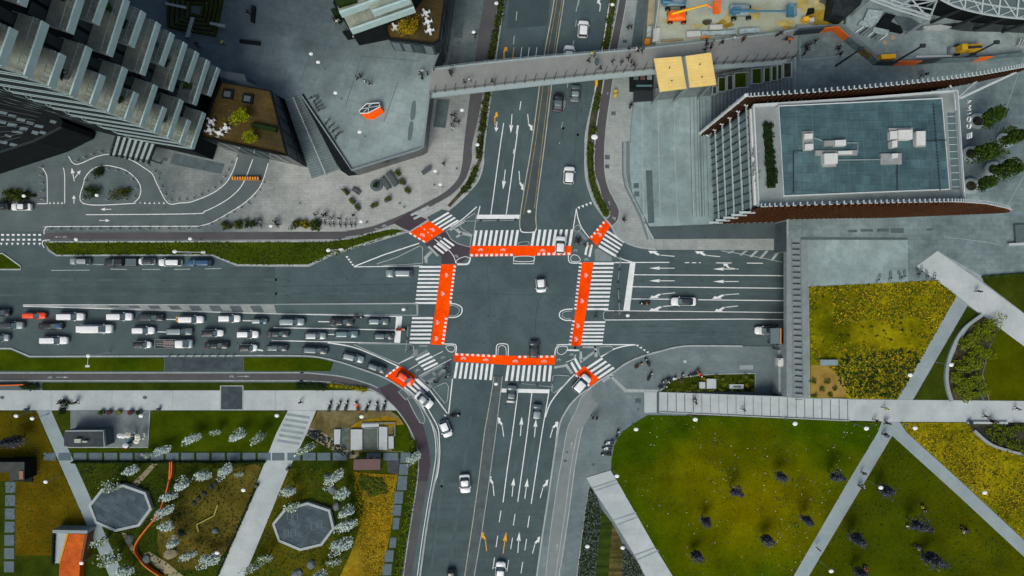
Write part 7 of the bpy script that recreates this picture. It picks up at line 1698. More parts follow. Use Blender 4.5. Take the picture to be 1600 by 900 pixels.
bm = bmesh.new(); add_leaves(bm, (0,0,1.1), (.7,.6,.3), 160, .13); part('foliage', bm, M_leafs['hedge'], e)
bd = empty('bulletin_board', P(667,268,.13), 'grey slatted board standing on the pavement below the plaza corner', 'board', None, .6)
bm = bmesh.new(); add_box(bm, (0,0,.9), (1.9,.9,.08)); part('panel', bm, plain('slat_grey', (0,0,0)), bd)
for s in (-1,1): bm = bmesh.new(); add_box(bm, (s*.7,0,0), (.1,.5,.9)); part('leg', bm, M_steel_d, bd)
# orange-based glass hood on the plaza
gk = empty('plaza_hood', P(582,176,DK), 'orange plaza hood with hexagonal white framed glass top', 'skylight hood')
tp = [(561,173),(572.5,162),(592.5,160.5),(594,166.5),(575,176.5),(563,177)]; bt = [(563,177),(572.5,186),(584,186),(601,175.5),(594,163),(572,163)]
def gkp(name, bm, m): bmesh.ops.translate(bm, verts=bm.verts[:], vec=-gk.location); return part(name, bm, m, gk)
bm = bmesh.new(); A1 = [bm.verts.new(P(x,y,DK+1.5)) for x, y in tp]; B1 = [bm.verts.new(P(x,y,DK)) for x, y in [(566,172),(573,166),(592,166),(600.5,175.5),(584,186.5),(572.5,186)]]
for i in range(6): bm.faces.new((A1[i], A1[(i+1) % 6], B1[(i+1) % 6], B1[i]))
gkp('orange_base', bm, mat('hood_orange', (.88,.10,.004), .5, .05, .3, 2))
bm = bmesh.new(); bm.faces.new([bm.verts.new(P(x,y,DK+1.52)) for x, y in tp]); gkp('glass_top', bm, M_fglass)
bm = bmesh.new(); add_ribbon(bm, tp, 1.5, DK+1.6, True, .1)
for a, b in (((567,176.8),(582,161)),((563,170.5),(594,165)),((575,176.5),(577,161.8))): add_ribbon(bm, [a, b], .8, DK+1.585)
gkp('frame', bm, plain('hood_white', (.62,.64,.63), .5))
# entrance canopy and barrier of the drop-off
ec = empty('entrance_canopy', P(205,233,3.5), 'white glazed entrance canopy with dark fins over the drop-off', 'canopy'); ec.location.z = .15
bm = bmesh.new(); add_prism(bm, [(180,212),(243,222),(234,250),(172,240)], 4.0, 3.9); bmesh.ops.translate(bm, verts=bm.verts[:], vec=-ec.location); part('roof_panel', bm, plain('canopy_glass', (.36,.43,.43), .3), ec)
for i in range(8):
    bm = bmesh.new(); a, b = lerp2((180,212),(243,222), i/7), lerp2((171,243),(230,255), i/7); add_ribbon(bm, [a, b], 1.7, 4.5, h=.6); bmesh.ops.translate(bm, verts=bm.verts[:], vec=-ec.location); part('fin', bm, M_steel_d, ec)
for x, y in ((174,239),(233,249)): bm = bmesh.new(); w0 = P(x,y,4); add_box(bm, (w0.x-ec.location.x, w0.y-ec.location.y, 0), (.2,.2,3.8)); part('column', bm, M_steel_d, ec)
br = empty('striped_barrier', P(386,279.5,.13), 'yellow and black striped barrier across the service road', 'barrier')
bm = bmesh.new(); w0, w1 = P(363,279.5,.8)-br.location, P(409,280,.8)-br.location; add_box(bm, (0,0,0), (5.4,.55,.75)); part('beam', bm, plain('barrier_black', (.03,.03,.03), .6), br)
bm = bmesh.new()
for i in range(11): add_box(bm, (-2.5+i*.49,0,.02), (.26,.58,.75))
part('stripe', bm, plain('barrier_yellow', (.80,.28,.01), .6), br)
# bicycle racks with bicycles
g = 'bicycles in the racks above the western cycle path'
for i, (x, y) in enumerate(((404,348),(409,350),(433,347),(509,345),(516,348),(523,348),(532,349),(541,349),(549,349),(556,348))): bicycle(x, y, 80 + (i*37) % 25, f'dark bicycle parked in the rack line, {ORD[i]} counting from left', g)
for x0, x1, w_ in ((400,440,'left'),(506,558,'right')):
    e = empty('bicycle_rack', P((x0+x1)/2, 351, .13), f'{w_} steel bicycle rack above the western cycle path', 'bicycle rack', 'bicycle racks')
    bm = bmesh.new(); add_box(bm, (0,0,.05), ((x1-x0)/8,.12,.08)); part('rail', bm, M_steel_g, e)
    for k in range(int((x1-x0)/6)): bm = bmesh.new(); xx = -(x1-x0)/16 + k*.75+.2; add_tube(bm, [(xx,-.4,.05),(xx,-.4,.7),(xx,.4,.7),(xx,.4,.05)], .03, 4); part('hoop', bm, M_steel_g, e)
g = 'bicycles along the plaza stair wall'
for i, (x, y) in enumerate(((490,153),(494,158),(497,163),(499,168),(502,172),(512,192),(518,198),(524,204),(530,210),(527,214))): bicycle(x, y, 20 + (i*31) % 40, f'dark bicycle leaning in the cluster by the plaza stair, {ORD[i]} from top', g, DK+.02)
g = 'bicycles on the grey east plaza'
for i, (x, y) in enumerate(((1371,435),(1389,432),(1404,431),(1411,429),(1432,426),(1437,422),(1446,429),(1457,433))): bicycle(x, y, 60 + (i*23) % 50, f'bicycle parked at the meadow edge below the east plaza, {ORD[i]} from left', g, DK+.02)

# ------------------------------------------------------------------ lamps
LPt = []
def lamp(px, py, label, group, z=.14, h=4.0, r=.36, arm=None, tan=False):
    if not LPt:
        e = empty('street_lamp', (0,0,0), '', 'lamp'); LPt.append(e)
        bm = bmesh.new(); add_lathe(bm, (0,0,0), [(.12,0),(.10,.4),(.055,.5),(.045,3.9)], 8); part('pole', bm, M_steel_g, e)
        bm = bmesh.new(); add_lathe(bm, (0,0,3.88), [(.10,0),(.40,.05),(.42,.10),(.34,.20),(.10,.25)], 18, 0, 1.25); part('lamp_shade', bm, plain('lamp_white', (.74,.755,.75), .5), e)
        o = e
    else: o = copy_tree(LPt[0])
    w0 = P(px, py, z + h); o.location = (w0.x, w0.y, z); o.scale = (r/.42, r/.42, h/4); tag(o, label, 'lamp', group); return o
g = 'white disc lamps'
for x, y, w_ in ((486,84,'white disc lamp on the upper plaza, left of the people'),(524,145,'white disc lamp on the upper plaza near the bicycles'),(562,206,'white disc lamp on the upper plaza below the orange hood'),(497,97,'small white disc lamp beside the lamp left of the plaza people')): lamp(x, y, w_, g, DK, r=.30)
for x, y, w_ in ((740,50,'white disc lamp on the pavement above the footbridge'),(722,172,'white disc lamp below the west end of the footbridge'),(746,226,'white disc lamp at the hedge of the western bend'),(680,267,'white disc lamp beside the slatted board'),(688,288,'white disc lamp on the pavement at the western bend'),(564,346,'white disc lamp right of the bicycle racks'),(423,353,'white disc lamp left between the bushes and racks'),(118.5,374,'white disc lamp at the left end of the grass strip'),(297,373,'white disc lamp along the grass strip, above its middle'),(630.5,483.5,'bright lamp head on the western median near the stop line'),(827,330,'bright lamp head on the northern median nose'),(981,493,'bright lamp head on the eastern median'),(775,600,'lamp head on the southern median beside the stop line'),(775.5,5,'lamp head in the hedge strip at the top edge'),(957,7,'lamp head in the eastern hedge strip at the top edge'),(37,306,'white disc lamp above the white saloon at the left'),(151,305,'white disc lamp in the drop-off island')): lamp(x, y, w_, g, .14, r=.31)
lamp(929,214,'tan disc lamp head in the eastern hedge strip', g, .14, r=.5)
for x, y, w_ in ((25,650,'white disc lamp in the top of the brown lawn'),(50,654,'small white lamp just right of the one in the brown lawn'),(220,650,'white disc lamp on the concrete terrace corner'),(71,753,'white disc lamp in the middle of the brown lawn'),(380,766,'white disc lamp in the playground by the broad ramp'),(339,864,'white disc lamp above the lowest playground tree'),(127,880,'white disc lamp beside the orange play ramp'),(432.5,649.5,'white disc lamp left of the striped top of the ramp'),(565,651,'white disc lamp in the dry bed under the scooters'),(994,671,'white disc lamp at the upper left edge of the big lawn'),(964,744,'white disc lamp at the head of the stair walk'),(918,854,'white disc lamp in the grey planting by the south road'),(973,856,'white disc lamp beside the lower stair walk')): lamp(x, y, w_, g, .15, r=.35)
for x, y, w_ in ((1086.5,655.5,'white disc lamp below the long ramp, leftmost'),(1242.5,662,'white disc lamp below the long ramp, middle one'),(1354,669.5,'white disc lamp below the right end of the ramp')): lamp(x, y, w_, g, park_z(x,y), r=.38)
for x, y, w_ in ((1430,669,'white disc lamp in the golden meadow under the walkway'),(1486.5,570,'white disc lamp over the curved wall'),(1376.5,762,'white disc lamp right of the diagonal path'),(1539,770,'white disc lamp beside the right diagonal path'),(1299,892.5,'white disc lamp at the foot of the diagonal path'),(1422.5,586,'small white lamp left of the path through the yellow meadow')): lamp(x, y, w_, g, DK, r=.36)
# street lights with arms over the lay-by, tall poles on the east plaza
def arm_lamp(hx, hy, ax, ay, label, z=.14, h=6.0):
    e = empty('arm_street_light', P(hx, hy, z+h), label, 'lamp', 'street lights with arms'); e.location.z = z; d = P(ax, ay, z+h) - P(hx, hy, z+h)
    bm = bmesh.new(); add_tube(bm, [(0,0,0),(0,0,h),(d.x*.5,d.y*.5,h+.15),(d.x,d.y,h+.1)], [.11,.08,.05,.04], 7); part('pole', bm, M_steel, e)
    bm = bmesh.new(); add_box(bm, (d.x,d.y,h+.02), (.8,.4,.16)); part('lamp_head', bm, M_steel, e); bm = bmesh.new(); add_lathe(bm, (0,0,h-.1), [(.2,0),(.34,.15),(.1,.3)], 12, 0, 1.2); part('lamp_shade', bm, plain('lamp_white', (0,0,0)), e)
arm_lamp(273,393,318,394.5,'street light with a long arm over the lay-by grass'); arm_lamp(513,391,533,390,'street light with a short arm at the end of the grass strip'); arm_lamp(138,556,137.5,572,'grey street light standing in the lower grass strip')
for x, y, w_ in ((1306,103,'leftmost tall black pole on the grey plaza by the site'),(1395,99,'middle tall black pole on the grey plaza by the site'),(1502,94,'rightmost tall black pole on the grey plaza by the site')):
    e = empty('tall_pole', P(x, y, DK), w_, 'pole', 'tall black poles'); bm = bmesh.new(); add_tube(bm, [(0,0,0),(0,0,8.2)], [.22,.14], 8); part('pole', bm, M_steel_d, e)
    bm = bmesh.new(); add_box(bm, (0,0,8.2), (.9,.6,.3)); part('lamp_head', bm, M_steel_d, e)
# signals
def signal(bx_, by_, tx, ty, label, h=5.2, z=.1, n=2):
    e = empty('traffic_signal', P(bx_, by_, z), label, 'traffic signal', 'traffic signals on mast arms'); d = P(tx, ty, h) - P(bx_, by_, z); d.z = 0
    bm = bmesh.new(); add_tube(bm, [(0,0,0),(0,0,h),(d.x,d.y,h+.1)], [.12,.10,.07], 7); part('mast', bm, M_steel_g, e)
    for k in range(n):
        t = (k+1)/n; q = d*t; bm = bmesh.new(); add_box(bm, (q.x+.05,q.y+.05,h-.55), (.5,.42,.95)); hd = part('signal_head', bm, M_steel_d, e)
        bm = bmesh.new()
        for j in range(3): add_lathe(bm, (q.x+.05+(.26 if abs(d.y) > abs(d.x) else 0),q.y+.05+(.22 if abs(d.x) >= abs(d.y) else 0),h-.45+j*.28), [(.02,0),(.09,.04),(.02,.16)], 8)
        part('lens', bm, plain('lens_dark', (.10,.03,.02), .3), hd)
signal(727,350,805,344,'signal mast arm over the northern stop line',n=3); signal(641,546,638,509,'signal mast arm over the western stop line'); signal(963,404,965,441,'signal mast arm over the eastern stop line, upper'); signal(961,489,966,452,'signal mast arm over the eastern stop line, lower'); signal(863,598,812,598.5,'signal mast arm over the southern stop line',n=2)
# bollards
BO = []
def bollard(px, py, label, group, z=.14):
    if not BO:
        bm = bmesh.new(); add_lathe(bm, (0,0,0), [(.10,0),(.085,.85),(.05,.92)], 8); o = link('bollard', bm, plain('bollard_pale', (.38,.40,.40), .5)); BO.append(o)
    else: o = BO[0].copy(); col.objects.link(o)
    o.location = P(px, py, z); o.scale = (1.3,1.1,1); tag(o, label, 'bollard', group)
def bollards(pts, n, label, group, z=.14):
    pts = smooth_line(pts, 6); L_ = [0]
    for i in range(len(pts)-1): L_.append(L_[-1] + math.dist(pts[i][:2], pts[i+1][:2]))
    for k in range(n):
        d = L_[-1]*k/(n-1)
        for i in range(len(pts)-1):
            if L_[i] <= d <= L_[i+1] + 1e-6: q = lerp2(pts[i], pts[i+1], (d-L_[i])/max(1e-6, L_[i+1]-L_[i])); bollard(q[0], q[1], label, group, z); break
bollards([(122,252),(150,241),(171,237),(192,239),(212,247),(230,257),(242,268),(250,285),(259,305)], 14, 'short pale bollard in the arc around the outside of the drop-off loop', 'bollards outside the drop-off loop')
bollards([(134,312),(136,284),(146,270),(158,264),(184,267),(202,275),(213,288),(214,301),(206,312),(170,313)], 14, 'short pale bollard around the inside of the drop-off island', 'bollards in the drop-off island')
bollards([(80,359),(160,358.5),(240,358),(310,357.5)], 16, 'short pale bollard in the strip between service road and cycle path', 'bollards beside the service road')
bollards([(268,314),(300,311),(326,300),(345,287),(354,273),(362,255)], 11, 'short pale bollard along the upper edge of the service road bend', 'bollards on the service road bend')
bollards([(330,351),(362,335),(385,320),(402,304),(413,286)], 9, 'short pale bollard along the lower edge of the service road bend', 'bollards below the service road bend')
bollards([(66,262),(67,280),(68,296),(69,312)], 5, 'short pale bollard left of the first drop-off entry lane', 'bollards at the entry lane')
g = 'yellow posts at the dark paving'
for i in range(9): bollard(266+i*12.4, 556.6, 'short post along the kerb of the dark paved bay below the queue', 'posts of the dark paved bay', .14)

# ------------------------------------------------------------------ park things: barrier net, beam, boulders, bins, benches
def net(name, pts, z, h, label, m, cat):
    bm = bmesh.new(); pts = smooth_line(pts, 4); add_ribbon(bm, pts, 1.6, z+h, h=h); return solo(name, bm, m, label, cat)
M_net = plain('orange_mesh', (.62,.13,.01), .7)
net('safety_net', [(265,722),(264,745),(260,766),(251,793),(243,808),(225,830),(213,847),(209,860),(215,872),(227,886),(250,902)], .15, .9, 'long orange safety netting winding through the playground trees', M_net, 'safety net')
net('safety_net', [(268,722),(267,742),(263,752)], .15, .9, 'short second strip of orange netting at the top of the playground', M_net, 'safety net'); net('safety_net', [(-10,602.5),(20,602),(36,601)], .15, .9, 'orange netting beside the cycle path at the left edge', M_net, 'safety net')
bm = bmesh.new()
for a, b in (((340,789),(334,806)),((334,806),(307,820)),((307,820),(310,831))): add_ribbon(bm, [a, b], 1.8, .55, h=.42)
solo('balance_beam', bm, plain('beam_lime', (.24,.25,.04), .7), 'lime yellow zigzag balance beam in the playground', 'balance beam')
def boulder(px, py, r, m, label, group=None, h=.6, sx=1.3):
    bm = bmesh.new(); bmesh.ops.create_icosphere(bm, subdivisions=2, radius=1); rnd = random.Random(int(px*7+py))
    for v in bm.verts: v.co *= 1 + rnd.uniform(-.14,.14); v.co = Vector((v.co.x*r*sx, v.co.y*r, max(-.25, v.co.z)*h))
    o = link('boulder', bm, m); o.location = P(px, py, .2); o.rotation_euler = (0,0,rnd.uniform(0,3)); tag(o, label, 'boulder', group)
M_b1 = mat('boulder_tan', (.20,.18,.11), .9, .2, .6, 3); M_b2 = mat('boulder_grey', (.13,.14,.14), .9, .25, .6, 3)
boulder(267,865,1.1,M_b1,'large tan boulder in the sandy lower playground'); boulder(203,842,.75,M_b2,'grey block boulder between path and orange netting'); boulder(228,875,.9,M_b2,'dark grey boulder beside the lower orange netting'); boulder(519,765,.8,M_b2,'grey boulder under the second tree of the right row'); boulder(526,791,.7,M_b2,'dark boulder under the third tree of the right row'); boulder(486,882,.8,M_b2,'grey slab boulder below the right octagon'); boulder(464,896,.9,M_b2,'dark boulder at the bottom edge below the right octagon'); boulder(283,833,.6,mat('boulder_dark', (.03,.035,.03), .9, .3, .6, 3),'black boulder at the top of the sandy playground'); boulder(337,829,.55,M_b2,'small grey boulder right of the lime beam'); boulder(510,743,.5,M_b2,'small grey boulder at the top of the right tree row')
for i, (x, y) in enumerate(((303,786),(310,779),(319,771),(330,761),(336,756))): boulder(x, y, .45, MATS['boulder_dark'], f'dark stepping stone in the playground line, {ORD[i]} from the lower left', 'dark stepping stones of the playground', .3)
sheet_obj('path', [(238,724),(247,724),(212,762),(205,757)], .152, M_sand); sheet_obj('path', [(190,832),(196,833),(206,850),(212,862),(208,866),(196,846)], .152, M_sand); sheet_obj('path', [(225,865),(233,862),(262,880),(292,905),(270,905),(245,887)], .156, M_sand)
g = 'pale concrete slabs in the dry bed'
for i, pl in enumerate(([(522,671),(532,671),(531,694),(522,694)],[(548,671),(566,671),(566,703),(548,703)],[(592,667),(605,667),(605,703),(592,703)],[(607,682),(615,682),(615,701),(607,701)],[(565,663),(592,662),(592,667),(565,668)])): slab_thing('concrete_slab', f'pale concrete slab bench in the dry bed, {["leftmost","second from left","third from left","rightmost short one","horizontal one at top"][i]}', 'slab bench', pl, .17, .4, M_walk, g)
bm = bmesh.new(); add_ribbon(bm, [(565,661.5),(592,661),(617,660.5),(617,681),(606,682)], 1.2, .5, h=.3); add_ribbon(bm, [(567,669),(590,669),(590,702)], 1, .5, h=.3); solo('bed_edging', bm, M_concrete, 'thin pale edging wall around the beds with slabs', 'edging wall')
bh = empty('shelter', P(575,726,.16), 'brown roofed shelter with black pergola bars at the top of the yellow meadow', 'shelter')
bm = bmesh.new(); add_prism(bm, [(553,718),(594,717),(594,734),(552,734.5)], 2.3, 2.1); bmesh.ops.translate(bm, verts=bm.verts[:], vec=-bh.location); part('roof', bm, plain('brown_roof', (.105,.062,.058), .7, amt=.12), bh)
for i in range(4): bm = bmesh.new(); add_prism(bm, [(556+i*10,714),(563+i*10,714),(563+i*10,717.5),(556+i*10,717.5)], 2.2, 2.0); bmesh.ops.translate(bm, verts=bm.verts[:], vec=-bh.location); part('pergola_bar', bm, M_facade, bh)
for x, y in ((555,719),(592,719),(555,733),(592,733)): bm = bmesh.new(); w0 = P(x,y,2.2); add_box(bm, (w0.x-bh.location.x, w0.y-bh.location.y, 0), (.15,.15,2.0)); part('post', bm, M_steel_d, bh)
g = 'small bins along the walkways'
for x, y, z, w_ in ((44,639.5,.15,'blue bin at the left end of the pale walkway'),(250,639,.15,'blue bin right of the terrace on the pale walkway'),(1513,659,DK,'blue-grey bin under the walkway at the right'),(451,731,.17,'dark bin on the broad ramp edge'),(403,758,.17,'dark bin lower on the broad ramp edge')):
    e = empty('litter_bin', P(x, y, z), w_, 'bin', g); bm = bmesh.new(); add_lathe(bm, (0,0,0), [(.28,0),(.34,.8)], 10); part('body', bm, plain('bin_blue' if 'blue' in w_ else 'bin_dark', (.05,.14,.19) if 'blue' in w_ else (.03,.035,.04), .5), e); bm = bmesh.new(); add_lathe(bm, (0,0,.8), [(.36,0),(.30,.12)], 10, 0); part('rim', bm, M_steel_d, e)
g = 'flower tubs at the cafe terrace edge'
for i, (x, c) in enumerate(((161,'green'),(172,'red'),(187,'lime'),(206,'red'),(219,'dark'))):
    cm = plain('tub_red_flowers', (.13,.025,.018), .9) if c == 'red' else M_leafs[c]; e = empty('flower_tub', P(x, 644, .18), f'round flower tub at the top of the terrace, {ORD[i]} from left', 'planter', g)
    bm = bmesh.new(); add_lathe(bm, (0,0,0), [(.45,0),(.55,.5)], 10); part('tub', bm, M_conc_dark, e); bm = bmesh.new(); add_leaves(bm, (0,0,.7), (.65,.5,.3), 90, .13); part('flowers', bm, cm, e)
for x, y in ((99,629),(95,643)): shrub(x, y, .9, ['hedge','dark'], 'dark bare shrub on the walkway, ' + ('upper' if y < 640 else 'lower') + ' of two by the terrace', 'dark shrubs by the terrace', .15, 1.2, 200)
tree(12,690,'sapling','dark bare-looking tree on the brown lawn above the kiosk',None,.15,3.1,1.3)
# east park: bench slab, curved walls, garden slabs
slab_thing('bench', 'blue-grey concrete bench in the yellow meadow above the ochre sand', 'bench', [(1282,562),(1309,562),(1309,571),(1282,571)], DK, .5, plain('bench_blue', (.20,.25,.26), .7))
bm = bmesh.new(); add_ribbon(bm, smooth_line([(1535,492),(1507,514),(1490,542),(1480.5,575),(1481,603),(1488,627)], 5), 5.0, DK+.5, h=.5); solo('curved_wall', bm, M_concrete, 'pale curved retaining wall sweeping beside the path', 'retaining wall')
bm = bmesh.new(); add_ribbon(bm, smooth_line([(1523,673),(1548,694),(1575,704),(1602,711),(1660,725)], 5), 4.0, DK+.5, h=.5); solo('curved_wall', bm, M_concrete, 'pale curved wall around the dark corner bed', 'retaining wall')
bm = bmesh.new(); add_ribbon(bm, [(1512,660.5),(1575,661)], 3.5, DK+.45, h=.4); solo('bench', bm, M_walk, 'long pale bench along the walkway edge at the right', 'bench')
bm = bmesh.new(); add_ribbon(bm, smooth_line([(1532,552),(1524,575),(1528,600),(1537,625)], 4), 2.4, DK+.3, h=.28); solo('curved_wall', bm, M_conc_dark, 'low grey inner edging of the curved bed', 'edging wall')
g = 'concrete slabs of the street garden'
for pl, w_ in (([(1093,597),(1102,597),(1102,607),(1093,607)],'small square concrete slab in the street garden'),([(1104.5,592),(1119,592),(1119,607.5),(1104.5,607.5)],'larger square concrete slab in the street garden'),([(1140,600.5),(1162,600.5),(1162,607.5),(1140,607.5)],'long concrete slab with dark inset in the street garden')): slab_thing('concrete_slab', w_, 'slab', pl, .17, .4, M_walk, g)
slab_thing('floor_hatch', 'dark hatch on the long slab of the street garden', 'hatch', [(1146,603),(1158,603),(1158,605.5),(1146,605.5)], .572, .06, M_conc_dark)
slab_thing('floor_hatch', 'pale access hatch plate on the grey street pavement', 'hatch', [(1156,570.5),(1177,570.5),(1177,577.5),(1156,577.5)], .12, .04, M_concrete)
slab_thing('floor_hatch', 'small pale plate in the middle of the grey street pavement', 'hatch', [(1068,563),(1072.5,563),(1072.5,567),(1068,567)], .12, .04, M_walk)
slab_thing('seat_wall', 'dark seat wall at the upper right lawn corner', 'bench', [(1586,351),(1640,350),(1640,378),(1588,380)], DK, .5, M_conc_dark); slab_thing('seat_wall', 'pale seat wall beneath the dark one at the right edge', 'bench', [(1577,380),(1640,377),(1640,381),(1577,384)], DK, .6, M_walk)
hedge_run([(1534,433),(1600,427.5)], 1.6, 'thin hedge along the top of the upper right lawn', ['dark','green'], 900, DK)

ys = empty('direction_sign', P(930,133,.14), 'yellow upright direction panel beside the north road just below the footbridge', 'sign')
bm = bmesh.new(); add_box(bm, (0,0,.9), (.45,1.2,1.0)); part('panel', bm, plain('sign_yellow', (.70,.42,.01), .6), ys)
bm = bmesh.new(); add_tube(bm, [(0,0,0),(0,0,1.0)], .05, 6); part('post', bm, M_steel_d, ys)
for y, w_ in ((144,'upper'),(150,'lower')):
    e = empty('litter_bin', P(961,y,.14), f'round yellow bin beside the eastern cycle path, {w_} of two', 'bin', 'yellow bins')
    bm = bmesh.new(); add_lathe(bm, (0,0,0), [(.3,0),(.36,.9)], 10); part('body', bm, plain('sign_yellow', (0,0,0)), e); bm = bmesh.new(); add_lathe(bm, (0,0,.9), [(.36,0),(.25,.14)], 10); part('lid', bm, plain('lid_tan', (.45,.33,.08), .6), e)
# ------------------------------------------------------------------ construction site
SZ = 4.6
block('site_slab', [(1034,-160),(1332,-160),(1322,38),(1247,48),(1200,57),(1024,77)], SZ, 0, M_site)
block('site_yard', [(1332,-160),(1900,-160),(1900,72),(1600,83),(1380,94),(1322,37)], DK+.02, 0, mat('yard_concrete', (.215,.255,.25), .9, .24, .06, 1.5, c2=(.33,.37,.36)))
sheet_obj('underpass_channel', [(1004,-60),(1018,-60),(1003,74),(986,76)], .14, M_conc_dark)
bm = bmesh.new(); add_prism(bm, [(1018,-60),(1036,-60),(1024,77),(1008,79)], 2.4, .1); solo('retaining_wall', bm, mat('beige_wall', (.30,.28,.19), .9, .2, .2, 2), 'beige retaining wall on the left side of the building site', 'retaining wall')
bm = bmesh.new(); add_ribbon(bm, [(1036,-30),(1029,8),(1022,60)], 1.0, SZ+1.1, h=1.1); solo('site_fence', bm, M_steel, 'thin white fence along the left edge of the site slab', 'fence')
rs = random.Random(11)
def blob(cx, cy, rx, ry, m, z, name='site_patch'):
    sheet_obj(name, [(cx + rx*math.cos(a*math.pi/9)*rs.uniform(.6,1.15), cy + ry*math.sin(a*math.pi/9)*rs.uniform(.6,1.15)) for a in range(18)], z, m, sm=True)
M_st1 = mat('clay_stain', (.44,.34,.07), .9, .25, .15, 1.5, c2=(.36,.34,.18)); 
for i, (cx, cy, rx, ry, m) in enumerate(((1133,36,14,9,M_site_stain),(1138,28,7,10,M_st1),(1228,36,20,6,M_st1),(1285,25,28,20,M_site_stain),(1266,8,30,10,M_st1),(1300,4,22,9,M_dirt),(1313,22,9,12,M_dirt),(1230,43,9,3,M_site_stain),(1090,40,14,5,M_st1),(1045,33,10,4,M_st1),(1180,20,8,12,M_st1))): blob(cx, cy, rx, ry, m, SZ+.006+i*.004)
M_lift = {'orange': plain('lift_orange', (.85,.14,.006), .45), 'blue': plain('lift_blue', (.045,.17,.25), .45), 'grey': plain('lift_grey', (.26,.31,.32), .5), 'yellow': plain('lift_yellow', (.80,.42,.012), .45)}
def boom_lift(chx, chy, w, d, wheels, boom, basket, cb, cboom, label, jib='orange'):
    c = P(chx, chy, SZ); e = empty('boom_lift', c, label, 'boom lift', 'boom lifts on the site slab')
    bm = bmesh.new(); loft(bm, [[(x, y, z) for x, y in rrect(-w/2+i, w/2-i, d/2-i, .25)] for z, i in ((.5,.05),(.9,0),(1.4,.02),(1.55,.15))]); part('chassis', bm, cb, e, True)
    for x, y in wheels:
        q = P(x, y, SZ) - c; bm = bmesh.new(); add_tube(bm, [(q.x,q.y-.22,.48),(q.x,q.y+.22,.48)], .48, 14); wo = part('wheel', bm, M_tyre, e)
        bm = bmesh.new(); add_tube(bm, [(q.x,q.y-.24,.48),(q.x,q.y+.24,.48)], .22, 8); part('rim', bm, cb, wo)
    bm = bmesh.new(); q = P(boom[0][0], boom[0][1], SZ+2) - c; add_lathe(bm, (q.x*.8, q.y*.8, 1.5), [(.75,0),(.65,.5)], 12); add_box(bm, (q.x*.8+.3, q.y*.8, 1.6), (1.6,.9,.7)); part('turret', bm, cboom if jib == 'blue' else cb, e)
    pts = [P(x, y, SZ+2.5) - c for x, y in boom]
    for i in range(len(pts)-1):
        bm = bmesh.new(); dd = pts[i+1]-pts[i]; L_ = dd.length; add_tube(bm, [pts[i], pts[i]+dd*.5], .26-.05*i, 4); add_tube(bm, [pts[i]+dd*.5, pts[i+1]], .19-.04*i, 4); part('boom', bm, cboom if i == 0 else M_lift[jib], e)
    bx0, bx1, by0, by1 = basket; a, b = P(bx0, by1, SZ+2) - c, P(bx1, by0, SZ+2) - c; bm = bmesh.new()
    cx, cy = (a.x+b.x)/2, (a.y+b.y)/2; sx, sy = abs(b.x-a.x), abs(b.y-a.y); add_box(bm, (cx,cy,1.9), (sx,sy,.08)); part('basket_floor', bm, M_lift[jib], e); bm = bmesh.new()
    for zz in (2.4, 2.95):
        for s in (-1,1): add_box(bm, (cx, cy+s*sy/2, zz), (sx,.09,.09)); add_box(bm, (cx+s*sx/2, cy, zz+.002), (.09,sy-.1,.085))
    for s in (-1,1):
        for t in (-1,1): add_box(bm, (cx+s*sx/2.05, cy+t*sy/2.05, 1.98), (.1,.1,1.1))
    part('basket_rail', bm, M_lift[jib], e)
boom_lift(1055,29,3.3,1.7,((1046,36.5),(1067,36.5),(1068,23),(1045,24)),[(1050,21),(1104,7),(1113,13)],(1114,1123.5,4,22),M_lift['orange'],M_lift['yellow'],'orange boom lift with yellow arm reaching right on the site slab')
boom_lift(1152,20,3.6,1.9,((1145,31),(1168,30),(1168,13),(1144,12)),[(1145,17.5),(1222,17.5),(1230,18)],(1229,1241,9,27),M_lift['grey'],M_lift['blue'],'grey boom lift with long blue arm stretched to the right','blue')
boom_lift(1050,5,4.2,1.9,((1042,16),(1066,13),(1067,2),(1040,-4)),[(1036,2),(1070,7),(1071,-8)],(1066,1074,-18,-8),M_lift['grey'],M_lift['blue'],'blue and grey boom lift partly cut by the top edge','blue')
def crate(name, cat, label, pl, z, h, m, group=None): return slab_thing(name, label, cat, pl, z, h, m, group)
M_sheet = mat('galvanised_sheet', (.36,.42,.42), .5, .2, .5, 3, tile=(.8,.3,.3,.3,.2)); M_pale = plain('pale_crate', (.46,.46,.42), .8)
crate('site_box','box','pale flat box on the site slab above the steel stacks',[(1109,39),(1129,38),(1129,45),(1109,46)],SZ,.9,M_pale)
for i, (pl, w_) in enumerate((([(1073,49),(1094,48),(1096,56),(1073,58)],'wrapped pale pallet stack leftmost along the footbridge'),([(1096,49),(1150,47),(1150,53),(1097,55)],'long galvanised sheet stack along the footbridge'),([(1155,45),(1186,43),(1187,50),(1156,52)],'wrapped pale sheet stack rightmost along the footbridge'))): crate('sheet_stack','stack',w_,pl,SZ,.8,(M_pale,M_sheet,M_sheet)[i],'material stacks along the footbridge')
crate('pallet','pallet','orange pallet between the stacks along the footbridge',[(1096,55.5),(1108,55),(1108,59.5),(1096,60)],SZ,.5,plain('pallet_orange', (.6,.22,.05), .8))
crate('panel_stack','stack','two leaning white panels at the left of the site slab',[(1021,44),(1032,43),(1029,64),(1020,65)],SZ,.5,M_pale); crate('plank','plank','tan planks lying along the footbridge edge',[(1033,62),(1068,60),(1068,63),(1034,64.5)],SZ,.3,plain('plank_tan', (.27,.21,.12), .9))
crate('drum_rack','rack','orange drum rack at the foot of the beige wall',[(1008,60),(1016,60),(1015,69),(1007,70)],2.4,.8,plain('rack_orange', (.62,.24,.015), .7)); crate('pipe_bundle','pipes','blue-grey pipe bundle above the orange drum rack',[(1012,41),(1019,41),(1017,58),(1010,58)],2.4,.6,M_sheet)
boulder_z = None
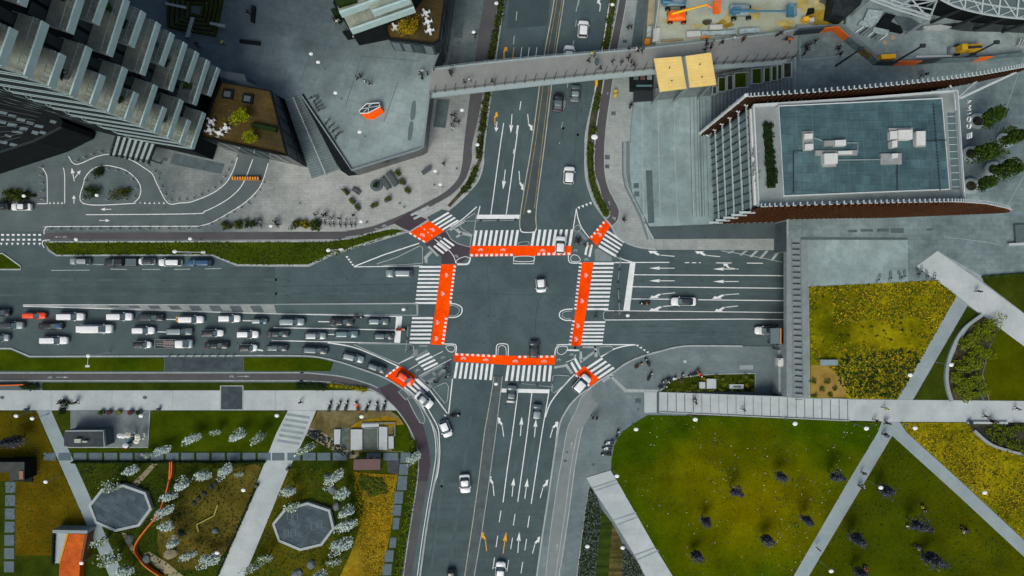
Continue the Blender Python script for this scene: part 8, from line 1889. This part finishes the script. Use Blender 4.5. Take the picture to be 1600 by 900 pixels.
crate('rubble_pile','pile','dark rubble heap in the middle of the site slab',smooth_line([(1098,33),(1104,31),(1112,31),(1111,36),(1103,38)],3,True),SZ,.4,M_dirt); crate('cover_plate','plate','dark plate at the right of the site slab',[(1263,13),(1272,12),(1273,20),(1260,24)],SZ,.3,M_facade)
crate('site_container','container','yellow container at the right end of the site slab',[(1255,27),(1263,25),(1266,31),(1257,33)],SZ,1.2,M_lift['yellow']); crate('site_container','container','small white container beside the yellow one',[(1264,28),(1272,27),(1273,33),(1266,34)],SZ,1.1,M_pale); crate('site_container','container','long yellow container along the hoarding of the yard',[(1377,85),(1400,84),(1400,91),(1378,92)],DK+.02,1.3,M_lift['yellow'])
ho = empty('site_hoarding', P(1380,96,DK), 'zigzag site hoarding with orange panels between plaza and yard', 'hoarding')
def hop(pts, m, name): bm = bmesh.new(); add_ribbon(bm, pts, 1.4, DK+2.0, h=2.0); bmesh.ops.translate(bm, verts=bm.verts[:], vec=-ho.location); part(name, bm, m, ho)
M_hd = mat('hoarding_grey', (.12,.155,.16), .8, .35, .6, 3)
for a, b, m, n in (((1247,48),(1288,44),M_steel_d,'dark_panel'),((1288,44),(1308,41),M_net,'orange_panel'),((1308,40),(1327,57),M_net,'orange_panel'),((1327,57),(1347,73),M_hd,'grey_panel'),((1347,73),(1364,86),MATS['dirt_panel'] if 'dirt_panel' in MATS else mat('dirt_panel', (.14,.11,.05), .9, .5, .8, 3),'brown_panel'),((1364,86),(1374,95),M_hd,'grey_panel'),((1374,95),(1404,96),M_steel_d,'dark_panel'),((1404,95.6),(1441,95),M_net,'orange_panel'),((1441,94.5),(1470,92),M_steel_d,'dark_panel'),((1470,92),(1530,90),M_hd,'grey_panel'),((1530,89.5),(1552,88),M_net,'orange_panel'),((1552,87.5),(1610,81),M_hd,'grey_panel')): hop([a, b], m, n)
crate('white_beam','beam','long white beam lying along the yard hoarding',[(1432,87),(1487,86),(1487,88.5),(1432,90)],DK+.02,.4,M_white)
# yellow loader
yl = empty('loader', P(1503,80,DK+.02), 'dirty yellow loader with grey bucket in the yard', 'loader')
bm = bmesh.new(); add_box(bm, (.9,.1,.6), (3.6,1.35,.9), .06); part('body', bm, mat('loader_yellow', (.42,.26,.02), .7, .4, .8, 3), yl)
bm = bmesh.new(); add_box(bm, (-1.1,-.05,.6), (1.2,1.25,1.7), .06, taper=.85); part('cab', bm, plain('loader_cab', (.55,.33,.015), .6), yl)
bm = bmesh.new(); add_box(bm, (-2.3,-.1,.2), (1.1,1.3,.7), .06, taper=.8); part('bucket', bm, M_steel_g, yl)
bm = bmesh.new(); add_box(bm, (1.0,.1,1.5), (3.0,.35,.25), .06); part('arm', bm, M_steel_d, yl)
for x in (-1.2,1.8):
    for y in (-.7,.8): bm = bmesh.new(); add_tube(bm, [(x,y-.18,.45),(x,y+.18,.45)], .45, 12); part('wheel', bm, M_tyre, yl)
# stacks in the yard
g = 'material stacks in the yard'
for pl, h, m, w_ in (([(1357,14),(1381,17),(1371,36),(1349,32)],.7,M_sheet,'large galvanised stack in the yard under the steel truss'),([(1346,31),(1366,36),(1361,43),(1341,38)],.5,M_sheet,'small galvanised stack below the large one in the yard'),([(1366,42),(1390,46),(1386,55),(1363,50)],.5,M_sheet,'galvanised stack beside the beams in the yard'),([(1385,20),(1400,24),(1392,34),(1406,40),(1412,50),(1370,41)],.9,M_facade,'black skip area full of timber in the yard'),([(1394,24),(1424,28),(1443,40),(1441,47),(1412,47)],.15,M_conc_dark,'dark floor plate right of the skip in the yard'),([(1443,41),(1470,38),(1488,42),(1468,48),(1444,46)],.6,M_walk,'pale sand heap right of the dark plate')):
    slab_thing('material_stack', w_, 'stack', pl, DK+.03, h, m, g)
g = 'steel beams laid out in the yard'
for i in range(7):
    x, y = 1338+i*6.2, 50+i*2.1; bm = bmesh.new(); add_ribbon(bm, [(x,y),(x+12,y-9)], 1.7, DK+.4, h=.35); solo('steel_beam', bm, (M_white,M_steel_d,M_steel_g)[i % 3], f'{("white","black","grey")[i % 3]} beam laid diagonally in the yard, {ORD[i]} from left', 'beam', g)
slab_thing('plywood_sheet', 'tan plywood sheet on the yard floor, lower', 'sheet', [(1378,64),(1384,62),(1388,68),(1381,70)], DK+.03, .15, plain('ply', (.38,.31,.22), .9)); slab_thing('plywood_sheet', 'tan plywood sheet on the yard floor, upper', 'sheet', [(1391,56),(1398,54),(1400,61),(1393,63)], DK+.03, .15, plain('ply', (0,0,0)))
cr = empty('steel_trestle', P(1594,68,DK), 'pale steel trestle stack at the right edge of the yard', 'trestle')
for i in range(4): bm = bmesh.new(); add_box(bm, (-.7+i*.5,0,0), (.14,1.3,.9), -.4); part('frame', bm, M_steel, cr)
for pl, z in (([(1470,38),(1560,34),(1640,40),(1640,52),(1560,50),(1500,48)],DK+.03),): sheet_obj('site_patch', pl, z, mat('dark_yard', (.045,.055,.056), .7, .3, .2, 2), sm=True)  # darker patch on the yard floor in front of the hall
# blind wall and sloped roof dark items left of the truss
bm = bmesh.new(); add_prism(bm, [(1306,-20),(1352,-10),(1344,8),(1322,28),(1300,20)], DK+2.2, SZ); solo('site_shed', bm, mat('shed_black', (.025,.03,.032), .6, .4, .4, 2, tile=(1.2,.5,.6,.5,.3)), 'dark ribbed site shed at the top between slab and truss', 'shed')
# ------------------------------------------------------------------ camera, sky, sun
cam = bpy.data.cameras.new('camera'); co = bpy.data.objects.new('camera', cam); col.objects.link(co)
co.location = (0, 0, H); co.rotation_euler = (0, 0, 0)
cam.sensor_fit = 'HORIZONTAL'; cam.angle = 2 * math.atan(800 / S / H); cam.clip_end = 9000; cam.clip_start = .5
scene.camera = co
w = bpy.data.worlds.new('World'); scene.world = w; w.use_nodes = True
nt = w.node_tree; bg = nt.nodes['Background']
sky = nt.nodes.new('ShaderNodeTexSky'); sky.sky_type = 'NISHITA'; sky.sun_disc = False
EL, AZ = math.radians(52), math.radians(200)
sky.sun_elevation = EL; sky.sun_rotation = AZ; sky.altitude = 100; sky.air_density = 1.0; sky.dust_density = 6.0; sky.ozone_density = 1.0
nt.links.new(sky.outputs[0], bg.inputs['Color']); bg.inputs['Strength'].default_value = .100
sun = bpy.data.lights.new('sun', 'SUN'); sun.energy = 1.2; sun.angle = math.radians(32); sun.color = (1, .99, .93)
so = bpy.data.objects.new('sun', sun); col.objects.link(so)
d = Vector((math.sin(AZ)*math.cos(EL), math.cos(AZ)*math.cos(EL), math.sin(EL)))
so.rotation_euler = d.to_track_quat('Z', 'Y').to_euler(); so.location = (0, 0, 200)
vs_ = scene.view_settings; scene.display_settings.display_device = 'sRGB'
vs_.view_transform = 'Standard'; vs_.look = 'None'; vs_.gamma = 1; vs_.use_curve_mapping = False; vs_.exposure = 0.24
scene.cycles.max_bounces = 5; scene.cycles.use_denoising = True
